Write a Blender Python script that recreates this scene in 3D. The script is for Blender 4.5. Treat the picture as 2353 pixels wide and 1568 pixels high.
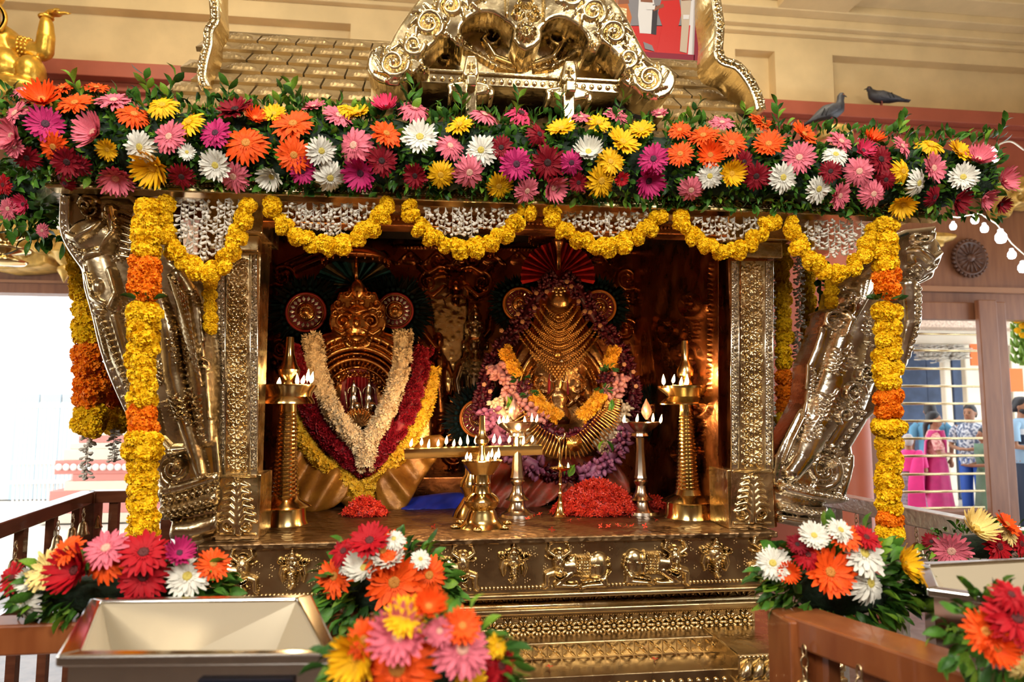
import bpy, bmesh, math, random
import numpy as np
from mathutils import Vector, Matrix, Euler

for _o in list(bpy.data.objects):
    bpy.data.objects.remove(_o)
SC = bpy.context.scene
COL = SC.collection
random.seed(7)
RNG = np.random.default_rng(7)
PI = math.pi

# ------------------------------------------------------------------ camera
W_PX, H_PX, F_PX = 2353.0, 1568.0, 1569.0
EYE = Vector((0.0, 0.0, 1.5))
YAW, PITCH = math.radians(6.9), math.radians(5.39)
cam_data = bpy.data.cameras.new('camera')
cam_data.sensor_width = 36.0
cam_data.lens = 36.0 * F_PX / W_PX
cam_data.clip_start = 0.02
cam_data.dof.use_dof = True
cam_data.dof.focus_distance = 2.15
cam_data.dof.aperture_fstop = 4.0
cam = bpy.data.objects.new('camera', cam_data)
cam.location = EYE
cam.rotation_euler = (PI / 2 + PITCH, 0, -YAW)
COL.objects.link(cam)
SC.camera = cam

# ------------------------------------------------------------------ world, lights, exposure
world = bpy.data.worlds.new('world')
SC.world = world
world.use_nodes = True
bg = world.node_tree.nodes['Background']
bg.inputs['Color'].default_value = (0.93, 0.97, 1.0, 1)
bg.inputs['Strength'].default_value = 3.3
SC.view_settings.view_transform = 'Standard'
SC.view_settings.look = 'None'
SC.view_settings.exposure = 0.0
SC.view_settings.gamma = 1.0
SC.view_settings.use_curve_mapping = False
SC.cycles.use_denoising = True
SC.cycles.use_adaptive_sampling = True
SC.cycles.adaptive_threshold = 0.1
SC.cycles.adaptive_min_samples = 16
SC.cycles.max_bounces = 6
SC.cycles.diffuse_bounces = 3
SC.cycles.glossy_bounces = 3
SC.cycles.transmission_bounces = 4
SC.cycles.caustics_reflective = False
SC.cycles.caustics_refractive = False
SC.cycles.sample_clamp_indirect = 4.0


def area_light(name, loc, size, energy, color, target):
    d = bpy.data.lights.new(name, 'AREA')
    d.shape = 'RECTANGLE'
    d.size, d.size_y = size
    d.energy = energy
    d.color = color
    o = bpy.data.objects.new(name, d)
    o.location = loc
    o.rotation_euler = (Vector(target) - Vector(loc)).to_track_quat('-Z', 'Y').to_euler()
    COL.objects.link(o)
    return o


# added unseen fill panels: behind and above the viewer, and towards the rear wall
area_light('added_fill', (-1.7, -1.7, 3.7), (1.6, 0.7), 122, (1.0, 0.93, 0.82), (-0.6, 2.0, 1.5))
area_light('added_fill', (1.9, -1.7, 3.7), (1.6, 0.7), 122, (1.0, 0.93, 0.82), (0.9, 2.0, 1.5))
area_light('added_fill', (0.0, 0.3, 5.0), (1.6, 0.4), 70, (1.0, 0.91, 0.76), (0.0, 1.6, 1.5))
area_light('added_fill', (-2.2, 4.4, 5.3), (1.8, 0.5), 46, (1.0, 0.88, 0.66), (-2.2, 6.2, 2.4))
area_light('added_fill', (2.4, 4.4, 5.3), (1.8, 0.5), 46, (1.0, 0.88, 0.66), (2.4, 6.2, 2.4))


def point_light(name, loc, energy, color, r=0.02):
    d = bpy.data.lights.new(name, 'POINT')
    d.energy = energy
    d.color = color
    d.shadow_soft_size = r
    o = bpy.data.objects.new(name, d)
    o.location = loc
    COL.objects.link(o)
    return o


# ------------------------------------------------------------------ pixel of the photograph -> point in the place
_cp, _sp, _cy, _sy = math.cos(PITCH), math.sin(PITCH), math.cos(YAW), math.sin(YAW)
_F = np.array([_sy * _cp, _cy * _cp, _sp])
_R = np.array([_cy, -_sy, 0.0])
_U = np.cross(_R, _F)
_E = np.array(EYE)


def ray(px, py):
    px = np.asarray(px, float); py = np.asarray(py, float)
    return _F + ((px - W_PX / 2) / F_PX)[..., None] * _R + ((H_PX / 2 - py) / F_PX)[..., None] * _U


def PA(px, py, Y):
    d = ray(px, py)
    return _E + d * (np.asarray(Y, float) / d[..., 1])[..., None]


def P(px, py, Y):
    return Vector(PA(px, py, Y))


def PX(px, py, X):
    d = ray(px, py)
    return _E + d * (np.asarray(X, float) / d[..., 0])[..., None]


def PZ(px, py, z):
    d = ray(px, py)
    return Vector(_E + d * ((z - EYE.z) / d[2]))


def sc_at(Y):
    return Y / F_PX * 1.005


# ------------------------------------------------------------------ materials
MATS = {}


def mat(name, col, rough=0.5, metal=0.0, var=0.0, vscale=8.0, bump=0.0, bscale=40.0, btype='noise', emit=None, estr=0.0,
        alpha=1.0, trans=0.0, col2=None, spec=None, sss=0.0, coat=0.0, detail=4.0, stretch=None, rvar=0.0):
    if name in MATS:
        return MATS[name]
    m = bpy.data.materials.new(name)
    m.use_nodes = True
    nt = m.node_tree
    b = nt.nodes['Principled BSDF']
    L = nt.links
    b.inputs['Base Color'].default_value = (*col, 1)
    b.inputs['Roughness'].default_value = rough
    b.inputs['Metallic'].default_value = metal
    if spec is None and name.startswith(('petal_', 'marigold', 'leaf_')):
        spec = 0.22
    if spec is not None:
        b.inputs['Specular IOR Level'].default_value = spec
    if coat:
        b.inputs['Coat Weight'].default_value = coat
    if sss:
        b.inputs['Subsurface Weight'].default_value = sss
        b.inputs['Subsurface Radius'].default_value = (0.01, 0.006, 0.004)
        b.inputs['Subsurface Scale'].default_value = 0.5
    if trans:
        b.inputs['Transmission Weight'].default_value = trans
    if alpha < 1:
        b.inputs['Alpha'].default_value = alpha
    if emit:
        b.inputs['Emission Color'].default_value = (*emit, 1)
        b.inputs['Emission Strength'].default_value = estr
    tc = None
    if var or bump or col2 or rvar:
        tc = nt.nodes.new('ShaderNodeTexCoord')
        mp = nt.nodes.new('ShaderNodeMapping')
        L.new(tc.outputs['Object'], mp.inputs['Vector'])
        if stretch:
            mp.inputs['Scale'].default_value = stretch
        vec = mp.outputs['Vector']
    if var or col2 or rvar:
        n = nt.nodes.new('ShaderNodeTexNoise')
        n.inputs['Scale'].default_value = vscale
        n.inputs['Detail'].default_value = detail
        L.new(vec, n.inputs['Vector'])
        if var or col2:
            r = nt.nodes.new('ShaderNodeValToRGB')
            c2 = col2 if col2 else tuple(min(1, c * (1 + var)) for c in col)
            c1 = col if col2 else tuple(c * (1 - var) for c in col)
            r.color_ramp.elements[0].position = 0.35
            r.color_ramp.elements[1].position = 0.65
            r.color_ramp.elements[0].color = (*c1, 1)
            r.color_ramp.elements[1].color = (*c2, 1)
            L.new(n.outputs['Fac'], r.inputs['Fac'])
            L.new(r.outputs['Color'], b.inputs['Base Color'])
        if rvar:
            mr = nt.nodes.new('ShaderNodeMapRange')
            mr.inputs['From Min'].default_value = 0.35
            mr.inputs['From Max'].default_value = 0.65
            mr.inputs['To Min'].default_value = max(0.03, rough - rvar)
            mr.inputs['To Max'].default_value = rough + rvar
            L.new(n.outputs['Fac'], mr.inputs['Value'])
            L.new(mr.outputs['Result'], b.inputs['Roughness'])
    if bump:
        if btype == 'noise':
            t = nt.nodes.new('ShaderNodeTexNoise')
            t.inputs['Detail'].default_value = 3.0
            out = t.outputs['Fac']
        elif btype == 'voronoi':
            t = nt.nodes.new('ShaderNodeTexVoronoi')
            out = t.outputs['Distance']
        else:
            t = nt.nodes.new('ShaderNodeTexWave')
            t.inputs['Distortion'].default_value = 3.0
            out = t.outputs['Fac']
        t.inputs['Scale'].default_value = bscale
        L.new(vec, t.inputs['Vector'])
        bp = nt.nodes.new('ShaderNodeBump')
        bp.inputs['Strength'].default_value = bump
        bp.inputs['Distance'].default_value = 0.006
        L.new(out, bp.inputs['Height'])
        L.new(bp.outputs['Normal'], b.inputs['Normal'])
    if emit:
        try:
            m.cycles.emission_sampling = 'NONE'
        except Exception:
            pass
    MATS[name] = m
    return m


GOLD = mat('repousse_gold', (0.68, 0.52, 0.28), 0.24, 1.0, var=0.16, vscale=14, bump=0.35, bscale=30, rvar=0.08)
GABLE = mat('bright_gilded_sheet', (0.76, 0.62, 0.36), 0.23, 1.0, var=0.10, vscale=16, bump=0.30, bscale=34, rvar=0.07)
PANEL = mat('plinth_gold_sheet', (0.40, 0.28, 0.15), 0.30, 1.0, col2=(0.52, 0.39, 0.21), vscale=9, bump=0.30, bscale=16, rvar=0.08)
COPPER = mat('inner_copper_sheet', (0.38, 0.145, 0.05), 0.30, 1.0, var=0.22, vscale=10, bump=0.6, bscale=26, rvar=0.1)
IDOLG = mat('idol_gold', (0.66, 0.36, 0.13), 0.27, 1.0, var=0.15, vscale=24, bump=0.35, bscale=60)
BRASS = mat('polished_brass', (0.74, 0.55, 0.24), 0.16, 1.0, var=0.08, vscale=12, rvar=0.05)
BELLM = mat('pale_bell_metal', (0.78, 0.70, 0.57), 0.19, 1.0, var=0.15, vscale=14, bump=0.55, bscale=20, rvar=0.08)
SILV = mat('tarnished_silver', (0.58, 0.50, 0.42), 0.22, 1.0, var=0.15, vscale=20)
BRONZ = mat('aged_bracket_bronze', (0.46, 0.35, 0.19), 0.24, 1.0, col2=(0.58, 0.47, 0.30), vscale=8, bump=0.5, bscale=22, rvar=0.08)
SILVB = mat('silver_border_sheet', (0.78, 0.70, 0.56), 0.22, 1.0, var=0.12, vscale=20, bump=0.25, bscale=50)
STEEL = mat('brushed_steel', (0.70, 0.69, 0.67), 0.14, 1.0, var=0.05, vscale=20)
ROOFT = mat('embossed_roof_tile', (0.40, 0.28, 0.13), 0.5, 0.85, col2=(0.48, 0.35, 0.17), vscale=12, bump=0.35, bscale=34, rvar=0.08)
DARKM = mat('void_shade_black', (0.03, 0.018, 0.01), 0.6, 0.0)  # near-black that paints the dormer hollow's shade; roof deck uses it too
WOOD = mat('varnished_wood', (0.12, 0.035, 0.017), 0.18, 0.0, col2=(0.20, 0.065, 0.03), vscale=5, bump=0.08, bscale=20, stretch=(1, 1, 6), coat=0.3)
WOODL = mat('brown_door_wood', (0.20, 0.075, 0.035), 0.40, 0.0, col2=(0.27, 0.11, 0.05), vscale=4, stretch=(5, 5, 0.6))
WOODC = mat('orange_railing_wood', (0.24, 0.065, 0.018), 0.30, 0.0, col2=(0.32, 0.10, 0.03), vscale=5, stretch=(5, 5, 1), coat=0.3)
YPAINT = mat('cream_yellow_paint', (0.76, 0.58, 0.31), 0.75, 0.0, var=0.07, vscale=3, bump=0.1, bscale=60)
RPAINT = mat('brick_red_paint', (0.36, 0.085, 0.045), 0.55, 0.0, var=0.08, vscale=4)
GPAINT = mat('gold_paint', (0.72, 0.42, 0.06), 0.30, 0.75, var=0.2, vscale=18, bump=0.25, bscale=30)
FLAME = mat('flame', (1.0, 0.7, 0.3), 0.5, emit=(1.0, 0.66, 0.30), estr=9.0)
LEDM = mat('led_white', (1, 1, 1), 0.5, emit=(0.86, 0.93, 1.0), estr=14.0)
GREEN = [mat('leaf_green', (0.062, 0.175, 0.020), 0.42, var=0.35, vscale=30, sss=0.0),
         mat('leaf_dark_green', (0.028, 0.090, 0.016), 0.42, var=0.35, vscale=30),
         mat('leaf_light_green', (0.16, 0.30, 0.025), 0.45, var=0.3, vscale=30)]
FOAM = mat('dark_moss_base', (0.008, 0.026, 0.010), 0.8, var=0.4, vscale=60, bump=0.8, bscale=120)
MARY = mat('marigold_yellow', (0.97, 0.54, 0.005), 0.65, col2=(1.0, 0.66, 0.01), vscale=60)
MARO = mat('marigold_orange', (0.95, 0.20, 0.003), 0.65, col2=(1.0, 0.28, 0.006), vscale=60)
JAS = mat('jasmine_white', (0.74, 0.70, 0.62), 0.6, var=0.1, vscale=80)
PET = {
    'orange': mat('petal_orange', (0.86, 0.065, 0.006), 0.6, col2=(0.92, 0.12, 0.01), vscale=40),
    'pink': mat('petal_pink', (0.68, 0.11, 0.17), 0.6, col2=(0.78, 0.21, 0.27), vscale=40),
    'yellow': mat('petal_yellow', (0.86, 0.42, 0.004), 0.6, col2=(0.92, 0.55, 0.01), vscale=40),
    'white': mat('petal_white', (0.72, 0.70, 0.58), 0.6, col2=(0.82, 0.80, 0.74), vscale=40),
    'magenta': mat('petal_magenta', (0.42, 0.010, 0.10), 0.6, col2=(0.55, 0.03, 0.17), vscale=40),
    'dark red': mat('petal_dark_red', (0.17, 0.002, 0.010), 0.6, col2=(0.27, 0.004, 0.014), vscale=40),
    'crimson': mat('petal_crimson', (0.38, 0.003, 0.010), 0.6, col2=(0.50, 0.006, 0.014), vscale=40),
    'hot pink': mat('petal_hot_pink', (0.72, 0.035, 0.12), 0.6, col2=(0.80, 0.07, 0.17), vscale=40),
    'pale yellow': mat('petal_pale_yellow', (0.92, 0.64, 0.16), 0.5, col2=(0.95, 0.78, 0.36), vscale=40),
}
CEN = {'orange': (0.55, 0.22, 0.03), 'pink': (0.75, 0.42, 0.32), 'yellow': (0.72, 0.40, 0.02), 'white': (0.62, 0.50, 0.10),
       'magenta': (0.06, 0.01, 0.03), 'dark red': (0.03, 0.006, 0.006), 'crimson': (0.10, 0.01, 0.01), 'hot pink': (0.08, 0.03, 0.03),
       'pale yellow': (0.66, 0.45, 0.10)}


# ------------------------------------------------------------------ objects
def obj(name, me, parent=None, loc=None):
    o = bpy.data.objects.new(name, me)
    COL.objects.link(o)
    if parent:
        o.parent = parent
    if loc is not None:
        o.location = loc
    return o


def tag(o, label=None, cat=None, group=None, kind=None):
    if label: o['label'] = label
    if cat: o['category'] = cat
    if group: o['group'] = group
    if kind: o['kind'] = kind
    return o


def thing(name, label, cat, loc=(0, 0, 0), group=None, rz=0.0):
    o = bpy.data.objects.new(name, None)
    o.empty_display_size = 0.05
    COL.objects.link(o)
    o.location = loc
    o.rotation_euler = (0, 0, rz)
    return tag(o, label, cat, group)


def mesh_from(name, V, Fc, m, smooth=True):
    me = bpy.data.meshes.new(name)
    V = np.asarray(V, float)
    if len(V) and isinstance(Fc, np.ndarray) and Fc.ndim == 2:
        n, k = Fc.shape
        me.vertices.add(len(V)); me.vertices.foreach_set('co', V.ravel())
        me.loops.add(n * k); me.loops.foreach_set('vertex_index', Fc.astype(np.int32).ravel())
        me.polygons.add(n)
        me.polygons.foreach_set('loop_start', np.arange(0, n * k, k, dtype=np.int32))
        me.polygons.foreach_set('loop_total', np.full(n, k, dtype=np.int32))
        me.update(calc_edges=True)
        me.validate()
    else:
        me.from_pydata([tuple(v) for v in V], [], [tuple(f) for f in Fc])
    if m is not None:
        for mm in (m if isinstance(m, (list, tuple)) else [m]):
            me.materials.append(mm)
    if smooth and len(me.polygons):
        me.polygons.foreach_set('use_smooth', np.ones(len(me.polygons), dtype=bool))
    me.update()
    return me


def inside(V, parent):
    """points of the place in the frame of an (unrotated) thing standing at parent.location"""
    if parent is None:
        return np.asarray(V, float)
    off = Vector(parent.location)
    q = parent.parent
    while q:
        off = off + Vector(q.location)
        q = q.parent
    return np.asarray(V, float) - np.array(off)


class MB:
    def __init__(self):
        self.v, self.f, self.mi = [], [], []

    def add(self, V, Fc, mi=0):
        n = len(self.v)
        self.v.extend([tuple(map(float, p)) for p in V])
        self.f.extend([tuple(i + n for i in q) for q in Fc])
        self.mi.extend([mi] * len(Fc))
        return self

    def box(self, a, b, mi=0):
        x0, x1 = sorted((a[0], b[0])); y0, y1 = sorted((a[1], b[1])); z0, z1 = sorted((a[2], b[2]))
        V = [(x0, y0, z0), (x1, y0, z0), (x1, y1, z0), (x0, y1, z0), (x0, y0, z1), (x1, y0, z1), (x1, y1, z1), (x0, y1, z1)]
        return self.add(V, [(0, 3, 2, 1), (4, 5, 6, 7), (0, 1, 5, 4), (1, 2, 6, 5), (2, 3, 7, 6), (3, 0, 4, 7)], mi)

    def tube(self, pts, rad, n=8, mi=0, flat=1.0, caps=True):
        pts = [Vector(p) for p in pts]
        rad = rad if isinstance(rad, (list, tuple)) else [rad] * len(pts)
        V, Fc = [], []
        up = None
        for i, p in enumerate(pts):
            t = (pts[min(i + 1, len(pts) - 1)] - pts[max(i - 1, 0)]).normalized()
            if up is None:
                up = t.orthogonal().normalized()
            up = (up - t * up.dot(t)).normalized()
            s = t.cross(up)
            for k in range(n):
                a = 2 * PI * k / n
                V.append(p + up * (math.cos(a) * rad[i]) + s * (math.sin(a) * rad[i] * flat))
        for i in range(len(pts) - 1):
            for k in range(n):
                k2 = (k + 1) % n
                Fc.append((i * n + k, i * n + k2, (i + 1) * n + k2, (i + 1) * n + k))
        if caps:
            Fc.append(tuple(range(n - 1, -1, -1)))
            Fc.append(tuple((len(pts) - 1) * n + k for k in range(n)))
        return self.add(V, Fc, mi)

    def lathe(self, prof, c=(0, 0, 0), n=32, mi=0, sx=1.0, sy=1.0, flute=None):
        V, Fc = [], []
        for (r, z) in prof:
            for k in range(n):
                a = 2 * PI * k / n
                rr = r
                if flute:
                    rr = r * (1 + flute[1] * math.cos(flute[0] * a))
                V.append((c[0] + rr * math.cos(a) * sx, c[1] + rr * math.sin(a) * sy, c[2] + z))
        for i in range(len(prof) - 1):
            for k in range(n):
                k2 = (k + 1) % n
                Fc.append((i * n + k, i * n + k2, (i + 1) * n + k2, (i + 1) * n + k))
        Fc.append(tuple(range(n - 1, -1, -1)))
        Fc.append(tuple((len(prof) - 1) * n + k for k in range(n)))
        return self.add(V, Fc, mi)

    def ball(self, c, r, n=8, m=6, mi=0, s=(1, 1, 1)):
        prof = [(r * math.sin(PI * i / m), -r * math.cos(PI * i / m)) for i in range(m + 1)]
        V, Fc = [], []
        for (q, z) in prof:
            for k in range(n):
                a = 2 * PI * k / n
                V.append((c[0] + q * math.cos(a) * s[0], c[1] + q * math.sin(a) * s[1], c[2] + z * s[2]))
        for i in range(m):
            for k in range(n):
                k2 = (k + 1) % n
                Fc.append((i * n + k, i * n + k2, (i + 1) * n + k2, (i + 1) * n + k))
        return self.add(V, Fc, mi)

    def loft(self, rings, n=14, mi=0, caps=True):
        """rings: (centre, half width vector, half depth vector)"""
        V, Fc = [], []
        for (c, u, w) in rings:
            c, u, w = Vector(c), Vector(u), Vector(w)
            for k in range(n):
                a = 2 * PI * k / n
                V.append(c + u * math.cos(a) + w * math.sin(a))
        for i in range(len(rings) - 1):
            for k in range(n):
                k2 = (k + 1) % n
                Fc.append((i * n + k, i * n + k2, (i + 1) * n + k2, (i + 1) * n + k))
        if caps:
            Fc.append(tuple(range(n - 1, -1, -1)))
            Fc.append(tuple((len(rings) - 1) * n + k for k in range(n)))
        return self.add(V, Fc, mi)

    def mesh(self, name, m, smooth=True):
        me = bpy.data.meshes.new(name)
        me.from_pydata(self.v, [], self.f)
        for mm in (m if isinstance(m, (list, tuple)) else [m]):
            me.materials.append(mm)
        if any(self.mi):
            me.polygons.foreach_set('material_index', np.array(self.mi, dtype=np.int32))
        if smooth and len(me.polygons):
            me.polygons.foreach_set('use_smooth', np.ones(len(me.polygons), dtype=bool))
        me.update()
        return me

    def build(self, name, m, parent=None, smooth=True, world=True, angle=None, bevel=0.0):
        if world and parent is not None:
            self.v = [tuple(p) for p in inside(self.v, parent)]
        me = self.mesh(name, m, smooth)
        if smooth and angle:
            try:
                me.set_sharp_from_angle(angle=math.radians(angle))
            except Exception:
                pass
        o = obj(name, me, parent)
        if bevel:
            b = o.modifiers.new('bevel', 'BEVEL')
            b.width = bevel
            b.segments = 2
            b.limit_method = 'ANGLE'
        return o


def boxes(name, m, parent, lst, bevel=0.0):
    b = MB()
    for a, c in lst:
        b.box(a, c)
    return b.build(name, m, parent, smooth=False, bevel=bevel)


# ------------------------------------------------------------------ repousse sheets: a grid cut to an outline and pushed out of its plane
def spiral(cx, cy, r0, r1, turns, a0, d, w0, w1, h):
    n = max(8, int(14 * turns))
    out = []
    for i in range(n + 1):
        t = i / n
        a = a0 + d * 2 * PI * turns * t
        r = r0 + (r1 - r0) * t
        out.append((cx + r * math.cos(a), cy + r * math.sin(a), w0 + (w1 - w0) * t, h))
    return ('c', out)


def rosette(cx, cy, r, h, n=8, asp=1.0):
    L = [('e', cx, cy, r * 0.28, r * 0.28 * asp, 0, h * 1.15)]
    for k in range(n):
        a = 2 * PI * k / n + 0.2
        L.append(('e', cx + math.cos(a) * r * 0.62, cy + math.sin(a) * r * 0.62 * asp, r * 0.40, r * 0.20, a, h))
    return L


def dots(p0, p1, n, r, h):
    return [('e', p0[0] + (p1[0] - p0[0]) * (i + 0.5) / n, p0[1] + (p1[1] - p0[1]) * (i + 0.5) / n, r, r, 0, h) for i in range(n)]


def acanthus(x, y, ang, ln, w, h, n=5, curl=1):
    """a leaf spray: a stem with curling lobes either side"""
    L = []
    ca, sa = math.cos(ang), math.sin(ang)
    L.append(('c', [(x, y, w * .5, h), (x + ca * ln, y + sa * ln, w * .22, h * .8)]))
    for i in range(n):
        t = (i + .6) / (n + .4)
        bx, by = x + ca * ln * t, y + sa * ln * t
        for s in (-1, 1):
            a2 = ang + s * (0.75)
            l2 = ln * (0.42 - 0.22 * t)
            L.append(('c', [(bx, by, w * .36, h * .8), (bx + math.cos(a2) * l2 * .6, by + math.sin(a2) * l2 * .6, w * .34, h),
                            (bx + math.cos(a2 + s * .5 * curl) * l2, by + math.sin(a2 + s * .5 * curl) * l2, w * .16, h * .6)]))
    return L


def poly_sdf(poly, X, Yv):
    p = np.asarray(poly, float)
    best = np.full(X.shape, 1e18)
    cx, cy = np.zeros(X.shape), np.zeros(X.shape)
    ins = np.zeros(X.shape, bool)
    n = len(p)
    for i in range(n):
        a, b = p[i], p[(i + 1) % n]
        e = b - a
        L2 = max(1e-9, e @ e)
        t = np.clip(((X - a[0]) * e[0] + (Yv - a[1]) * e[1]) / L2, 0, 1)
        qx, qy = a[0] + t * e[0], a[1] + t * e[1]
        d = (X - qx) ** 2 + (Yv - qy) ** 2
        m = d < best
        best = np.where(m, d, best); cx = np.where(m, qx, cx); cy = np.where(m, qy, cy)
        if a[1] != b[1]:
            c = ((a[1] > Yv) != (b[1] > Yv)) & (X < e[0] * (Yv - a[1]) / (b[1] - a[1]) + a[0])
            ins ^= c
    return np.sqrt(best), ins, cx, cy


def smooth_poly(pts, k=3):
    """Catmull-Rom through a closed outline"""
    out = []
    n = len(pts)
    for i in range(n):
        p0, p1, p2, p3 = [np.array(pts[(i + j - 1) % n], float) for j in range(4)]
        for s in range(k):
            t = s / k
            out.append(tuple(0.5 * ((2 * p1) + (-p0 + p2) * t + (2 * p0 - 5 * p1 + 4 * p2 - p3) * t * t + (-p0 + 3 * p1 - 3 * p2 + p3) * t ** 3)))
    return out


def smooth_path(pts, k=6):
    out = []
    n = len(pts)
    for i in range(n - 1):
        p0 = np.array(pts[max(i - 1, 0)], float); p1 = np.array(pts[i], float)
        p2 = np.array(pts[i + 1], float); p3 = np.array(pts[min(i + 2, n - 1)], float)
        for s in range(k):
            t = s / k
            out.append(tuple(0.5 * ((2 * p1) + (-p0 + p2) * t + (2 * p0 - 5 * p1 + 4 * p2 - p3) * t * t + (-p0 + 3 * p1 - 3 * p2 + p3) * t ** 3)))
    out.append(tuple(pts[-1]))
    return out


def heights(X, Yv, strokes):
    Hh = np.zeros(X.shape)
    for s in strokes:
        if s[0] == 'e':
            _, cx, cy, rx, ry, an, h = s
            rm = max(rx, ry)
            j = (X[0] > cx - rm) & (X[0] < cx + rm); i = (Yv[:, 0] > cy - rm) & (Yv[:, 0] < cy + rm)
            if not i.any() or not j.any():
                continue
            ii, jj = np.where(i)[0], np.where(j)[0]
            sl = (slice(ii[0], ii[-1] + 1), slice(jj[0], jj[-1] + 1))
            dx, dy = X[sl] - cx, Yv[sl] - cy
            u = (dx * math.cos(an) + dy * math.sin(an)) / rx; v = (-dx * math.sin(an) + dy * math.cos(an)) / ry
            q = 1 - u * u - v * v
            Hh[sl] = np.maximum(Hh[sl], np.where(q > 0, h * np.sqrt(np.maximum(q, 0)), 0))
        else:
            pts = s[1]
            for (ax, ay, ar, ah), (bx, by, br, bh) in zip(pts[:-1], pts[1:]):
                rm = max(ar, br)
                j = (X[0] > min(ax, bx) - rm) & (X[0] < max(ax, bx) + rm)
                i = (Yv[:, 0] > min(ay, by) - rm) & (Yv[:, 0] < max(ay, by) + rm)
                if not i.any() or not j.any():
                    continue
                ii, jj = np.where(i)[0], np.where(j)[0]
                sl = (slice(ii[0], ii[-1] + 1), slice(jj[0], jj[-1] + 1))
                ex, ey = bx - ax, by - ay
                L2 = max(1e-9, ex * ex + ey * ey)
                t = np.clip(((X[sl] - ax) * ex + (Yv[sl] - ay) * ey) / L2, 0, 1)
                d2 = (X[sl] - ax - t * ex) ** 2 + (Yv[sl] - ay - t * ey) ** 2
                r = ar + (br - ar) * t; h = ah + (bh - ah) * t
                q = 1 - d2 / (r * r)
                if s[0] == 'g':
                    Hh[sl] = np.where(q > 0, Hh[sl] - h * np.sqrt(np.maximum(q, 0)), Hh[sl])
                else:
                    Hh[sl] = np.maximum(Hh[sl], np.where(q > 0, h * np.sqrt(np.maximum(q, 0)), 0))
    return Hh


def relief(name, m, parent, poly, Y=None, strokes=(), step=3.0, depth=0.03, dome=None, hf=None, X=None, px_scale=None, label=None, back=False, cut=None, fine=None):
    """outline and strokes in pixels of the photograph; stands on the plane y=Y (or x=X), pushed towards the viewer"""
    p = np.asarray(poly, float)
    x0, y0 = p.min(0) - step; x1, y1 = p.max(0) + step
    gx = np.arange(x0, x1 + step, step); gy = np.arange(y0, y1 + step, step)
    GX, GY = np.meshgrid(gx, gy)
    d, ins, qx, qy = poly_sdf(poly, GX, GY)
    ny, nx = GX.shape
    idx = np.arange(ny * nx).reshape(ny, nx)
    keep = ins[:-1, :-1] | ins[1:, :-1] | ins[:-1, 1:] | ins[1:, 1:]
    Fq = np.stack([idx[:-1, :-1], idx[1:, :-1], idx[1:, 1:], idx[:-1, 1:]], -1)[keep]
    PXX = np.where(ins, GX, qx); PYY = np.where(ins, GY, qy)
    if fine:                                     # thin strokes ride on the big forms
        big, det = [], []
        for q in strokes:
            rr_ = min(q[3], q[4]) if q[0] == 'e' else max(p_[2] for p_ in q[1])
            if rr_ >= fine[0]:
                big.append(q)
            elif q[0] == 'e':
                det.append(q[:6] + (min(q[6], 40) * fine[1],))
            else:
                det.append((q[0], [(x_, y_, r_, min(h_, 40) * fine[1]) for (x_, y_, r_, h_) in q[1]]))
        Hh = heights(GX, GY, big) + heights(GX, GY, det)
    else:
        Hh = heights(GX, GY, strokes)
    if cut is not None:
        mx = np.maximum(np.maximum(Hh[:-1, :-1], Hh[1:, :-1]), np.maximum(Hh[:-1, 1:], Hh[1:, 1:]))
        Fq = np.stack([idx[:-1, :-1], idx[1:, :-1], idx[1:, 1:], idx[:-1, 1:]], -1)[keep & (mx > cut)]
    if hf is not None:
        Hh = Hh + hf(PXX, PYY)
    if dome:
        t = np.clip(np.where(ins, d, 0) / dome[1], 0, 1)
        Hh = Hh + dome[0] * np.sqrt(1 - (1 - t) ** 2)
    if X is None:
        YY = Y(PXX, PYY) if callable(Y) else np.full(GX.shape, float(Y))
        V = PA(PXX, PYY, YY)
        s = px_scale or float(np.mean(YY)) / F_PX
        V[..., 1] -= Hh * s
        dv = np.array([0, depth, 0])
    else:
        V = PX(PXX, PYY, X)
        s = px_scale or 2.5 / F_PX
        V[..., 0] -= Hh * s * (1 if X > 0 else -1)
        dv = np.array([depth if X > 0 else -depth, 0, 0])
    V = V.reshape(-1, 3)
    # drop unused
    used = np.zeros(len(V), bool); used[Fq.ravel()] = True
    remap = np.cumsum(used) - 1
    V = V[used]; Fq = remap[Fq]
    faces = Fq
    if depth:
        E = np.concatenate([Fq[:, [0, 1]], Fq[:, [1, 2]], Fq[:, [2, 3]], Fq[:, [3, 0]]])
        key = np.sort(E, 1)
        kk = key[:, 0].astype(np.int64) * (len(V) + 1) + key[:, 1]
        _, inv, cnt = np.unique(kk, return_inverse=True, return_counts=True)
        Eb = E[cnt[inv] == 1]
        n0 = len(V)
        if back:
            V = np.concatenate([V, (V * [1, 0, 1] + [0, 1, 0] * (V[:, 1:2].max() + dv))])
            faces = np.concatenate([Fq, Fq[:, ::-1] + n0, np.stack([Eb[:, 1], Eb[:, 0], Eb[:, 0] + n0, Eb[:, 1] + n0], 1)])
        else:
            bv = np.unique(Eb)
            mp = -np.ones(n0, int); mp[bv] = n0 + np.arange(len(bv))
            V = np.concatenate([V, V[bv] + dv])
            faces = np.concatenate([Fq, np.stack([Eb[:, 1], Eb[:, 0], mp[Eb[:, 0]], mp[Eb[:, 1]]], 1)])
    V = inside(V, parent)
    me = mesh_from(name, V, faces, m, True)
    try:
        me.set_sharp_from_angle(angle=math.radians(50))
    except Exception:
        pass
    o = obj(name, me, parent)
    if label:
        o['label'] = label
    return o


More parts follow.
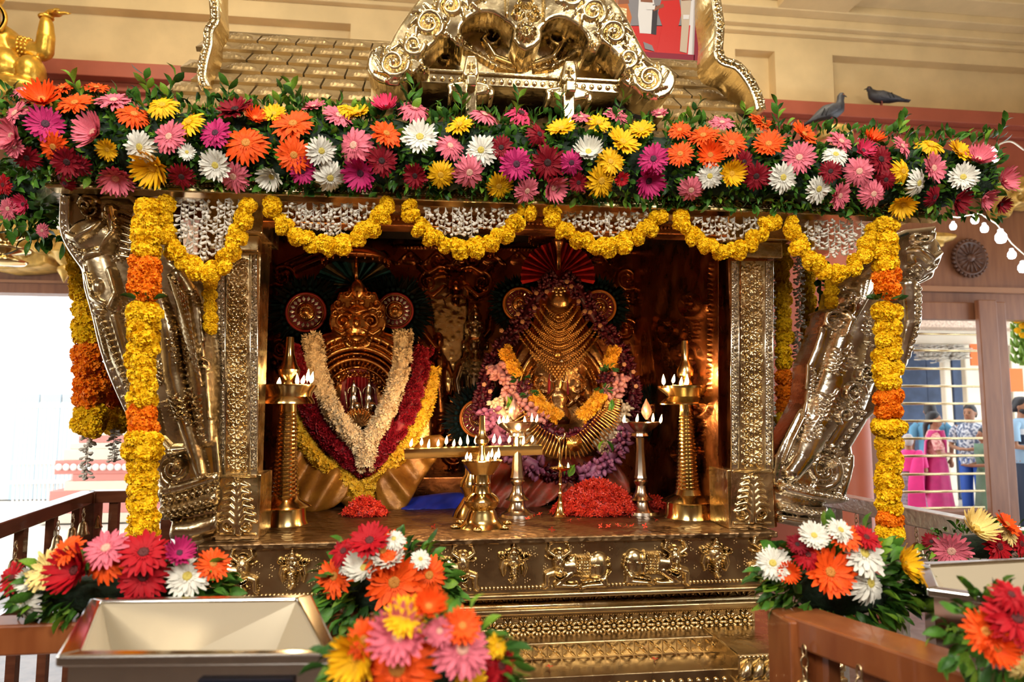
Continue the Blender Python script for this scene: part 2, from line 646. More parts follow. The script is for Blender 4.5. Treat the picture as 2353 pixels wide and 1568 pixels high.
ORD = ['first', 'second', 'third', 'fourth', 'fifth', 'sixth', 'seventh', 'eighth', 'ninth', 'tenth', 'eleventh', 'twelfth', 'thirteenth',
       'fourteenth', 'fifteenth', 'sixteenth', 'seventeenth', 'eighteenth', 'nineteenth', 'twentieth', 'twenty-first', 'twenty-second',
       'twenty-third', 'twenty-fourth', 'twenty-fifth', 'twenty-sixth', 'twenty-seventh', 'twenty-eighth', 'twenty-ninth', 'thirtieth',
       'thirty-first', 'thirty-second', 'thirty-third', 'thirty-fourth', 'thirty-fifth', 'thirty-sixth', 'thirty-seventh', 'thirty-eighth',
       'thirty-ninth', 'fortieth', 'forty-first', 'forty-second', 'forty-third', 'forty-fourth', 'forty-fifth', 'forty-sixth']

# ================================================================== THE SETTING
Z_LEDGE = P(2050, 253, 6.35).z
Z_WOOD = P(2300, 412, 6.5).z
Z_BEAM = P(2225, 735, 6.5).z
Z_BEAML = P(100, 678, 6.5).z
Z_PANEL = P(1915, 127, 6.5).z


def struct(name, m, lst, bevel=0.0, parent=None):
    o = boxes(name, m, parent, lst, bevel)
    if parent is None:
        o['kind'] = 'structure'
    return o


def xa(px, Y, py=600):
    return P(px, py, Y).x


FLOORM = mat('polished_granite_floor', (0.16, 0.12, 0.10), 0.25, var=0.3, vscale=9)
GROUND = mat('pale_courtyard_ground', (0.62, 0.58, 0.52), 0.7, var=0.08, vscale=2)
CEILM = mat('cream_ceiling_paint', (0.72, 0.58, 0.36), 0.8, var=0.04, vscale=2)
floor = struct('floor', FLOORM, [((-6, -5, -0.1), (7.5, 6.7, 0.0))])
struct('ground', GROUND, [((-14, 6.7, -0.12), (16, 20, -0.02))])
struct('ceiling', CEILM, [((-6, -5, 5.9), (7.5, 6.7, 6.0))])
struct('wall_front', mat('dim_hall_paint', (0.34, 0.20, 0.11), 0.8, var=0.1, vscale=2), [((-6, -5.1, 0), (7.5, -5, 6))])
struct('wall_left', YPAINT, [((-6.15, -5, 2.9), (-6, 6.7, 6)), ((-6.15, -5, 0), (-6, 1.2, 2.9))])
struct('wall_right', YPAINT, [((7.5, -5, 2.9), (7.65, 6.7, 6)), ((7.5, -5, 0), (7.65, 1.5, 2.9))])

# rear wall: painted zone with sunk panels over a red ledge, dark timber below, openings either side
xL0, xL1 = -6.0, 7.5
pan_l = xa(805, 6.5, 90); m0 = xa(1690, 6.5, 150); m1 = xa(1782, 6.5, 170); r0 = xa(1916, 6.5, 200)
struct('wall_back', YPAINT, [
    ((xL0, 6.64, Z_WOOD), (xL1, 6.9, 6.0)),
    ((xL0, 6.5, Z_PANEL), (xL1, 6.64, 6.0)),
    ((pan_l, 6.5, Z_LEDGE - 0.1), (m0, 6.64, Z_PANEL)),
    ((m1, 6.5, Z_LEDGE - 0.1), (r0, 6.64, Z_PANEL)),
    ((xa(2600, 6.5, 200), 6.5, Z_LEDGE - 0.1), (xL1, 6.64, Z_PANEL)),
])
c1, c2, c3, c4 = P(1700, 68, 6.42).z, P(1700, 50, 6.34).z, P(2100, 42, 6.2).z, P(2200, 5, 6.0).z
struct('trim_1', YPAINT, [((xL0, 6.42, c1), (xL1, 6.5, 6.0)), ((xL0, 6.34, c2), (xL1, 6.42, 6.0)), ((xL0, 6.2, c3), (xL1, 6.34, 6.0)),
                          ((xL0, 5.95, c4), (xL1, 6.2, 6.0)), ((xa(1775, 6.3, 20), 5.2, P(1850, 22, 6.2).z), (xa(1935, 6.3, 20), 6.35, 6.0))], 0.01)
z_f1 = P(1762, 263, 6.3).z
z_f2 = P(1980, 345, 6.4).z
struct('trim_2', RPAINT, [((xL0, 6.25, z_f1), (xL1, 6.64, Z_LEDGE)), ((xL0, 6.36, z_f1 - 0.08), (xL1, 6.6, z_f1)),
                          ((xL0, 6.42, Z_WOOD), (xL1, 6.6, z_f1 - 0.08))], 0.008)
# timber zone
xw0 = xa(1975, 6.45, 800)
struct('wall_timber', WOODL, [((xa(-200, 6.45), 6.4, Z_BEAML), (xa(460, 6.45), 6.6, P(100, 612, 6.45).z)),
                              ((xw0, 6.45, Z_BEAM), (xL1, 6.6, Z_WOOD)),
                              ((xL0, 6.5, P(100, 612, 6.45).z), (xa(460, 6.45), 6.62, Z_WOOD))])
struct('trim_3', mat('light_timber_edge', (0.33, 0.15, 0.07), 0.4), [((xw0, 6.38, P(2225, 672, 6.4).z), (xL1, 6.46, P(2225, 660, 6.4).z)),
                                                                    ((xa(-200, 6.45), 6.36, P(100, 652, 6.4).z), (xa(460, 6.45), 6.42, P(100, 646, 6.4).z))])
struct('wall_red', RPAINT, [((xa(455, 6.5), 6.5, 0), (xa(1965, 6.5), 6.62, Z_WOOD))])
# window with brass bars, right of the shrine
win = obj('window_1', None); win['kind'] = 'structure'; win.location = (xa(2200, 6.45, 1000), 6.45, 0)
zb = P(2200, 1175, 6.45).z
boxes('window_frame', WOODL, win, [((xa(1960, 6.45, 900), 6.42, 0), (xa(2012, 6.45, 900), 6.6, Z_BEAM)),
                                   ((xa(2258, 6.3, 900), 6.28, 0), (xa(2300, 6.3, 900), 6.34, P(2280, 690, 6.3).z)),
                                   ((xa(2300, 6.3, 900), 6.31, 0), (xa(2326, 6.3, 900), 6.37, P(2310, 694, 6.3).z)),
                                   ((xa(2012, 6.45, 900), 6.36, Z_BEAM - 0.02), (xa(2300, 6.45, 900), 6.44, Z_BEAM + 0.16)),
                                   ((xa(2012, 6.45, 900), 6.44, 0), (xa(2258, 6.45, 900), 6.58, zb))], 0.008)
BARM = mat('window_bar_brass', (0.66, 0.52, 0.28), 0.25, 1.0)
for py in (768, 806, 848, 888, 928, 968, 1008, 1048, 1090, 1130, 1168):
    b = MB()
    z = P(2170, py, 6.5).z
    b.tube([(xa(2005, 6.5, py), 6.5, z), (xa(2262, 6.5, py), 6.5, z)], 0.013, 8)
    b.build('window_bar', BARM, win)
# carved wheel on the timber panel
wc = P(2226, 594, 6.42)
b = MB()
wl = obj('trim_4', None); wl['kind'] = 'structure'; wl.location = wc
CARV = mat('carved_timber', (0.10, 0.040, 0.022), 0.5, var=0.2, vscale=10)
rw = 44 * sc_at(6.42)
pr = [(rw * 1.0, 0.0), (rw * 1.0, 0.03), (rw * .9, 0.035), (rw * .86, 0.02), (rw * .2, 0.025), (rw * .18, 0.05), (rw * .02, 0.055)]
V = []
mbw = MB(); mbw.lathe(pr, n=36)
mbw.v = [(x, -z, y) for (x, y, z) in mbw.v]
mbw.build('wheel_disc', CARV, wl, world=False)
for k in range(16):
    a = 2 * PI * k / 16
    m_ = MB(); m_.tube([(math.cos(a) * rw * .25, -0.026, math.sin(a) * rw * .25), (math.cos(a) * rw * .82, -0.026, math.sin(a) * rw * .82)], 0.008, 5)
    m_.build('wheel_spoke', CARV, wl, world=False)
for k in range(26):
    a = 2 * PI * k / 26
    m_ = MB(); m_.ball((math.cos(a) * rw * 1.06, -0.015, math.sin(a) * rw * 1.06), rw * .11, 6, 5)
    m_.build('wheel_scallop', CARV, wl, world=False)

# ================================================================== THE SHRINE
shrine = thing('shrine', 'gold-plated shrine with tiled roof, pillars and embossed stepped plinth', 'shrine', (0.15, 2.5, 0))
Y_PL, Y_E = 2.0, 1.83
ZP = P(1160, 1235, Y_PL).z                       # top of the platform
Z_EB = P(1120, 466, Y_E).z                       # underside of the eave
X_PL, X_PR = xa(456, Y_PL, 1240), xa(1783, Y_PL, 1215)
X_IL, X_IR = -0.66, xa(1655, 2.1, 900)           # inner side walls
Y_BACK = 3.02
Z_CEIL = 2.36


def zz(py, Y, px=1160):
    return P(px, py, Y).z


plinth = obj('plinth', None, shrine)


def beads(name, m, parent, p0, p1, r, gap=2.15, flat=0.8):
    p0, p1 = Vector(p0), Vector(p1)
    n = max(2, int((p1 - p0).length / (r * gap)))
    b = MB()
    for i in range(n):
        b.ball(p0.lerp(p1, (i + .5) / n), r, 6, 4, s=(1, flat, 1))
    return b.build(name, m, parent)


PTOP = mat('platform_top_sheet', (0.17, 0.10, 0.05), 0.38, 1.0, col2=(0.25, 0.155, 0.075), vscale=12, bump=0.8, bscale=46, btype='voronoi', rvar=0.08)
boxes('platform_slab', PTOP, plinth, [((X_PL, Y_PL - 0.012, ZP - 0.018), (X_PR, 3.3, ZP))], 0.004)
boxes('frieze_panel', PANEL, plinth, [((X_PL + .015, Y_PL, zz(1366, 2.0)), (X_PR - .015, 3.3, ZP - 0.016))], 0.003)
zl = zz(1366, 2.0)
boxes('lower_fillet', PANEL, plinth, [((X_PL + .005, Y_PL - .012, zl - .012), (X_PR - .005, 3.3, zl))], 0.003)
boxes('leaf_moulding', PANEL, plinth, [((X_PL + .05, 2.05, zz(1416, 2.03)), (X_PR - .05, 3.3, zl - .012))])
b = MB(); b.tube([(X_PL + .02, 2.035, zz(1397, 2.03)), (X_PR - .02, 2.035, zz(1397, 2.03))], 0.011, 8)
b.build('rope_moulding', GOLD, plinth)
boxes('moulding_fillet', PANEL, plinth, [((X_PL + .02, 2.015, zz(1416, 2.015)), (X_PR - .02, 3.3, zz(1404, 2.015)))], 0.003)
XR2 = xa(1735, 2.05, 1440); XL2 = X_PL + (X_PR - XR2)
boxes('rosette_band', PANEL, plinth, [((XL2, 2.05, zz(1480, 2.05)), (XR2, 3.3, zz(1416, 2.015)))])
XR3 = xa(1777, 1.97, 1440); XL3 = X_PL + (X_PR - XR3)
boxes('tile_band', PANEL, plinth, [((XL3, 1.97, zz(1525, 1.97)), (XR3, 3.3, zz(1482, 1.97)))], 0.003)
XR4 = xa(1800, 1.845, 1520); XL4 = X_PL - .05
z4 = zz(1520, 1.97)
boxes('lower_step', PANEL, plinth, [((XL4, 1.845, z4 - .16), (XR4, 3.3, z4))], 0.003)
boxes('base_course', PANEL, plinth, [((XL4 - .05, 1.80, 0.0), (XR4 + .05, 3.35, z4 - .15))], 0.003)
# relief leaves of the leaf moulding, rosettes, cross tiles, rounded studs
zc = 0.5 * (zz(1372, 2.04) + zz(1392, 2.04))
for i in range(26):
    x = X_PL + .09 + (X_PR - X_PL - .18) * i / 25
    m_ = MB()
    for s in (-1, 0, 1):
        m_.tube([(x + s * .012, 2.05, zc - .012), (x + s * .022, 2.042, zc + .006), (x + s * .030, 2.05, zc + .014)], [.004, .005, .002], 5)
    m_.build('embossed_leaf', PANEL, plinth)
rm = MB()
R0 = 24 * sc_at(2.05)
for k in range(10):
    a = 2 * PI * k / 10
    c = (math.cos(a) * R0 * .62, -.002, math.sin(a) * R0 * .62)
    u = (math.cos(a) * R0 * .40, 0, math.sin(a) * R0 * .40); w = (-math.sin(a) * R0 * .19, 0, math.cos(a) * R0 * .19)
    rm.loft([(c, u, w), ((c[0], -.008, c[2]), Vector(u) * .8, Vector(w) * .8), ((c[0], -.012, c[2]), Vector(u) * .3, Vector(w) * .3)], 8)
rm.ball((0, -.004, 0), R0 * .24, 8, 6)
rme = rm.mesh('rosette', GOLD)
zr0, zr1 = zz(1424, 2.05), zz(1470, 2.05)
nro = 34
for i in range(nro):
    x = XL2 + .035 + (XR2 - XL2 - .07) * i / (nro - 1)
    obj('rosette', rme, plinth, inside([(x, 2.05, .5 * (zr0 + zr1))], plinth)[0])
tm = MB()
tw, th = 15 * sc_at(1.97), 14.5 * sc_at(1.97)
tm.box((-tw, -.003, -th), (tw, .002, th))
for (sx, sz) in ((1, 1), (1, -1), (-1, 1), (-1, -1)):
    tm.loft([((sx * tw * .5, -.003, sz * th * .5), (sx * tw * .46, 0, sz * th * .46), (-sz * tw * .20, 0, sx * th * .20)),
             ((sx * tw * .5, -.010, sz * th * .5), (sx * tw * .30, 0, sz * th * .30), (-sz * tw * .05, 0, sx * th * .05))], 8)
tm.ball((0, -.006, 0), tw * .16, 6, 4)
tme = tm.mesh('embossed_tile', GOLD, smooth=False)
zt = .5 * (zz(1486, 1.97) + zz(1516, 1.97))
nti = 38
for i in range(nti):
    x = XL3 + .025 + (XR3 - XL3 - .05) * i / (nti - 1)
    obj('embossed_tile', tme, plinth, inside([(x, 1.97, zt)], plinth)[0])
for (zb_, yb_, r_, a_, c_) in ((zz(1246, 2.0), 2.0, .0048, X_PL + .02, X_PR - .02), (zz(1352, 2.0), 2.0, .0052, X_PL + .02, X_PR - .02),
                               (zz(1421, 2.05), 2.05, .0035, XL2, XR2), (zz(1468, 2.05), 2.05, .004, XL2, XR2)):
    beads('bead_row', GOLD, plinth, (a_, yb_ - .001, zb_), (c_, yb_ - .001, zb_), r_)
b = MB(); 
for i in range(60):
    b.ball((XL4 + .03 + (XR4 - XL4 - .2) * i / 59, 1.845, z4 - .028), .0085, 8, 5)
b.build('stud_row', GOLD, plinth)
b = MB()
for i in range(150):
    x = random.uniform(X_PL + .03, X_PR - .03); z = random.uniform(zz(1340, 2.0), zz(1258, 2.0))
    for k in range(3):
        a = 2 * PI * k / 3
        b.ball((x + math.cos(a) * .0045, 2.0, z + math.sin(a) * .0045), .0028, 5, 3)
b.build('punched_dots', PANEL, plinth)['kind'] = 'stuff'


def bull(cx, cy, k):
    def T(L):
        return [(cx + k * x * s_, cy + y * s_, r * s_, h) for (x, y, r, h) in L]
    s_ = 1.05
    S = []
    def c(*L): S.append(('c', T(L)))
    def e(x, y, rx, ry, an, h): S.append(('e', cx + k * x * s_, cy + y * s_, rx * s_, ry * s_, an * k, h))
    c((0, 0, 25, 13), (45, 2, 27, 15)); e(50, 0, 24, 31, 0, 18); c((-24, 4, 18, 15), (2, 2, 20, 14))
    e(-38, -12, 15, 23, 0.1, 22); e(-37, 9, 11, 10, 0, 27); e(-41, 9, 2.5, 2, 0, 29); e(-33, 9, 2.5, 2, 0, 29)
    e(-44, -16, 4, 3, 0, 26); e(-31, -16, 4, 3, 0, 26); e(-38, -4, 4, 12, 0, 26)
    c((-48, -24, 6, 20), (-62, -34, 5, 18), (-58, -48, 3.5, 16), (-50, -50, 2, 12)); c((-28, -24, 6, 20), (-14, -34, 5, 18), (-18, -48, 3.5, 16), (-26, -50, 2, 12))
    e(-60, -18, 9, 4, 0.3, 16); e(-14, -20, 9, 4, -0.3, 16); e(-38, -32, 12, 7, 0, 20)
    c((-50, 14, 9, 16), (-64, 18, 8, 16), (-64, 42, 6, 14), (-68, 46, 7, 12)); c((-12, 16, 11, 16), (-42, 40, 8, 18), (-8, 42, 6, 15), (0, 41, 7, 14))
    c((58, 24, 12, 15), (62, 40, 9, 14), (22, 42, 6, 14), (14, 46, 7, 12)); c((70, -16, 3, 16), (75, 8, 3, 17), (62, 26, 3, 17), (14, 34, 3.5, 16))
    c((28, -25, 3, 20), (30, 22, 3, 20)); c((-2, -22, 3, 17), (0, 18, 3, 17)); c((30, -2, 2.5, 21), (70, -4, 2.5, 16)); c((-28, 22, 3, 24), (-38, 27, 3, 26), (-48, 22, 3, 24)); c((-24, 14, 3, 22), (-38, 20, 3, 28), (-50, 14, 3, 22))
    for i in range(5):
        for j in range(7):
            e(3 + i * 5.5, -20 + j * 6, 2.6, 2.8, 0, 19.5)
    return S


def elephant(cx, cy, k=1):
    S = []
    def c(*L): S.append(('c', [(cx + k * x, cy + y, r, h) for (x, y, r, h) in L]))
    def e(x, y, rx, ry, an, h): S.append(('e', cx + k * x, cy + y, rx, ry, an * k, h))
    e(0, -12, 20, 24, 0, 18); e(0, -30, 15, 9, 0, 21); e(0, -40, 8, 7, 0, 18); e(0, -46, 4, 5, 0, 14)
    c((-2, -4, 11, 22), (0, 15, 9, 22), (2, 30, 7, 20), (-4, 40, 5, 17), (-9, 38, 4, 14))
    for i in range(5):
        c((-8, 4 + 6 * i, 1.8, 24), (10, 2 + 6 * i, 1.8, 22))
    e(-9, -14, 5, 4, 0.2, 23); e(8, -14, 5, 4, -0.2, 22)
    S.append(spiral(cx + k * -3, cy + -2, 9, 2, 1.2, 0, 1, 2, 1.5, 25))
    for s in (-1, 1):
        S.append(spiral(cx + s * 29, cy - 20, 8, 1.5, 1.3, 0, s, 3, 2, 14))
        c((s * 24, -10, 6, 12), (s * 28, 8, 6, 12), (s * 24, 26, 3, 8)); c((s * 18, -2, 4, 14), (s * 20, 22, 3, 12))
        for i in range(5):
            e(s * (16 + i * 2.5), -32 + i * 5, 2.5, 2.5, 0, 17)
    for i in range(7):
        e(-15 + i * 5, -24 + abs(i - 3) * -0.8, 2.6, 2.6, 0, 22)
    return S


def stamp(name, m, parent, S, Y, step=1.6, cut=.4, lab=None, fine=None, xmax=1e9):
    xs, ys = [], []
    for s in S:
        if s[0] == 'e':
            r = max(s[3], s[4]); xs += [s[1] - r, s[1] + r]; ys += [s[2] - r, s[2] + r]
        else:
            for q in s[1]:
                xs += [q[0] - q[2], q[0] + q[2]]; ys += [q[1] - q[2], q[1] + q[2]]
    xm = min(max(xs), xmax)
    poly = [(min(xs), min(ys)), (xm, min(ys)), (xm, max(ys)), (min(xs), max(ys))]
    return relief(name, m, parent, poly, Y, S, step, depth=0.0, cut=cut, label=lab, fine=fine)


for (cx, cy, k) in ((1323, 1300, 1), (1508, 1293, -1), (1024, 1305, -1), (1790, 1282, 1), (520, 1312, -1)):
    stamp('bull_relief', GOLD, plinth, bull(cx, cy, k), Y_PL + .001, xmax=1768)
for (cx, cy, k) in ((1180, 1297, 1), (1642, 1284, -1), (674, 1310, 1), (858, 1312, -1)):
    stamp('elephant_relief', GOLD, plinth, elephant(cx, cy, k), Y_PL + .001)

# ------------------------------------------------------------------ enclosure: floor, side and rear sheets, lintel, ceiling
encl = obj('enclosure', None, shrine)
boxes('side_wall', COPPER, encl, [((X_IL - .05, 2.16, ZP), (X_IL, Y_BACK + .05, Z_CEIL))])
boxes('side_wall', COPPER, encl, [((X_IR, 2.16, ZP), (X_IR + .05, Y_BACK + .05, Z_CEIL))])
boxes('inner_ceiling', COPPER, encl, [((X_IL - .05, 2.0, Z_CEIL), (X_IR + .05, Y_BACK + .05, Z_CEIL + .04))])
z_li = zz(528, 2.08, 1100)
boxes('lintel', COPPER, encl, [((X_IL - .12, 2.06, z_li), (X_IR + .12, 2.14, Z_CEIL))], .004)
beads('bead_row', COPPER, encl, (X_IL, 2.056, z_li + .02), (X_IR, 2.056, z_li + .02), .006)
# rear sheet with embossed lion mask, figures, scalloped canopy
bx0, bx1 = 600, 1500
S = []
def mir(L, cx):
    out = []
    for s in L:
        out.append(s)
        if s[0] == 'e':
            out.append(('e', 2 * cx - s[1], s[2], s[3], s[4], -s[5], s[6]))
        else:
            out.append((s[0], [(2 * cx - x, y, r, h) for (x, y, r, h) in s[1]]))
    return out
mask = [('e', 1046, 662, 20, 26, 0, 26), ('e', 1032, 640, 9, 8, 0, 24), ('e', 1046, 690, 12, 16, 0, 22),
        ('c', [(1040, 622, 5, 18), (1010, 615, 7, 22), (985, 630, 7, 20), (962, 612, 6, 18)]), spiral(985, 650, 24, 3, 1.4, -1.5, -1, 6, 3, 20),
        ('c', [(1020, 660, 7, 20), (995, 682, 8, 20), (972, 672, 6, 18), (958, 650, 4, 14)]), spiral(1005, 600, 16, 3, 1.3, 0, 1, 5, 3, 16),
        ('c', [(960, 690, 8, 18), (968, 760, 10, 20), (1000, 800, 8, 16)]), ('c', [(1034, 676, 4, 24), (1020, 690, 3, 18), (1024, 705, 2, 12)])]
S += mir(mask, 1046)
for i in range(8):
    a = PI * (i + .5) / 8
    S.append(('e', 1046 + 14 * math.cos(a), 672 + 14 * math.sin(a), 3, 5, a, 28))
for i in range(9):
    x = 880 + i * 62
    S += [('c', [(x - 28, 604, 3, 8), (x, 580, 4, 10), (x + 28, 604, 3, 8)]), ('e', x, 600, 18, 9, 0, 7), ('e', x, 588, 6, 5, 0, 12)]
S += dots((900, 566), (1460, 578), 70, 3.6, 7)
S += [('c', [(630, 640, 9, 10), (820, 560, 9, 10)]), ('c', [(625, 620, 4, 8), (790, 548, 4, 8)])]
for (fx, fy, k) in ((1008, 880, 1), (960, 870, -1)):
    S += [('e', fx, fy - 95, 13, 22, 0, 18), ('e', fx, fy - 68, 12, 14, 0, 24), ('c', [(fx, fy - 50, 20, 18), (fx, fy, 18, 20), (fx + k * 6, fy + 60, 22, 18), (fx, fy + 150, 16, 14)]),
          ('c', [(fx - 20, fy - 45, 8, 18), (fx - 34, fy - 10, 7, 20), (fx - 20, fy + 16, 6, 22)]), ('c', [(fx + 20, fy - 45, 8, 18), (fx + 34, fy - 8, 7, 20), (fx + 28, fy + 26, 6, 18)])]
for (sx, sy, d) in ((1440, 640, 1), (1435, 760, -1), (650, 640, -1), (645, 800, 1), (1430, 880, 1), (1040, 1040, 1), (1010, 980, -1), (960, 1000, 1)):
    S.append(spiral(sx, sy, 30, 4, 1.6, 0, d, 7, 3, 14)); S += acanthus(sx - 6, sy + 28, 1.3, 40, 7, 12, 4)
relief('rear_sheet', COPPER, encl, [(bx0, 440), (bx1, 440), (bx1, 1190), (bx0, 1190)], Y_BACK, S, 2.6, depth=0.03, px_scale=1.6 * 3.0 / F_PX, fine=(10, .55))
relief('gilded_patch', GOLD, encl, smooth_poly([(985, 645), (1062, 640), (1078, 700), (1066, 800), (1052, 890), (1030, 905), (1012, 840), (992, 740)], 3), Y_BACK - .012, [('e', 990 + 80 * u, 650 + 250 * v, 5, 5, 0, 1.0) for (u, v) in RNG.uniform(0, 1, (60, 2))], 3, depth=.01, dome=(3, 10))
# dark silver goddess figure embossed between the two idols
fx, fy = 1092, 792
G = [('e', fx, fy, 25, 29, 0, 34), ('e', fx, fy - 38, 24, 24, 0, 34), ('e', fx, fy - 62, 15, 16, 0, 30), ('e', fx, fy - 80, 7, 12, 0, 24), ('e', fx, fy + 4, 4, 10, 0, 42),
     ('e', fx - 9, fy - 4, 6, 3, 0, 38), ('e', fx + 9, fy - 4, 6, 3, 0, 38), ('e', fx, fy + 15, 7, 3, 0, 38), ('e', fx - 27, fy + 2, 5, 11, 0, 26), ('e', fx + 27, fy + 2, 5, 11, 0, 26),
     ('c', [(fx, fy + 25, 13, 26), (fx, fy + 50, 30, 30), (fx - 2, fy + 100, 24, 30), (fx, fy + 130, 34, 30), (fx, fy + 220, 38, 24), (fx, fy + 300, 36, 22)]),
     ('c', [(fx - 32, fy + 48, 13, 26), (fx - 44, fy + 85, 10, 28), (fx - 38, fy + 120, 9, 32), (fx - 10, fy + 118, 8, 38)]),
     ('c', [(fx + 32, fy + 48, 13, 26), (fx + 44, fy + 90, 10, 28), (fx + 46, fy + 130, 9, 30)])]
for j in range(4):
    for i in range(11):
        t = PI * (i + .5) / 11
        G.append(('e', fx + (16 + j * 6) * math.cos(t), fy + 30 + (12 + j * 11) * math.sin(t), 3, 3, 0, 40))
for j in range(3):
    for i in range(9):
        G.append(('e', fx - 20 + i * 5, fy - 24 - j * 13 + abs(i - 4) * .8, 3.2, 3.2, 0, 41 - j * 2))
for j in range(6):
    G.append(('c', [(fx - 34, fy + 140 + j * 26, 3, 33), (fx, fy + 152 + j * 26, 3, 37), (fx + 34, fy + 140 + j * 26, 3, 33)]))
stamp('goddess_relief', SILVB, encl, G, Y_BACK - .04, 2.0, .5, fine=(8, .25), lab='dark silver embossed goddess figure with tall crown')
# embossed scrolls on the side sheet towards the lamp
S = []
for (sx, sy, d) in ((1590, 700, 1), (1575, 820, -1), (1540, 760, 1), (1600, 930, 1), (1570, 1040, -1)):
    S.append(spiral(sx, sy, 34, 4, 1.7, 0, d, 6, 3, 9)); S += acanthus(sx, sy + 30, 1.45, 55, 8, 8, 5)
S += [('c', [(1530, 640, 5, 8), (1500, 760, 6, 9), (1520, 900, 6, 9), (1500, 1020, 5, 8)])] + dots((1635, 600), (1630, 900), 26, 4, 8)
relief('side_relief', COPPER, encl, [(1472, 560), (1650, 560), (1650, 1180), (1472, 1150)], None, S, 4.0, depth=0.002, X=X_IR - .004)

# ------------------------------------------------------------------ pillars
def pillar(x0, x1, y0, y1, yb, inner):
    p = obj('pillar', None, shrine)
    Yf = 2.06
    w = x1 - x0
    body = boxes('shaft', COPPER if inner else GOLD, p, [((xa(x0, Yf, 850) + .003, Yf + .004, ZP), (xa(x1, Yf, 850) - .003, Yf + .12, zz(470, Yf)))])
    cxm = .5 * (x0 + x1)
    hw = w * .30
    # embossed flower strip
    S = []
    n = int((y1 - y0 - 16) / 34)
    for i in range(n):
        cy = y0 + 22 + i * (y1 - y0 - 30) / (n - .4)
        S += rosette(cxm, cy, hw * .72, 6, 8, 1.0)
        for s in (-1, 1):
            S.append(spiral(cxm + s * hw * .62, cy + 16, hw * .30, 1, 1.1, 1.2, s, 2.6, 1.6, 5.5))
            S.append(('c', [(cxm + s * 2, cy + 20, 3, 5), (cxm + s * hw * .55, cy + 8, 2.5, 6), (cxm + s * hw * .8, cy - 8, 2, 4)]))
        S.append(('e', cxm, cy + 17, 5, 5, 0, 7))
    sh = 8
    relief('flower_strip', GOLD, p, [(cxm - hw + sh * .5, y0), (cxm + hw + sh * .5, y0), (cxm + hw, y1), (cxm - hw, y1)], Yf - .002, S, 1.8, depth=.006)
    for s in (-1, 1):
        ex = cxm + s * w * .405
        S = []
        for i in range(int((y1 - y0) / 13)):
            cy = y0 + 7 + i * 13
            S += rosette(ex, cy, w * .075, 4, 6)
        relief('border_strip', SILVB, p, [(ex - w * .085, y0), (ex + w * .085, y0), (ex + w * .085, y1), (ex - w * .085, y1)], Yf + .001, S, 1.7, depth=.005)
        for q in (-1, 1):
            b = MB(); xx = ex + q * w * .09
            b.tube([P(xx, y0, Yf), P(xx, y1, Yf)], .0028, 6); b.build('edge_rod', SILVB, p)
    # pedestal block
    bw = w * .55
    Yb = Yf - .02
    boxes('pedestal', GOLD, p, [((xa(cxm - bw, Yb, 1150), Yb + .006, ZP), (xa(cxm + bw, Yb, 1150), Yb + .15, zz(y1 + 2, Yb, cxm)))], .003)
    S = acanthus(cxm, yb - 8, -PI / 2, (yb - y1) * .8, 20, 9, 6)
    S += rosette(cxm, y1 + 18, 14, 8) + [spiral(cxm - bw * .45, yb - 26, 15, 2, 1.4, 0, 1, 4, 2, 8), spiral(cxm + bw * .40, yb - 26, 15, 2, 1.4, PI, -1, 4, 2, 8)]
    S += [('c', [(cxm - bw * .8, y1 + 6, 2.5, 6), (cxm + bw * .8, y1 + 6, 2.5, 6)]), ('c', [(cxm - bw * .8, yb - 4, 2.5, 6), (cxm + bw * .8, yb - 4, 2.5, 6)])]
    relief('pedestal_relief', GOLD, p, [(cxm - bw * .92, y1 + 2), (cxm + bw * .92, y1 + 2), (cxm + bw * .92, yb), (cxm - bw * .92, yb)], Yb, S, 1.8, depth=.008)
    # capital under the eave
    boxes('capital', GOLD, p, [((xa(cxm - w * .6, Yf, 520), Yf - .03, zz(y0 - 4, Yf, cxm)), (xa(cxm + w * .6, Yf, 520), Yf + .14, zz(y0 - 40, Yf, cxm))),
                               ((xa(cxm - w * .75, Yf, 520), Yf - .06, zz(y0 - 40, Yf, cxm)), (xa(cxm + w * .75, Yf, 520), Yf + .16, zz(y0 - 110, Yf, cxm)))], .004)
    return p


pillar(500, 592, 585, 1090, 1233, False)
pillar(1680, 1776, 600, 1078, 1206, True)

# ------------------------------------------------------------------ eave
eave = obj('eave', None, shrine)
X_EL, X_ER = xa(114, Y_E, 440), xa(2160, Y_E, 510)
boxes('eave_board', GOLD, eave, [((X_EL, Y_E, Z_EB + .006), (X_ER, Y_E + .05, Z_EB + .06)), ((X_EL + .01, Y_E + .02, Z_EB + .02), (X_ER - .01, 2.06, Z_EB + .06)), ((X_EL + .01, 2.06, Z_EB + .02), (X_IL - .05, 3.15, Z_EB + .06)), ((X_IR + .05, 2.06, Z_EB + .02), (X_ER - .01, 3.15, Z_EB + .06))])
boxes('eave_lip', BRASS, eave, [((X_EL - .006, Y_E - .014, Z_EB - .004), (X_ER + .006, Y_E + .04, Z_EB + .008))], .003)
boxes('eave_slope', GOLD, eave, [((X_EL + .05, Y_E + .04, Z_EB + .05), (X_ER - .05, 2.06, Z_EB + .13)), ((X_EL + .05, 2.06, Z_EB + .05), (X_IL - .05, 3.1, Z_EB + .13)), ((X_IR + .05, 2.06, Z_EB + .05), (X_ER - .05, 3.1, Z_EB + .13))])
beads('bead_row', GOLD, eave, (X_EL, Y_E - .002, Z_EB + .018), (X_ER, Y_E - .002, Z_EB + .018), .0045)
b = MB()
nn = 120
for i in range(nn):
    x = X_EL + (X_ER - X_EL) * (i + .5) / nn
    b.tube([(x - .006, Y_E - .001, Z_EB + .03), (x, Y_E - .006, Z_EB + .042), (x + .007, Y_E - .001, Z_EB + .05)], [.004, .006, .002], 5)
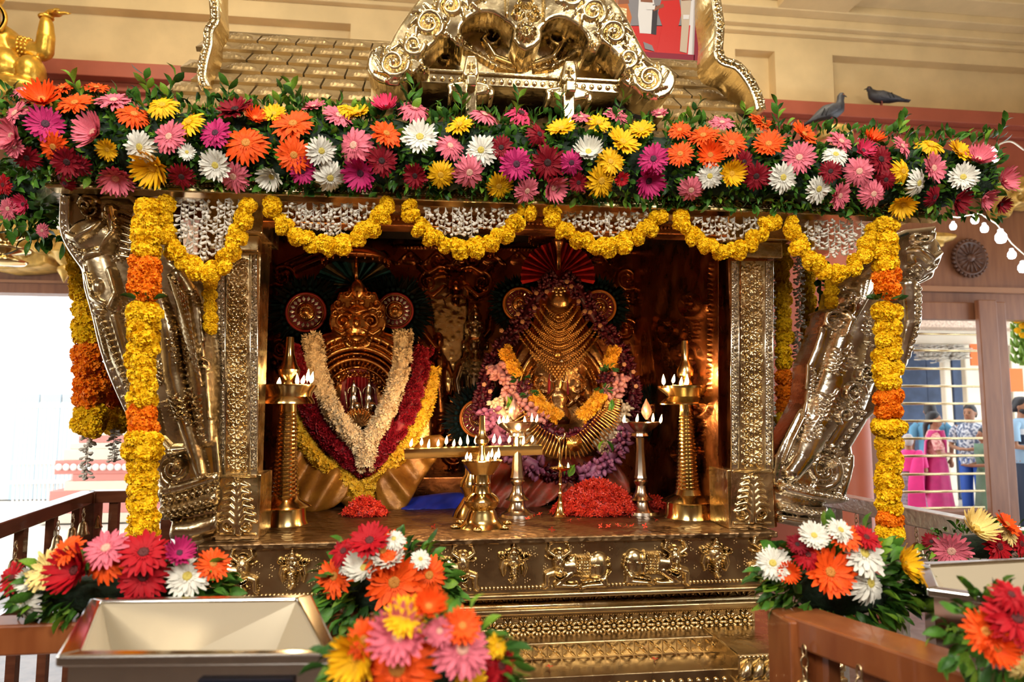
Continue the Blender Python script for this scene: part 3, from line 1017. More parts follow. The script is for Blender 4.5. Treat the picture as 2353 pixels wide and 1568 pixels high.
b.build('leaf_frieze', GOLD, eave)

b = MB()
_q = [(X_EL + .02, Y_E + .02), (X_EL + .02, 2.75), (X_EL - .20, 2.60), (X_EL - .25, 2.16)]
b.add([(x, y, Z_EB + .012) for x, y in _q] + [(x, y, Z_EB + .05) for x, y in _q], [(0, 1, 2, 3), (7, 6, 5, 4), (0, 4, 5, 1), (1, 5, 6, 2), (2, 6, 7, 3), (3, 7, 4, 0)])
b.build('eave_corner', SILVB, eave, smooth=False)

# ------------------------------------------------------------------ tiled roof
roof = obj('roof', None, shrine)
ZR, YR = P(700, 92, 2.36).z, 2.36
ZB, YB = P(700, 300, 1.87).z, 1.87
X_RL, X_RR = -0.735, 0.985
b = MB()
b.add([(X_RL, YB, ZB - .03), (X_RR, YB, ZB - .03), (X_RR, YR, ZR - .03), (X_RL, YR, ZR - .03), (X_RL, YR + .6, ZB - .03), (X_RR, YR + .6, ZB - .03)],
      [(0, 1, 2, 3), (3, 2, 5, 4), (0, 3, 4), (1, 5, 2)])
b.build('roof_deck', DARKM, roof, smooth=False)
boxes('roof_base', COPPER, roof, [((X_RL + .02, 2.2, Z_CEIL + .04), (X_RR - .02, 2.6, Z_CEIL + .08))])
slope = Vector((0, YR - YB, ZR - ZB)); sl = slope.length; su = slope.normalized(); sn = Vector((0, -su.z, su.y))
NR = 8
rl = sl / NR
tw_ = 0.126
# one tile: thin slab with an embossed shell fan
nx_, ny_ = 26, 14
gx, gy = np.meshgrid(np.linspace(-.5, .5, nx_), np.linspace(0, 1, ny_))
ang = np.arctan2(gy - .02, gx * 1.5); rad = np.hypot(gx * 1.7, (gy - .02) * .9)
hh = np.where((rad < .72) & (rad > .08), (np.abs(np.cos(ang * 9)) ** .6) * .013 * np.sin(np.clip(rad / .72, 0, 1) * PI), 0)
hh = hh * np.clip((gy - .06) / .12, 0, 1)
hh = hh + .003 * np.exp(-((rad - .75) / .05) ** 2) * (gy > .05)
Vt = np.stack([gx * tw_ * .955, gy * rl * 1.12, hh + .018 - gy * .012], -1).reshape(-1, 3)
ii = np.arange(nx_ * ny_).reshape(ny_, nx_)
Ft = np.stack([ii[:-1, :-1], ii[:-1, 1:], ii[1:, 1:], ii[1:, :-1]], -1).reshape(-1, 4).tolist()
n0 = len(Vt)
edge = list(ii[0, :]) + list(ii[1:, -1]) + list(ii[-1, -2::-1]) + list(ii[-2:0, 0])
Vt = np.concatenate([Vt, Vt[edge] - [0, 0, .016]])
m_ = len(edge)
Ft += [(edge[(k + 1) % m_], edge[k], n0 + k, n0 + (k + 1) % m_) for k in range(m_)]
tile_me = mesh_from('roof_tile', Vt, Ft, ROOFT, True)
try: tile_me.set_sharp_from_angle(angle=math.radians(50))
except Exception: pass
RM = Matrix(((1, 0, 0), (0, su.y, sn.y), (0, su.z, sn.z))).to_euler()
for r in range(NR):
    x = X_RL + (tw_ * .5 if r % 2 else 0) + .02
    while x < X_RR + .03:
        p = Vector((min(max(x, X_RL + .03), X_RR - .03), YB, ZB)) + su * (r * rl)
        o = obj('roof_tile', tile_me, roof, inside([p], roof)[0])
        o.rotation_euler = (RM.x + random.uniform(-.012, .012), random.uniform(-.012, .012), random.uniform(-.015, .015))
        x += tw_
b = MB()
b.tube([(X_RL, YR, ZR + .002), (X_RR, YR, ZR + .002)], .012, 8)
b.build('ridge_cap', ROOFT, roof)


def strip_poly(pts, w):
    pts = smooth_path(pts, 4)
    L, R = [], []
    for i, p in enumerate(pts):
        a = np.array(pts[max(i - 1, 0)][:2]); c = np.array(pts[min(i + 1, len(pts) - 1)][:2])
        t = (c - a) / max(1e-6, np.linalg.norm(c - a)); n = np.array([-t[1], t[0]])
        L.append(tuple(np.array(p[:2]) + n * w)); R.append(tuple(np.array(p[:2]) - n * w))
    return L + R[::-1]


for (pts, side, dep) in (([(474, 204), (464, 178), (468, 140), (478, 102), (480, 70), (494, 45), (492, 0), (492, -60)], -1, .09),
                         ([(1749, 254), (1740, 220), (1720, 182), (1694, 152), (1662, 140), (1650, 118), (1653, 60), (1645, 0), (1645, -60)], 1, .13)):
    pp = smooth_path(pts, 5)
    S = []
    for i, q in enumerate(pp):
        S.append(('e', q[0], q[1], 6, 4.5, 0, 6 + 2 * (i % 2)))
        if i % 3 == 0:
            S.append(spiral(q[0] + side * 4, q[1], 6, 1, 1.1, i, side, 2, 1.4, 7))
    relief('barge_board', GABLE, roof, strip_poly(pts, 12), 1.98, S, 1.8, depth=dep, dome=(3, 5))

# ------------------------------------------------------------------ gable
gable = obj('gable', None, shrine)
YG = 1.78
arch = [(843, 150), (850, 120), (870, 106), (893, 103), (906, 80), (925, 50), (950, 15), (975, -15), (1020, -50), (1100, -75), (1200, -82), (1290, -70), (1360, -40),
        (1410, 0), (1440, 42), (1465, 92), (1486, 130), (1502, 143), (1525, 145), (1547, 163), (1553, 190), (1540, 218), (1510, 231), (1475, 225), (1456, 208), (1430, 192),
        (1423, 178), (1433, 160), (1423, 138), (1398, 114), (1380, 106), (1371, 122), (1350, 119), (1345, 105), (1349, 90), (1335, 70), (1310, 50), (1285, 43), (1262, 50),
        (1252, 62), (1244, 70), (1243, 95), (1208, 119), (1177, 93), (1180, 66), (1160, 50), (1135, 33), (1105, 30), (1080, 42), (1062, 62), (1059, 80), (1067, 98),
        (1062, 110), (1046, 104), (1030, 88), (1010, 94), (986, 114), (974, 132), (976, 150), (987, 164), (975, 173), (958, 166), (935, 190), (905, 199), (870, 190), (850, 172)]
S = []
for (cx, cy, r, d, a0) in ((905, 150, 34, 1, 0), (985, 60, 34, -1, 1), (1035, 20, 30, 1, 2), (1090, -8, 26, -1, 0), (1310, -6, 26, 1, 0), (1360, 32, 30, -1, 1), (1408, 82, 32, 1, 2), (1488, 185, 34, -1, PI),
                           (950, 110, 24, 1, 0), (1440, 140, 24, -1, PI), (1140, -40, 30, 1, 0), (1270, -40, 30, -1, 0)):
    S.append(spiral(cx, cy, r, 4, 1.8, a0, d, 8, 4, 11)); S.append(('e', cx, cy, 8, 8, 0, 15))
    for k in range(7):
        a = a0 + d * k * .75
        S.append(('c', [(cx + math.cos(a) * r * .9, cy + math.sin(a) * r * .9, 5, 9), (cx + math.cos(a + .5 * d) * r * 1.35, cy + math.sin(a + .5 * d) * r * 1.35, 3, 6)]))
for (cx, cy) in ((1058, 92), (1357, 108), (972, 160), (1436, 176)):
    S += rosette(cx, cy, 12, 9)
# crest shield in the middle with its flower
S += [('c', [(1163, -70, 4, 12), (1163, 40, 4, 12)]), ('c', [(1248, -70, 4, 12), (1248, 50, 4, 12)])]
S += rosette(1208, 78, 24, 16, 12) + [spiral(1188, 35, 14, 2, 1.5, 0, 1, 4, 2, 14), spiral(1228, 38, 14, 2, 1.5, PI, -1, 4, 2, 14), ('e', 1207, 5, 18, 14, 0, 16), ('e', 1207, -22, 10, 12, 0, 14)]
S += dots((1180, 20), (1234, 22), 8, 3.4, 15)
rr = RNG.uniform(0, 1, (90, 2))
for (u, v) in rr:
    S.append(('e', 850 + u * 690, -70 + v * 300, 3.4, 3.4, 0, 6))
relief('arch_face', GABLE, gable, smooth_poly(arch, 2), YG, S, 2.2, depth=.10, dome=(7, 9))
# recessed tympanum with scrollwork
S = []
for k, s in ((0, -1), (1, 1)):
    c0 = 1204 + s * 4
    S += [('c', [(c0 + s * 15, 150, 8, 8), (c0 + s * 62, 135, 9, 12), (c0 + s * 88, 95, 8, 12), (c0 + s * 70, 70, 6, 10)]), spiral(c0 + s * 72, 92, 22, 3, 1.4, -PI / 2, -s, 6, 3, 13)]
    for i in range(7):
        t = i / 6
        S.append(('c', [(c0 + s * (20 + 60 * t), 165 - 20 * t, 5, 9), (c0 + s * (60 + 75 * t), 150 - 45 * t + 10, 5, 11), (c0 + s * (72 + 80 * t), 125 - 45 * t + 12, 3, 7)]))
    S += [spiral(c0 + s * 175, 132 + (10 if s > 0 else 0), 24, 3, 1.7, 0, s, 6, 3, 12), spiral(c0 + s * 130, 110 + (6 if s > 0 else 0), 14, 3, 1.2, 0, -s, 5, 3, 10)]
S += [('e', 1200, 140, 26, 22, 0, 14), ('e', 1200, 150, 14, 12, 0, 18)]
for i in range(9):
    a = PI * i / 8
    S.append(('e', 1200 + 24 * math.cos(a), 150 - 10 + 20 * math.sin(a), 6, 6, 0, 12))
S += [('c', [(1000, 168, 3, 8), (1405, 196, 3, 8)])]
relief('tympanum', GOLD, gable, [(965, 190), (965, 20), (1200, -30), (1440, 20), (1440, 206)], YG + .12, S, 2.2, depth=.02, px_scale=1.7 * YG / F_PX)
# beam of beads, posts and corbels
zb0 = P(1190, 176, YG + .03).z; zb1 = P(1190, 206, YG + .03).z
xg0, xg1 = xa(968, YG + .03, 170), xa(1424, YG + .03, 205)
boxes('gable_beam', GABLE, gable, [((xg0, YG + .03, zb1 + .006), (xg1, YG + .16, zb0)), ((xg0 - .005, YG + .02, zb0 - .004), (xg1 + .005, YG + .14, zb0 + .004))], .002)
for i in range(24):
    x = xg0 + (xg1 - xg0) * (i + .5) / 24
    b = MB(); b.ball((x, YG + .028, .5 * (zb0 + zb1)), .0075, 8, 6, s=(1, .6, 1)); b.build('beam_boss', GABLE, gable)
boxes('dormer_side', ROOFT, gable, [((xa(845, YG, 190), YG + .1, P(850, 222, YG).z), (xa(862, YG, 190), YG + .5, P(850, 160, YG).z))])
boxes('dormer_side', ROOFT, gable, [((xa(1535, YG, 200), YG + .1, P(1540, 236, YG).z), (xa(1550, YG, 200), YG + .5, P(1540, 190, YG).z))])
boxes('dormer_shade_fill', DARKM, gable, [((xa(870, YG, 190), YG + .17, Z_EB + .1), (xa(1535, YG, 200), YG + .2, P(1200, 185, YG + .16).z)),
                                    ((xa(960, YG, 100), YG + .15, Z_EB + .1), (xa(1440, YG, 100), YG + .3, P(1200, 40, YG + .16).z))])  # dark panels standing in for the shade inside the dormer opening
for cx, y0 in ((1082, 128), (1308, 140)):
    pk = obj('gable_post', None, gable)
    Yq = YG - .01
    S = [('c', [(cx, y0 + 18, 3, 8), (cx, y0 + 40, 3, 8)]), ('e', cx - 6, y0 + 26, 3, 6, .5, 8), ('e', cx + 6, y0 + 26, 3, 6, -.5, 8), ('e', cx, y0 + 46, 9, 5, 0, 7)]
    relief('post_head', GABLE, pk, [(cx - 12, y0 + 8), (cx - 8, y0), (cx + 10, y0), (cx + 15, y0 + 8), (cx + 18, y0 + 42), (cx + 14, y0 + 50), (cx - 14, y0 + 50), (cx - 19, y0 + 42)], Yq, S, 1.8, depth=.07, dome=(4, 5))
    relief('corbel', GABLE, pk, smooth_poly([(cx - 52, y0 + 78), (cx - 55, y0 + 68), (cx - 42, y0 + 62), (cx, y0 + 58), (cx + 40, y0 + 66), (cx + 54, y0 + 80), (cx + 52, y0 + 94), (cx + 42, y0 + 98), (cx + 38, y0 + 88), (cx + 16, y0 + 92), (cx - 12, y0 + 92), (cx - 38, y0 + 82), (cx - 44, y0 + 92), (cx - 52, y0 + 92)], 2),
           Yq + .02, [('e', cx - 40, y0 + 74, 5, 5, 0, 6), ('e', cx + 40, y0 + 80, 5, 5, 0, 6)], 2.0, depth=.06, dome=(5, 8))
    boxes('post_shaft', GABLE, pk, [((xa(cx - 12, Yq, 200), Yq + .005, Z_EB + .1), (xa(cx + 14, Yq, 200), Yq + .06, P(cx, y0 + 48, Yq).z)),
                                    ((xa(cx - 10, Yq, 200), Yq - .03, P(cx, y0 + 80, Yq).z), (xa(cx + 11, Yq, 200), Yq + .04, P(cx, y0 + 56, Yq).z))], .004)

# ------------------------------------------------------------------ slanting lion brackets
LB = [(146, 445), (305, 448), (330, 470), (395, 480), (400, 600), (425, 616), (455, 648), (472, 690), (482, 725), (492, 775), (500, 850), (502, 1000), (510, 1090), (510, 1238), (470, 1250),
      (430, 1256), (396, 1238), (404, 1198), (372, 1190), (366, 1140), (370, 1085), (336, 1040), (302, 968), (272, 905), (247, 840), (228, 775), (212, 700), (196, 650), (186, 615), (160, 578), (144, 545), (138, 505)]
S = []
edge_pts = [(150, 450), (148, 510), (156, 548), (180, 588), (204, 622), (204, 655), (222, 720), (238, 790), (258, 850), (284, 912), (314, 974), (345, 1035)]
S.append(('c', [(x, y, 12, 16) for x, y in smooth_path(edge_pts, 4)]))
for (x, y) in smooth_path(edge_pts, 6)[::2]:
    S.append(('e', x, y, 3.6, 3.6, 0, 19))
S += [('e', 222, 548, 56, 44, 0, 30), ('e', 212, 470, 26, 22, 0, 24), spiral(213, 486, 20, 3, 1.5, 0, 1, 5, 3, 32), ('e', 210, 490, 8, 8, 0, 36),
      ('c', [(170, 548, 9, 36), (200, 560, 10, 40), (235, 540, 10, 40), (262, 505, 8, 34)]), ('c', [(178, 585, 8, 30), (210, 596, 10, 36), (250, 585, 9, 34), (282, 548, 8, 28)]),
      ('c', [(265, 490, 16, 30), (275, 540, 15, 32), (258, 580, 10, 30)])]
for i in range(7):
    S.append(('c', [(285, 490 + i * 17, 6, 22), (308, 500 + i * 16, 5, 18), (316, 488 + i * 16, 3, 12)]))
S += [('c', [(236, 612, 34, 26), (262, 700, 38, 30), (290, 800, 40, 28), (330, 900, 34, 24), (360, 1000, 26, 18)]),
      ('e', 246, 668, 20, 26, 0, 42), ('e', 250, 720, 26, 14, 0, 40), ('c', [(214, 640, 9, 34), (228, 690, 8, 38), (262, 706, 8, 44)]), ('c', [(270, 628, 9, 32), (286, 680, 8, 34), (276, 712, 8, 42)])]
for i in range(16):
    t = i / 15
    S.append(('e', 254 + 74 * t, 735 + 215 * t, 6, 7, .5, 38 - 8 * t))
S += [('c', [(232, 740, 12, 30), (256, 850, 12, 32), (296, 930, 10, 28)]), ('c', [(284, 735, 12, 30), (312, 830, 12, 32), (344, 910, 10, 28)])]
# second beast: mane, flank and leg
S += [('c', [(418, 640, 24, 22), (446, 700, 34, 28), (462, 800, 36, 28), (470, 900, 30, 24), (480, 1010, 18, 18)])]
for i in range(9):
    S.append(('c', [(400 + i * 6, 640 + i * 6, 4, 34), (418 + i * 6, 690 + i * 14, 5, 36), (430 + i * 6, 760 + i * 16, 3, 26)]))
S += [spiral(412, 660, 16, 3, 1.4, 0, 1, 5, 3, 34), ('c', [(376, 690, 16, 20), (396, 770, 24, 26), (405, 860, 26, 28), (430, 960, 22, 28), (462, 1060, 18, 30), (470, 1085, 15, 32)]),
      ('c', [(474, 720, 4, 20), (484, 800, 6, 24), (488, 880, 5, 24), (492, 960, 5, 20)])]
S += [('e', 478, 815, 14, 36, .1, 36), spiral(480, 840, 16, 3, 1.3, 1, -1, 5, 3, 40)]
# foot ornament with eye, scroll and fish-scale band
S += [spiral(405, 1075, 40, 6, 1.6, 2, 1, 11, 6, 24), ('e', 422, 1062, 15, 15, 0, 34), ('e', 422, 1062, 7, 7, 0, 40), ('c', [(378, 1010, 12, 20), (400, 1035, 14, 24), (440, 1030, 10, 24)]),
      ('c', [(372, 1130, 12, 20), (420, 1120, 12, 24), (470, 1105, 12, 24), (505, 1095, 10, 20)]), ('c', [(376, 1180, 16, 20), (430, 1165, 16, 26), (505, 1140, 16, 24)]), ('c', [(404, 1215, 22, 26), (450, 1215, 26, 28), (506, 1200, 24, 24)])]
for i in range(8):
    S.append(('e', 382 + i * 17, 1150 - i * 4, 8, 8, 0, 28)); S.append(('e', 380 + i * 17, 1133 - i * 5, 5, 5, 0, 26))
for i in range(9):
    for j in range(3):
        S.append(('e', 392 + i * 13 + (j % 2) * 6, 1172 - i * 3 + j * 9, 5.5, 5.5, 0, 30))
for (x, y, a, l) in ((300, 700, 1.2, 70), (420, 760, 1.4, 80), (440, 900, 1.3, 80), (395, 900, 1.2, 70), (310, 860, 1.1, 70), (270, 600, -.6, 40), (460, 660, 1.3, 50), (350, 820, 1.2, 70)):
    S += acanthus(x, y, a, l, 9, 18, 5)
for i in range(22):
    S.append(('e', 392 + 4.2 * i, 700 + 15 * i, 4.5, 4.5, 0, 20))
LBY = lambda x, y: 2.06 - .10 * np.clip((1200 - y) / 760, 0, 1)
lbk = relief('lion_bracket', BRONZ, shrine, LB, LBY, S, 2.0, depth=.08, dome=(12, 16), fine=(13, .42), label='slanting lion bracket with mane and bead-edged crest')

ce = [('e', x, y, 4, 4, 0, 5) for (x, y) in smooth_path(edge_pts, 6)[::2]]
relief('crest_edge', SILVB, lbk, strip_poly(edge_pts, 12), lambda x, y: LBY(x, y) - .026, ce, 2.0, depth=.05, dome=(4, 6))

RB = [(2080, 528), (2150, 520), (2140, 560), (2149, 600), (2138, 640), (2106, 655), (2113, 690), (2098, 745), (2078, 795), (2068, 880), (2030, 930), (1992, 965), (1955, 1028), (1962, 1070),
      (1948, 1110), (1942, 1150), (1892, 1160), (1886, 1212), (1860, 1216), (1776, 1200), (1773, 1092), (1780, 1050), (1795, 1015), (1818, 970), (1842, 925), (1850, 880), (1852, 838), (1868, 800),
      (1880, 765), (1888, 716), (1912, 706), (1920, 668), (1950, 645), (1985, 615), (2015, 580), (2050, 540)]
S = [('e', 2112, 590, 34, 46, .2, 30), spiral(2098, 552, 16, 3, 1.4, 0, 1, 5, 3, 36), ('e', 2096, 553, 6, 6, 0, 42), ('c', [(2085, 580, 9, 36), (2110, 604, 10, 40), (2136, 590, 7, 32)]),
     ('c', [(2084, 620, 9, 32), (2104, 636, 9, 34), (2130, 622, 7, 28)]), ('c', [(2075, 660, 22, 24), (2080, 740, 22, 26), (2060, 830, 20, 22)])]
S += [('c', [(x, y, 8, 18) for x, y in smooth_path([(2142, 540), (2138, 600), (2128, 640), (2104, 660), (2104, 700), (2088, 760), (2072, 820)], 4)])]
for i in range(10):
    S.append(('e', 2090 - i * 1.5, 670 + i * 15, 6, 7, 0, 34))
S += [('c', [(2000, 620, 26, 22), (1975, 690, 42, 30), (1950, 780, 46, 34), (1920, 880, 48, 34), (1880, 970, 40, 30), (1840, 1050, 26, 28), (1812, 1085, 22, 30)]),
      ('c', [(2000, 700, 26, 26), (1985, 780, 34, 32), (1975, 860, 30, 30), (1950, 940, 26, 26), (1900, 1020, 20, 24)])]
for i in range(7):
    S.append(('c', [(2020 - i * 11, 610 + i * 8, 5, 34), (1990 - i * 9, 650 + i * 12, 6, 40), (1966 - i * 8, 690 + i * 14, 4, 30)]))
S += [spiral(1905, 740, 28, 4, 1.3, 0, -1, 8, 4, 42), ('e', 1936, 690, 18, 20, 0, 34), spiral(1965, 860, 22, 3, 1.5, 1, 1, 5, 3, 46), spiral(1935, 905, 26, 3, 1.6, 0, -1, 6, 3, 46), spiral(1918, 955, 20, 3, 1.4, 2, 1, 5, 3, 42)]
for i in range(14):
    S.append(('e', 1955 + 26 * math.cos(i * .33 - 1), 820 + 34 * math.sin(i * .33 - 1), 3, 3, 0, 46))
S += [('c', [(1850, 900, 5, 20), (1840, 960, 6, 24), (1815, 1010, 6, 24), (1795, 1060, 6, 24)])]
for i in range(12):
    S.append(('e', 1965 - i * 9, 950 + i * 14, 6, 8, .7, 30))
S += [spiral(1885, 1080, 44, 6, 1.6, 2, -1, 12, 6, 26), ('e', 1892, 1062, 14, 14, 0, 36), ('e', 1892, 1062, 7, 7, 0, 42), ('c', [(1950, 1050, 8, 20), (1940, 1100, 9, 24), (1925, 1140, 9, 22)]),
      ('c', [(1790, 1120, 14, 24), (1850, 1135, 14, 28), (1930, 1150, 12, 22)]), ('c', [(1785, 1160, 14, 24), (1830, 1170, 14, 26), (1885, 1172, 12, 20)]), ('c', [(1785, 1190, 12, 22), (1850, 1200, 14, 24)])]
for i in range(9):
    S.append(('e', 1790 + i * 16, 1108 + i * 4, 8, 8, 0, 30)); S.append(('e', 1786 + i * 11, 1160 + i * 2, 5, 5, 0, 30))
for i in range(10):
    a = -1.6 + i * .32
    S.append(('c', [(1885 + 46 * math.cos(a), 1080 + 46 * math.sin(a), 5, 22), (1885 + 62 * math.cos(a + .2), 1080 + 58 * math.sin(a + .2), 3, 14)]))
for (x, y, a, l) in ((1990, 720, 2.0, 60), (1930, 800, 2.1, 70), (1900, 900, 2.0, 70), (1965, 880, 2.0, 70), (2100, 700, 1.8, 50), (1860, 960, 2.1, 60), (1960, 660, 2.3, 50)):
    S += acanthus(x, y, a, l, 9, 16, 5)
for i in range(18):
    S.append(('e', 1862 + 1.5 * math.sin(i), 850 + 9 * i, 4, 4, 0, 18))
RBY = lambda x, y: 2.08 - .08 * np.clip((1200 - y) / 700, 0, 1)
relief('lion_bracket', BELLM, shrine, RB, RBY, S, 2.0, depth=.08, dome=(12, 16), fine=(13, .42), label='slanting lion bracket with smooth breast and scrolled mane')

# ================================================================== FLOWERS AND GARLANDS
def petal(V, Fc, a, r0, L, w, z0, rise, droop, tw, rn):
    n = len(V)
    ca, sa = math.cos(a), math.sin(a)
    prof = [0.45, 0.75, 1.0, 0.95, 0.30]
    for i, q in enumerate(prof):
        t = i / (len(prof) - 1)
        r = r0 + (L - r0) * t
        z = z0 + rise * t - droop * t * t
        for k in (-1, 0, 1):
            d = k * w * q
            zz_ = z + (0.25 * w if k else 0) * q + tw * k * w * t
            V.append((ca * r - sa * d, sa * r + ca * d, zz_))
    for i in range(len(prof) - 1):
        for k in range(2):
            b_ = n + i * 3 + k
            Fc.append((b_, b_ + 3, b_ + 4, b_ + 1))


def gerbera_meshes(color, var, n_out=23):
    rn = random.Random(hash((len(color), var)) & 0xffff)
    V, Fc = [], []
    dr = (0.10, 0.34, -0.08, -.50)[var]
    for k in range(n_out):
        a = 2 * PI * (k + rn.uniform(-.25, .25)) / n_out
        petal(V, Fc, a, .14, rn.uniform(.86, 1.04), rn.uniform(.085, .118), 0.0, .10 + rn.uniform(-.03, .05), dr + rn.uniform(-.08, .14), rn.uniform(-.6, .6), rn)
    n2 = n_out - 4
    for k in range(n2):
        a = 2 * PI * (k + .5 + rn.uniform(-.25, .25)) / n2
        petal(V, Fc, a, .12, rn.uniform(.66, .84), rn.uniform(.075, .105), .04, .17 + rn.uniform(-.03, .06), dr + rn.uniform(-.06, .10), rn.uniform(-.6, .6), rn)
    for k in range(22):
        a = 2 * PI * (k + rn.uniform(-.3, .3)) / 22
        petal(V, Fc, a, .10, rn.uniform(.30, .40), .03, .06, .14, .05, 0, rn)
    pm = mesh_from('petal_ring', V, Fc, PET[color])
    c = MB()
    c.lathe([(.02, -.02), (.19, .02), (.21, .09), (.17, .14), (.10, .15), (.01, .125)], n=14)
    for k in range(20):
        a = k * 2.4
        r = .018 + .18 * math.sqrt(k / 20)
        c.ball((math.cos(a) * r, math.sin(a) * r, .14 - .2 * r * r), .024, 5, 4)
    cm = c.mesh('flower_center', mat('center_' + color.replace(' ', '_'), CEN[color], .7, var=.35, vscale=60))
    return pm, cm


GERB = {}


def flower(color, pos, radius, nrm, label, group, name='gerbera', var=None, n_out=23):
    var = random.choice((0, 0, 1, 2, 3)) if var is None else var
    key = (color, var, n_out)
    if key not in GERB:
        GERB[key] = gerbera_meshes(color, var, n_out)
    o = thing(name, label, 'flower', pos, group)
    q = Vector(nrm).normalized().to_track_quat('Z', 'Y')
    o.rotation_euler = (q @ Euler((0, 0, random.uniform(0, 6.28))).to_quaternion()).to_euler()
    o.scale = (radius, radius, radius * random.uniform(.85, 1.15))
    obj('petal_ring', GERB[key][0], o)
    obj('flower_center', GERB[key][1], o)
    return o


# ---- leaves
def leaf_data(L, w, fold, curl, n=5):
    V, Fc = [], []
    prof = [0.08, .72, 1.0, .78, .05]
    for i, q in enumerate(prof):
        t = i / (len(prof) - 1)
        z = curl * math.sin(t * PI * .9) * L
        for k in (-1, 0, 1):
            V.append((k * w * q, t * L, z + abs(k) * fold * w * q))
    for i in range(len(prof) - 1):
        for k in range(2):
            b_ = i * 3 + k
            Fc.append((b_, b_ + 1, b_ + 4, b_ + 3))
    return V, Fc


LEAFV = [leaf_data(1, .21, .4, .14), leaf_data(1, .27, .3, -.16), leaf_data(1, .15, .5, .25)]
LEAF_ME = [[mesh_from('leaf', v, f, g) for g in GREEN] for (v, f) in LEAFV]


def leaf_rot(d):
    d = Vector(d).normalized()
    q = d.to_track_quat('Y', 'Z')
    return (q @ Euler((0, random.uniform(-1.3, 1.3), 0)).to_quaternion())


def leaf_part(parent, pos, d, L, g=None):
    g = random.choice((0, 0, 1, 2)) if g is None else g
    o = obj('leaf', LEAF_ME[random.randrange(3)][g], parent, inside([pos], parent)[0])
    o.rotation_euler = leaf_rot(d).to_euler()
    o.scale = (L, L, L)
    return o


def leaf_mass(parent, items, name='leaf_mass'):
    """many small leaves nobody could count, joined"""
    V, Fc, mi = [], [], []
    for (pos, d, L) in items:
        v, f = LEAFV[random.randrange(3)]
        q = leaf_rot(d)
        n = len(V)
        V.extend([tuple(Vector(pos) + q @ (Vector(p) * L)) for p in v])
        Fc.extend([tuple(i + n for i in x) for x in f])
        mi.extend([random.choice((0, 1, 0, 0, 2))] * len(f))
    me = mesh_from(name, inside(V, parent), Fc, GREEN)
    me.polygons.foreach_set('material_index', np.array(mi, dtype=np.int32))
    o = obj(name, me, parent)
    o['kind'] = 'stuff'
    return o


# ---- flowered eave
def row_c(px):
    return 302 + .045 * px


EG = thing('leaf_garland', 'long garland of glossy green leaves covering the shrine eave', 'garland', P(1180, 355, 1.78))
YF = 1.765
V, Fc = [], []
ns, nk = 60, 12
for i in range(ns + 1):
    px = 12 + (2285 - 12) * i / ns
    c = P(px, row_c(px), YF)
    hv = 78 * sc_at(YF) * (1.0 if 1 < i < ns - 1 else .6) * (1 + .12 * math.sin(i * 1.7))
    for k in range(nk):
        a = 2 * PI * k / nk
        V.append((c.x, c.y + .03 - .045 * math.cos(a), c.z + hv * math.sin(a)))
for i in range(ns):
    for k in range(nk):
        k2 = (k + 1) % nk
        Fc.append((i * nk + k, i * nk + k2, (i + 1) * nk + k2, (i + 1) * nk + k))
Fc += [tuple(range(nk)), tuple(ns * nk + k for k in range(nk))]
obj('moss_core', mesh_from('moss_core', inside(V, EG), Fc, FOAM), EG)
items = []
for i in range(3800):
    px = random.uniform(-5, 2300)
    v = random.uniform(-1.12, 1.12)
    pos = P(px, row_c(px) + v * 86, YF - .015 + .045 * v * v)
    d = Vector((random.uniform(-1, 1), -random.uniform(.1, .9), -v * .9 + random.uniform(-.6, .6)))
    items.append((pos, d, random.uniform(.02, .036)))
leaf_mass(EG, items)
for i in range(300):
    px = random.uniform(5, 2290)
    top = i % 2 == 0
    v = random.uniform(-1.12, -.8) if top else random.uniform(.75, 1.18)
    if i % 7 == 0:
        v = random.uniform(-.6, .6)
    pos = P(px, row_c(px) + v * 86, YF - .02 + .045 * min(1, v * v))
    d = Vector((random.uniform(-.6, .6), -random.uniform(0.0, .5), (1 if top else -1) * random.uniform(.1, 1.0)))
    leaf_part(EG, pos, d, random.uniform(.026, .044))
for px in (190, 350, 520, 640, 690, 930, 945, 1185, 1300, 1410, 1580, 1700, 1790, 2060, 2290, 380, 1060):
    base = P(px, row_c(px) - 80, YF)
    dirv = Vector((random.uniform(-.5, .5), -.15, 1)).normalized()
    ln = random.uniform(.05, .085)
    b = MB(); b.tube([base, base + dirv * ln], [.0016, .0008], 5); b.build('twig', GREEN[1], EG)
    for j in range(6):
        leaf_part(EG, base + dirv * ln * (j + 1) / 6, dirv + Vector(((-1) ** j * .9, -.4, .1)), random.uniform(.026, .042), random.choice((0, 1, 2)))

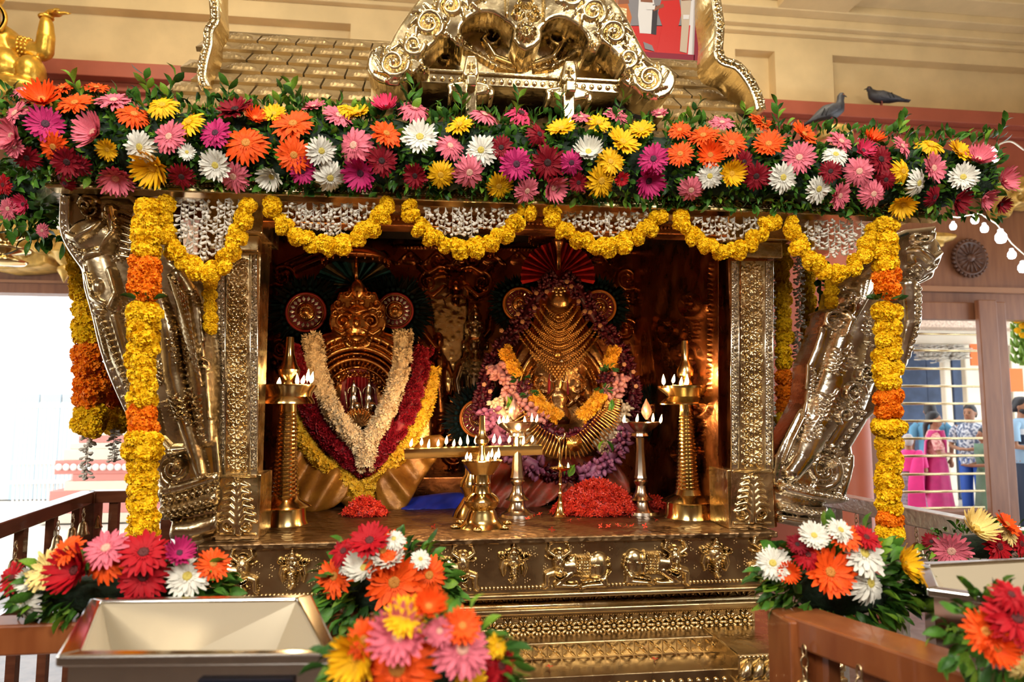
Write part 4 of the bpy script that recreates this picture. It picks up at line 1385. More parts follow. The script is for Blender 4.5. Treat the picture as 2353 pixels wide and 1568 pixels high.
EAVE = """97,230,40,o 145,204,32,o 173,238,40,o 222,203,30,o 55,208,30,p 37,262,40,p 29,313,36,p 36,338,26,p 105,286,42,m 125,337,36,o 62,362,30,r 155,372,36,r 186,380,26,r
217,306,44,p 262,232,40,p 247,344,25,y 308,264,38,o 374,243,36,y 435,282,38,y 323,338,38,w 390,315,40,p 352,385,45,y 265,409,38,p 418,405,32,r 541,254,44,r 496,307,38,m 496,380,38,w
537,405,38,p 566,330,50,o 586,272,26,o 630,262,28,y 674,287,50,o 675,357,42,o 625,405,31,w 695,393,32,m 738,347,36,w 758,408,38,w 721,246,28,p 778,267,38,p 802,252,28,y 826,260,30,y
887,248,31,h 953,250,42,p 814,335,46,p 887,309,41,o 965,316,44,w 877,370,38,r 829,398,40,m 1034,336,36,p 1057,288,36,y 1113,265,36,p 1106,346,40,w 1197,262,40,h 1152,340,32,r 955,404,32,r
1013,401,34,y 1078,396,40,p 1147,427,34,y 1238,310,34,r 1290,296,37,y 1186,378,42,m 1259,374,44,r 1313,374,32,m 1210,438,34,p 1270,432,34,p 1352,350,36,w 1375,284,34,y 1335,270,28,p 1418,267,36,p
1430,327,44,y 1474,300,32,y 1402,372,36,y 1380,415,44,y 1428,412,20,c 1502,366,40,m 1490,415,40,m 1562,300,30,o 1563,355,36,o 1588,436,34,p 1515,262,22,p 1616,313,40,o 1632,357,36,o 1681,330,38,o
1659,283,32,p 1708,373,34,r 1631,405,33,w 1681,399,34,y 1738,405,36,r 1754,285,40,o 1766,332,40,o 1846,310,38,o 1798,408,40,w 1836,363,42,p 1931,327,38,p 1920,356,34,w 1880,434,38,w 1908,394,30,r
1974,394,40,p 1928,450,36,p 2005,322,28,o 1982,347,28,h 2022,367,40,r 2035,413,28,r 2006,446,37,p 2072,337,33,p 2073,394,35,y 2138,335,36,y 2109,421,38,w 2143,387,42,p 2074,470,34,y 2204,349,38,y
2212,408,38,w 2247,367,38,p 2146,453,30,r 2200,460,36,r 2261,455,30,p 2305,416,34,p 1330,420,26,r 430,350,20,w 150,420,22,r 2300,470,24,r"""
CK = dict(o='orange', p='pink', y='yellow', w='white', m='magenta', r='dark red', h='hot pink', c='crimson', l='pale yellow')
fl = []
for tkn in EAVE.split():
    a = tkn.split(',')
    fl.append((float(a[0]), float(a[1]), float(a[2]), CK[a[3]]))
fl.sort()
cnt = {}
for (px, py, r, c) in fl:
    cnt[c] = cnt.get(c, 0) + 1
    v = (py - row_c(px)) / 86
    Y = YF - .052 + .05 * v * v + random.uniform(-.012, .012)
    pos = P(px, py, Y)
    nrm = Vector((random.uniform(-.5, .5) + (-.7 if px < 45 else .6 if px > 2290 else 0), -1, -v * .85 + random.uniform(-.3, .2)))
    flower(c, pos, r * sc_at(Y) * 1.04, nrm, f'{c} gerbera on the eave, {ORD[cnt[c]-1]} of its colour counted from the golden statue', 'gerberas along the flowered eave')

# trailing greenery round the corner of the eave, below the statue
TG = thing('trailing_greenery', 'dark trailing leaves hanging round the eave corner below the statue', 'greenery', P(70, 430, 2.2))
items = []
for i in range(420):
    t = random.random()
    px, py = -10 + 140 * random.random() + 20 * t, 385 + 170 * t * random.random() + 20 * random.random()
    items.append((P(px, py, 2.12 + random.uniform(-.08, .10)), Vector((random.uniform(-1, 1), random.uniform(-1, .2), random.uniform(-1.2, .3))), random.uniform(.03, .055)))
leaf_mass(TG, items)
for i in range(40):
    leaf_part(TG, P(random.uniform(10, 150), random.uniform(455, 560), 2.12), Vector((random.uniform(-.5, .5), -.2, -1)), random.uniform(.035, .06))
b = MB(); b.loft([(P(-20, 425, 2.2), (0, .08, 0), (0, 0, .07)), (P(60, 435, 2.15), (0, .10, 0), (0, 0, .09)), (P(140, 450, 2.1), (0, .05, 0), (0, 0, .04))], 10)
b.build('moss_core', FOAM, TG)
for i, (px, py, r, c) in enumerate(((20, 480, 26, 'pink'), (55, 470, 24, 'hot pink'), (98, 530, 18, 'pink'), (8, 425, 24, 'crimson'))):
    flower(c, P(px, py, 2.0), r * sc_at(2.0), (-.3, -1, -.3), ('pale pink gerbera drooping in the dark trailing leaves', 'hot pink gerbera in the dark trailing leaves', 'small pink bud at the lowest tip of the trailing leaves',
           'crimson gerbera where the trailing leaves meet the eave')[i], 'gerberas in the trailing leaves')


# ---- marigold heads
def marigold_mesh(name, m, seed, n=190):
    rn = random.Random(seed)
    V, Fc = [], []
    for k in range(n):
        z = 1 - 2 * (k + .5) / n
        a = k * 2.39996
        r = math.sqrt(1 - z * z)
        d = Vector((r * math.cos(a), r * math.sin(a), z * .82))
        t1 = d.orthogonal().normalized()
        t1.rotate(Matrix.Rotation(rn.uniform(0, 6.28), 3, d.normalized()))
        t2 = d.cross(t1).normalized()
        R = rn.uniform(.88, 1.06)
        w = rn.uniform(.10, .16)
        c = len(V)
        b0 = d * .62
        for j in range(4):
            u = (j / 3 - .5) * 2
            V.append(tuple(b0 + t1 * (u * w * .6)))
            V.append(tuple(d * (R * .92) + t1 * (u * w * 1.1) + t2 * (w * (.35 * math.cos(u * 3) + rn.uniform(-.3, .3)))))
            V.append(tuple(d * R + t1 * (u * w * 1.25) + t2 * (w * (.9 + .35 * math.sin(u * 5)))))
        for j in range(3):
            for q in range(2):
                Fc.append((c + j * 3 + q, c + j * 3 + q + 1, c + (j + 1) * 3 + q + 1, c + (j + 1) * 3 + q))
    c = len(V)
    mb = MB(); mb.ball((0, 0, 0), .82, 10, 7, s=(1, 1, .82))
    V += mb.v
    Fc += [tuple(i + c for i in f) for f in mb.f]
    return mesh_from(name, V, Fc, m)


MGY = [marigold_mesh('marigold_head', MARY, s) for s in (1, 2)]
MGO = [marigold_mesh('marigold_head', MARO, s) for s in (3, 4)]


def mg(parent, pos, r, orange=False, sq=1.0):
    o = obj('marigold_head', random.choice(MGO if orange else MGY), parent, inside([pos], parent)[0])
    o.rotation_euler = (random.uniform(0, 6), random.uniform(0, 6), random.uniform(0, 6))
    o.scale = (r, r, r * sq)
    return o


def path_px(pts, gap):
    pts = smooth_path(pts, 8)
    out, acc = [pts[0]], 0
    for a, b_ in zip(pts[:-1], pts[1:]):
        d = math.hypot(b_[0] - a[0], b_[1] - a[1])
        acc += d
        if acc >= gap:
            out.append(b_)
            acc = 0
    return out


SWAG = [[(376, 470), (385, 540), (410, 588), (448, 618), (480, 632), (514, 605), (540, 555), (558, 505), (568, 465)],
        [(618, 468), (652, 518), (700, 552), (750, 566), (800, 556), (848, 526), (880, 490), (896, 470)],
        [(934, 474), (965, 520), (1000, 550), (1050, 570), (1100, 568), (1150, 545), (1190, 510), (1216, 484)],
        [(1262, 488), (1290, 525), (1340, 555), (1390, 570), (1440, 556), (1482, 530), (1512, 496)],
        [(1557, 500), (1590, 540), (1630, 568), (1670, 580), (1710, 570), (1746, 540), (1776, 504)],
        [(1812, 512), (1835, 560), (1870, 606), (1920, 630), (1960, 616), (1990, 572), (2008, 525)]]
SWL = ['deep marigold swag between the two hanging marigold ropes and the flower-strip pillar below the statue', 'wide marigold swag hanging above the umbrella of the mask idol', 'marigold swag hanging above the embossed lion mask',
       'marigold swag hanging above the red pleated fan', 'marigold swag hanging beside the capital of the copper-sided pillar', 'deep marigold swag hanging beside the smooth-breasted lion bracket']
SWL[0] = 'deep marigold swag hanging in front of the maned lion bracket'
YS = 1.805
for pts, lab in zip(SWAG, SWL):
    g = thing('marigold_swag', lab, 'garland', P(pts[0][0], pts[0][1], YS), 'marigold swags under the eave')
    b = MB(); b.tube([P(x, y, YS) for x, y in smooth_path(pts, 3)], .003, 5); b.build('string', FOAM, g)
    for i, (x, y) in enumerate(path_px(pts, 11)):
        a = i * 2.2
        mg(g, P(x + math.cos(a) * 7, y + math.sin(a) * 6, YS + .010 * math.sin(a * 1.3)), random.uniform(19, 23) * sc_at(YS), False, .8)

# ---- jasmine curtains inside the swags
def bud_string(L, n, seed):
    rn = random.Random(seed)
    b = MB()
    b.tube([(0, 0, 0), (rn.uniform(-.004, .004), 0, -L * .5), (rn.uniform(-.006, .006), 0, -L)], .0008, 4)
    for i in range(n):
        z = -L * (i + rn.random() * .6) / n
        a = rn.uniform(0, 6.28)
        d = Vector((math.cos(a), math.sin(a), rn.uniform(-.9, -.1))).normalized()
        l = rn.uniform(.010, .016)
        c = Vector((0, 0, z))
        b.tube([c, c + d * l * .5, c + d * l, c + d * l * 1.25], [.0010, .0022, .0048, .0010], 5)
    return b.mesh('jasmine_string', JAS)


JL = [.03, .05, .07, .09, .12, .15]
JV = [[bud_string(l, max(6, int(l * 190)), 10 * i + q) for q in range(2)] for i, l in enumerate(JL)]
JS = JV[-1]
CURT = [((410, 556), 458, SWAG[0], 'white jasmine bud curtain inside the deep swag before the maned lion bracket'), ((655, 865), 466, SWAG[1], 'white jasmine bud curtain inside the swag above the mask idol umbrella'),
        ((968, 1182), 476, SWAG[2], 'white jasmine bud curtain inside the swag above the embossed lion mask'), ((1298, 1492), 486, SWAG[3], 'white jasmine bud curtain inside the swag above the red pleated fan'),
        ((1592, 1758), 498, SWAG[4], 'white jasmine bud curtain inside the swag beside the copper-sided pillar'), ((1846, 1984), 506, SWAG[5], 'white jasmine bud curtain inside the swag beside the smooth-breasted lion bracket')]
for (x0, x1), yt, sw, lab in CURT:
    g = thing('jasmine_curtain', lab, 'garland', P(.5 * (x0 + x1), yt, YS + .02), 'jasmine curtains')
    sp = smooth_path(sw, 6)
    n = int((x1 - x0) / 15)
    for i in range(n):
        px = x0 + (x1 - x0) * (i + .5) / n + random.uniform(-4, 4)
        ys = min(sp, key=lambda q: abs(q[0] - px))[1]
        ln = max(.03, (ys - 18 - yt) * sc_at(YS)) * random.uniform(.75, 1.0)
        ji = min(range(6), key=lambda q: abs(JL[q] - ln))
        o = obj('jasmine_string', random.choice(JV[ji]), g, inside([P(px, yt, YS + .02 + random.uniform(-.012, .012))], g)[0])
        o.scale = (1.0, 1.0, ln / JL[ji])
        o.rotation_euler = (0, 0, random.uniform(0, 6.28))


# ---- hanging marigold ropes
def rope(lab, Y, segs, cx, w, gap=30, hr=26, group='hanging marigold ropes'):
    """segs: (y0, y1, colour, width factor)"""
    g = thing('marigold_rope', lab, 'garland', P(cx(segs[0][0]), segs[0][0], Y), group)
    b = MB(); b.tube([P(cx(segs[0][0]), segs[0][0], Y), P(cx(segs[-1][1]), segs[-1][1], Y)], .004, 5); b.build('string', FOAM, g)
    j = 0
    for (y0, y1, c, k) in segs:
        n = max(1, int(round((y1 - y0) / gap)))
        for i in range(n):
            y = y0 + (y1 - y0) * (i + .5) / n
            if c == 'g':
                for q in range(14):
                    a = random.uniform(0, 6.28)
                    leaf_part(g, P(cx(y) + math.cos(a) * w * .5, y, Y + math.sin(a) * w * .5 * sc_at(Y)), Vector((math.cos(a), math.sin(a), .2)), .035, 1)
                continue
            m = max(3, int(4 * k))
            for q in range(m):
                a = 2 * PI * q / m + j * .8
                rr_ = (w * k - hr) * .72
                mg(g, P(cx(y) + math.cos(a) * rr_ + random.uniform(-3, 3), y + random.uniform(-4, 4), Y + math.sin(a) * rr_ * sc_at(Y)), random.uniform(.9, 1.08) * hr * sc_at(Y), c == 'o', .92)
            j += 1
    return g


rope('marigold rope hanging over the maned lion bracket, two orange bands', 1.78,
     [(462, 590, 'y', .92), (596, 682, 'o', 1.05), (682, 694, 'g', 1), (700, 730, 'y', 1.2), (730, 932, 'y', .98), (936, 996, 'o', .98), (1000, 1046, 'y', 1.22), (1050, 1236, 'y', .94)],
     lambda y: 340 - 12 * min(1, max(0, (y - 470) / 300)), 45)
rope('marigold rope hanging over the smooth-breasted lion bracket, three orange bands', 1.80,
     [(508, 622, 'y', .95), (626, 678, 'o', 1.0), (678, 694, 'g', 1), (700, 735, 'y', 1.15), (735, 892, 'y', .98), (894, 960, 'o', 1.0), (964, 1004, 'y', 1.28), (1006, 1178, 'y', .92), (1180, 1208, 'o', .95), (1210, 1252, 'y', 1.1)],
     lambda y: 2034 + 10 * min(1, max(0, (y - 520) / 500)), 43)
rope('marigold rope hanging behind the bead-edged crest of the maned lion bracket', 2.36, [(500, 790, 'y', .8), (796, 935, 'o', 1.0), (940, 990, 'y', 1.15)], lambda y: 190 + 18 * min(1, max(0, (y - 620) / 250)), 46, 32, 27)
rope('short orange marigold rope with yellow end behind the maned lion bracket', 2.5, [(640, 880, 'o', .6), (880, 935, 'o', .7), (940, 985, 'y', .9)], lambda y: 266, 40, 30, 24)
rope('marigold rope hanging just behind the copper-sided pillar', 2.22, [(560, 850, 'y', .85), (852, 948, 'o', .85), (950, 986, 'y', 1.05)], lambda y: 1797 + 6 * min(1, max(0, (y - 600) / 300)), 32, 30, 21)
rope('thin marigold rope between the copper-sided pillar rope and green vine', 2.5, [(590, 856, 'y', .8), (858, 935, 'o', .8)], lambda y: 1858, 28, 30, 20)
rope('slender yellow marigold tail below the deep swag before the maned lion bracket', 1.95, [(640, 770, 'y', .8)], lambda y: 484, 20, 24, 15)
rope('slender yellow marigold tail below the swag beside the smooth-breasted bracket', 1.98, [(640, 705, 'y', .8)], lambda y: 1910, 20, 24, 16)
vine = thing('leafy_vine', 'narrow green vine hanging between marigold ropes and silver bracket', 'vine', P(1886, 600, 2.4))
b = MB(); b.tube([P(1886, 600, 2.4), P(1884, 700, 2.4), P(1880, 790, 2.4)], .004, 5); b.build('vine_stem', GREEN[1], vine)
for i in range(46):
    leaf_part(vine, P(1885 + random.uniform(-8, 8), 600 + i * 4.2, 2.4), Vector((random.uniform(-1, 1), -.4, -.6)), .045, random.choice((0, 1)))
for (px, y0, y1, Y, lab) in ((1834, 560, 960, 2.35, 'long white jasmine string between the two rear marigold ropes'), (1768, 600, 1010, 2.2, 'long white jasmine string touching the copper-sided pillar edge'),
                             (204, 985, 1090, 2.38, 'white jasmine tassel under the orange and yellow rope end'), (264, 985, 1055, 2.42, 'short white jasmine tassel beside the front marigold rope')):
    g = thing('jasmine_strand', lab, 'garland', P(px, y0, Y))
    n = max(1, int((y1 - y0) / 95))
    for i in range(n):
        for q in range(2):
            o = obj('jasmine_string', random.choice(JS), g, inside([P(px + random.uniform(-3, 3), y0 + (y1 - y0) * i / n, Y)], g)[0])
            o.scale = (1.3, 1.3, (y1 - y0) / n * sc_at(Y) / .15)
            o.rotation_euler = (0, 0, random.uniform(0, 6.28))

# ================================================================== IDOLS, LAMPS AND OFFERINGS INSIDE THE SHRINE
def ground_y(px, py):
    return PZ(px, py, ZP).y


# ---- mask idol with prabhavali arch
YI = 2.72
idA = thing('arched_idol', 'gilded idol frame with lion-mask crest, ringed arch and red cloth niche', 'idol', (xa(822, YI, 1100), YI, ZP))
CXA = 822
S = []
for (r, w, h) in ((150, 8, 10), (135, 5, 16), (122, 9, 18), (108, 4, 22), (96, 6, 18), (78, 4, 14)):
    S.append(('c', [(CXA + r * .98 * math.cos(a), 925 + r * 1.02 * math.sin(a), w, h) for a in np.linspace(PI * .9, PI * 2.1, 40)]))
for i in range(34):
    a = PI * .92 + PI * 1.16 * i / 33
    S.append(('e', CXA + 87 * math.cos(a), 925 + 89 * math.sin(a), 6, 4, a + .6, 18))
for i in range(22):
    a = PI * .95 + PI * 1.1 * i / 21
    S.append(spiral(CXA + 62 * math.cos(a), 925 + 64 * math.sin(a), 7, 1, 1.3, a, 1, 2.6, 1.6, 15))
for i in range(26):
    a = PI * .92 + PI * 1.16 * i / 25
    S.append(('c', [(CXA + 140 * math.cos(a), 925 + 143 * math.sin(a), 4, 12), (CXA + 156 * math.cos(a + .05), 925 + 159 * math.sin(a + .05), 3, 8)]))
po = [(660, 1080), (655, 940), (668, 870), (690, 820), (730, 775), (780, 760), (865, 760), (915, 775), (955, 820), (978, 870), (990, 940), (985, 1080), (900, 1160), (750, 1160)]
relief('arch_sheet', IDOLG, idA, smooth_poly(po, 3), YI, S, 1.8, depth=.05, dome=(10, 20))
K = [(822, 641), (842, 662), (848, 672), (864, 672), (872, 690), (884, 702), (884, 722), (888, 745), (878, 768), (860, 776), (850, 796), (822, 806)]
K = K + [(2 * 822 - x, y) for (x, y) in K[-2:0:-1]]
S = [('e', 822, 665, 16, 24, 0, 12), ('e', 822, 740, 34, 40, 0, 16), ('e', 812, 697, 8, 7, 0, 24), ('e', 832, 697, 8, 7, 0, 24), ('e', 822, 716, 6, 7, 0, 28), ('c', [(822, 674, 3, 20), (822, 690, 3, 22)]),
     ('c', [(790, 710, 4, 20), (806, 716, 5, 26), (822, 722, 5, 28), (838, 716, 5, 26), (854, 710, 4, 20)]), ('e', 822, 744, 9, 14, 0, 30), ('e', 822, 780, 26, 18, 0, 16)]
S += mir([spiral(790, 740, 18, 3, 1.5, -.6, -1, 5, 3, 24), spiral(778, 700, 13, 2, 1.3, 0, 1, 4, 2, 18), spiral(797, 676, 9, 2, 1.2, 0, 1, 4, 2, 16), spiral(772, 724, 10, 2, 1.2, 0, -1, 4, 2, 14),
          ('c', [(770, 758, 5, 16), (786, 768, 6, 20), (808, 758, 4, 18)])], 822)
for i in range(13):
    a = PI * (i + .5) / 13
    S.append(('e', 822 + 26 * math.cos(a), 770 + 22 * math.sin(a), 3, 7, a + PI / 2, 22))
relief('lion_mask_crest', IDOLG, idA, smooth_poly(K, 3), YI - .04, S, 1.5, depth=.04, dome=(6, 7), fine=(12, .45))
SATIN = mat('crimson_satin', (0.30, 0.008, 0.012), .45, var=.3, vscale=20)
relief('niche_cloth', SATIN, idA, smooth_poly([(786, 960), (784, 900), (792, 862), (822, 845), (852, 862), (864, 900), (862, 960)], 3), YI - .022, [('c', [(800 + i * 8, 855 + abs(i - 3) * 4, 4, 8), (796 + i * 9, 950, 3, 6)]) for i in range(7)], 2.0, depth=.012)
S = []
for i in range(13):
    a = PI + PI * (i + .5) / 13
    S.append(('c', [(825, 985, 4, 10), (825 + 36 * math.cos(a), 972 + 32 * math.sin(a), 5, 16)]))
stamp('lotus_fan', IDOLG, idA, S, YI - .05, 1.6, .3)
for cx in (812, 847):
    f = obj('small_figure', None, idA)
    q = P(cx, 944, YI - .045)
    s = sc_at(YI) * .86
    b = MB()
    b.loft([(q + Vector((0, 0, z * s)), (r * s, 0, 0), (0, r * .7 * s, 0)) for (z, r) in ((0, 14), (8, 13), (14, 9), (24, 11), (32, 12), (38, 6), (42, 8), (50, 9), (57, 7), (61, 8), (68, 4), (78, 2))], 12)
    b.build('figure_body', SILV, f)
    b = MB(); b.tube([q + Vector((-15 * s, -.01, 6 * s)), q + Vector((-17 * s, -.01, 26 * s)), q + Vector((-20 * s, -.01, 46 * s)), q + Vector((-24 * s, -.01, 58 * s))], [.003, .0045, .004, .001], 6, flat=.4); b.build('sword', SILVB, f)
    b = MB(); b.lathe([(.001, 0), (.015, .002), (.016, .006), (.002, .012)], n=16); b.v = [(x + q.x + 10 * s, -z + q.y - .022, y + q.z + 12 * s) for (x, y, z) in b.v]; b.build('shield', SILVB, f)
    b = MB(); b.tube([q + Vector((math.cos(a) * 15 * s, .006, 48 * s + math.sin(a) * 14 * s)) for a in np.linspace(-.4, PI + .4, 14)], .0025, 5); b.build('halo_ring', SILV, f)

# pleated fan and umbrella over the crests
def pleat_fan(name, lab, cx, cy, rx, ry, a0, a1, m, Y, n=13):
    g = thing(name, lab, 'fan', P(cx, cy, Y))
    for i in range(n):
        a = a0 + (a1 - a0) * i / n; a2 = a0 + (a1 - a0) * (i + 1) / n; am = .5 * (a + a2)
        p0 = P(cx, cy, Y); pa = P(cx + rx * math.cos(a), cy - ry * math.sin(a), Y + .02); pb = P(cx + rx * math.cos(a2), cy - ry * math.sin(a2), Y + .02); pm = P(cx + rx * 1.03 * math.cos(am), cy - ry * 1.03 * math.sin(am), Y - .012)
        b = MB()
        th = Vector((0, .002, 0))
        b.add([p0, pa, pm, pb, p0 + th, pa + th, pm + th, pb + th], [(0, 1, 2), (0, 2, 3), (4, 6, 5), (4, 7, 6), (1, 5, 6, 2), (2, 6, 7, 3)])
        b.build('pleat', m[i % len(m)], g, smooth=False)
    return g


TEAL = mat('teal_brocade', (0.02, 0.085, 0.10), .5, var=.4, vscale=40)
TGOLD = mat('gold_brocade', (0.28, 0.17, 0.07), .45, .3, var=.4, vscale=60)
REDS = mat('wine_silk', (0.62, 0.022, 0.022), .5, var=.25, vscale=30)
REDD = mat('dark_wine_silk', (0.34, 0.014, 0.014), .5, var=.3, vscale=30)
pleat_fan('pleated_fan', 'teal and dull gold brocade fan spread behind the lion-mask crest', 816, 655, 92, 62, -.3, PI + .3, (TEAL, TGOLD, TEAL), YI + .06, 15)
pleat_fan('pleated_fan', 'wine-red pleated silk fan spread above the necklaced idol', 1282, 634, 84, 76, -.25, PI + .25, (REDS, REDD), YI - .02, 17)


def umbrella(lab, cx, y_top, y_rim, y_end, w, Y):
    g = thing('ritual_umbrella', lab, 'umbrella', P(cx, y_end, Y))
    s = sc_at(Y)
    c = P(cx, y_rim, Y)
    b = MB(); b.lathe([(w * s, 0), (w * s * 1.02, .008), (w * .8 * s, (y_rim - y_top) * .5 * s), (w * .35 * s, (y_rim - y_top) * .8 * s), (.004, (y_rim - y_top) * s)], c, 28); b.build('canopy', COPPER, g)
    b = MB()
    for i in range(26):
        a = 2 * PI * i / 26
        q = c + Vector((math.cos(a) * w * s, math.sin(a) * w * s, 0))
        b.tube([q, q + Vector((0, 0, -.012)), q + Vector((0, 0, -.018))], [.003, .0045, .001], 5)
    b.build('fringe', COPPER, g)['kind'] = 'stuff'
    b = MB(); b.tube([P(cx, y_rim, Y), P(cx + 1, y_end, Y)], .0075, 10); b.build('pole', IDOLG, g)


umbrella('copper umbrella with pendant fringe above the teal brocade fan', 818, 560, 600, 648, 75, YI + .03)
umbrella('copper umbrella half hidden by the swag above the red fan', 1285, 516, 548, 625, 72, YI + .05)
b = MB(); cc = P(1284, 590, YI - .05)
g = thing('finial_stem', 'flared gilded stem in the middle of the red pleated fan', 'finial', cc)
b.lathe([(.010, -.055), (.010, .0), (.012, .03), (.022, .055), (.03, .07)], cc, 16); b.build('flared_stem', IDOLG, g)

# ---- feather fans (discs with peacock-feather rims)
FEA = [mat('peacock_feather', (0.003, 0.007, 0.005), .9, spec=.1, var=.5, vscale=30), mat('feather_teal', (0.002, 0.011, 0.013), .8, spec=.15, var=.4, vscale=30), mat('feather_brown', (0.012, 0.008, 0.005), .9, spec=.1, var=.4, vscale=30)]
MAROON = mat('maroon_velvet', (0.20, 0.012, 0.03), .7, var=.2, vscale=40)
ORIM = mat('orange_rim_cloth', (0.62, 0.17, 0.015), .6)
RRIM = mat('red_rim_cloth', (0.36, 0.03, 0.025), .6)
MIRR = mat('mirror_chips', (0.80, 0.78, 0.74), .25, .5)


def disc_fan(lab, cx, cy, r, fr, Y, rim, mirrors=True, dense=150):
    g = thing('feather_fan', lab, 'fan', P(cx, cy, Y), 'round feather-rimmed fans')
    s = sc_at(Y)
    def ring(prof, name, m, n=40):
        b = MB(); b.lathe([(q * s, z) for q, z in prof], n=n); b.v = [(x, -z, y) for (x, y, z) in b.v]; return b.build(name, m, g, world=False)
    b = MB()
    mi = []
    for i in range(dense):
        a = 2 * PI * i / dense + random.uniform(-.03, .03)
        R = fr * random.uniform(.86, 1.05) * s
        d = Vector((math.cos(a), 0, math.sin(a))); t = Vector((-math.sin(a), 0, math.cos(a)))
        y = random.uniform(.004, .022)
        w = .010
        k = i % 3
        b.add([d * r * .8 * s - t * w * .5 + Vector((0, y, 0)), d * R * .7 - t * w + Vector((0, y - .006, 0)), d * R + Vector((0, y, 0)), d * R * .7 + t * w + Vector((0, y - .006, 0)), d * r * .8 * s + t * w * .5 + Vector((0, y, 0)), d * R * .6 + Vector((0, y + .004, 0))],
              [(0, 1, 5), (1, 2, 5), (2, 3, 5), (3, 4, 5), (4, 0, 5)], k)
    b.build('feather_ring', FEA, g, world=False)
    b = MB()
    for i in range(26):
        a = 2 * PI * i / 26
        b.ball((math.cos(a) * r * 1.2 * s, -.004, math.sin(a) * r * 1.2 * s), .0085, 8, 4, s=(1, .4, 1))
    b.build('feather_eyes', FEA[1], g, world=False)
    ring([(r, 0.0), (r, .012), (r * .90, .016), (r * .88, .008), (1, .008)], 'disc_rim', rim)
    ring([(r * .88, .009), (r * .86, .012), (1, .013)], 'disc_face', MAROON)
    for q in (.84, .48):
        b = MB(); b.tube([(math.cos(a) * r * q * s, -.014, math.sin(a) * r * q * s) for a in np.linspace(0, 2 * PI, 40)], .0022, 5, caps=False); b.build('gold_ring', BRASS, g, world=False)
    ring([(r * .42, .013), (r * .40, .017), (r * .16, .018), (r * .14, .026), (1, .028)], 'boss_plate', IDOLG)
    b = MB()
    for i in range(22):
        a = 2 * PI * i / 22
        b.tube([(math.cos(a) * r * .18 * s, -.019, math.sin(a) * r * .18 * s), (math.cos(a) * r * .38 * s, -.018, math.sin(a) * r * .38 * s)], .0022, 4)
    b.build('boss_rays', BRASS, g, world=False)
    nm = 18 if mirrors else 22
    for i in range(nm):
        a = 2 * PI * i / nm
        d = Vector((math.cos(a), 0, math.sin(a))); t = Vector((-math.sin(a), 0, math.cos(a)))
        c = d * r * .66 * s + Vector((0, -.0145, 0))
        L_, w_ = r * .13 * s, r * (.085 if mirrors else .05) * s
        tilt = Vector((0, random.uniform(-.0015, .0015), 0))
        b = MB(); b.add([c - d * L_ + tilt, c + t * w_, c + d * L_ - tilt, c - t * w_, c + Vector((0, -.0015, 0))], [(0, 1, 4), (1, 2, 4), (2, 3, 4), (3, 0, 4)])
        b.build('mirror_chip', MIRR if mirrors else BRASS, g, world=False, smooth=False)
    return g


disc_fan('maroon fan disc with separate mirror diamonds, beside the mask crest above the brass lamp', 704, 718, 45, 88, YI + .02, RRIM)
disc_fan('maroon fan disc densely set with mirror chips beside the mask crest', 908, 715, 42, 90, YI + .025, RRIM)
disc_fan('orange-rimmed gilded fan disc between silver goddess and necklaced idol', 1194, 700, 40, 74, YI + .03, ORIM, False)
disc_fan('orange-rimmed gilded fan disc beside the necklaced idol towards the dark side wall', 1376, 706, 41, 80, YI + .03, ORIM, False)
disc_fan('low orange-rimmed fan disc half hidden behind the trough lamp and maroon strand', 1100, 962, 44, 84, YI + .01, ORIM, False)
disc_fan('small low feather fan behind the silver lamp by the dark side wall', 1500, 950, 22, 70, YI + .06, ORIM, False)

# ---- blossom strands: many small flowers round a rope
CREAM = mat('cream_chrysanthemum', (0.72, 0.50, 0.27), .7, col2=(0.82, 0.64, 0.38), vscale=40)
ROSE = mat('crimson_rose', (0.24, 0.004, 0.012), .5, col2=(0.36, 0.008, 0.02), vscale=50)
YCHR = mat('yellow_chrysanthemum', (0.78, 0.40, 0.01), .6, col2=(0.86, 0.54, 0.03), vscale=50)
OCHR = mat('amber_chrysanthemum', (0.86, 0.36, 0.01), .6, col2=(0.90, 0.44, 0.015), vscale=50)
BURG = mat('burgundy_buds', (0.055, 0.002, 0.008), .5, col2=(0.12, 0.004, 0.018), vscale=60)
LOTP = mat('pale_lotus_petal', (0.55, 0.20, 0.19), .5, col2=(0.66, 0.33, 0.29), vscale=40)
LOTV = mat('mauve_lotus_bud', (0.30, 0.07, 0.16), .5, col2=(0.42, 0.15, 0.25), vscale=30)
BUDC = mat('cream_bud', (0.74, 0.54, 0.32), .45, col2=(0.84, 0.68, 0.46), vscale=30)


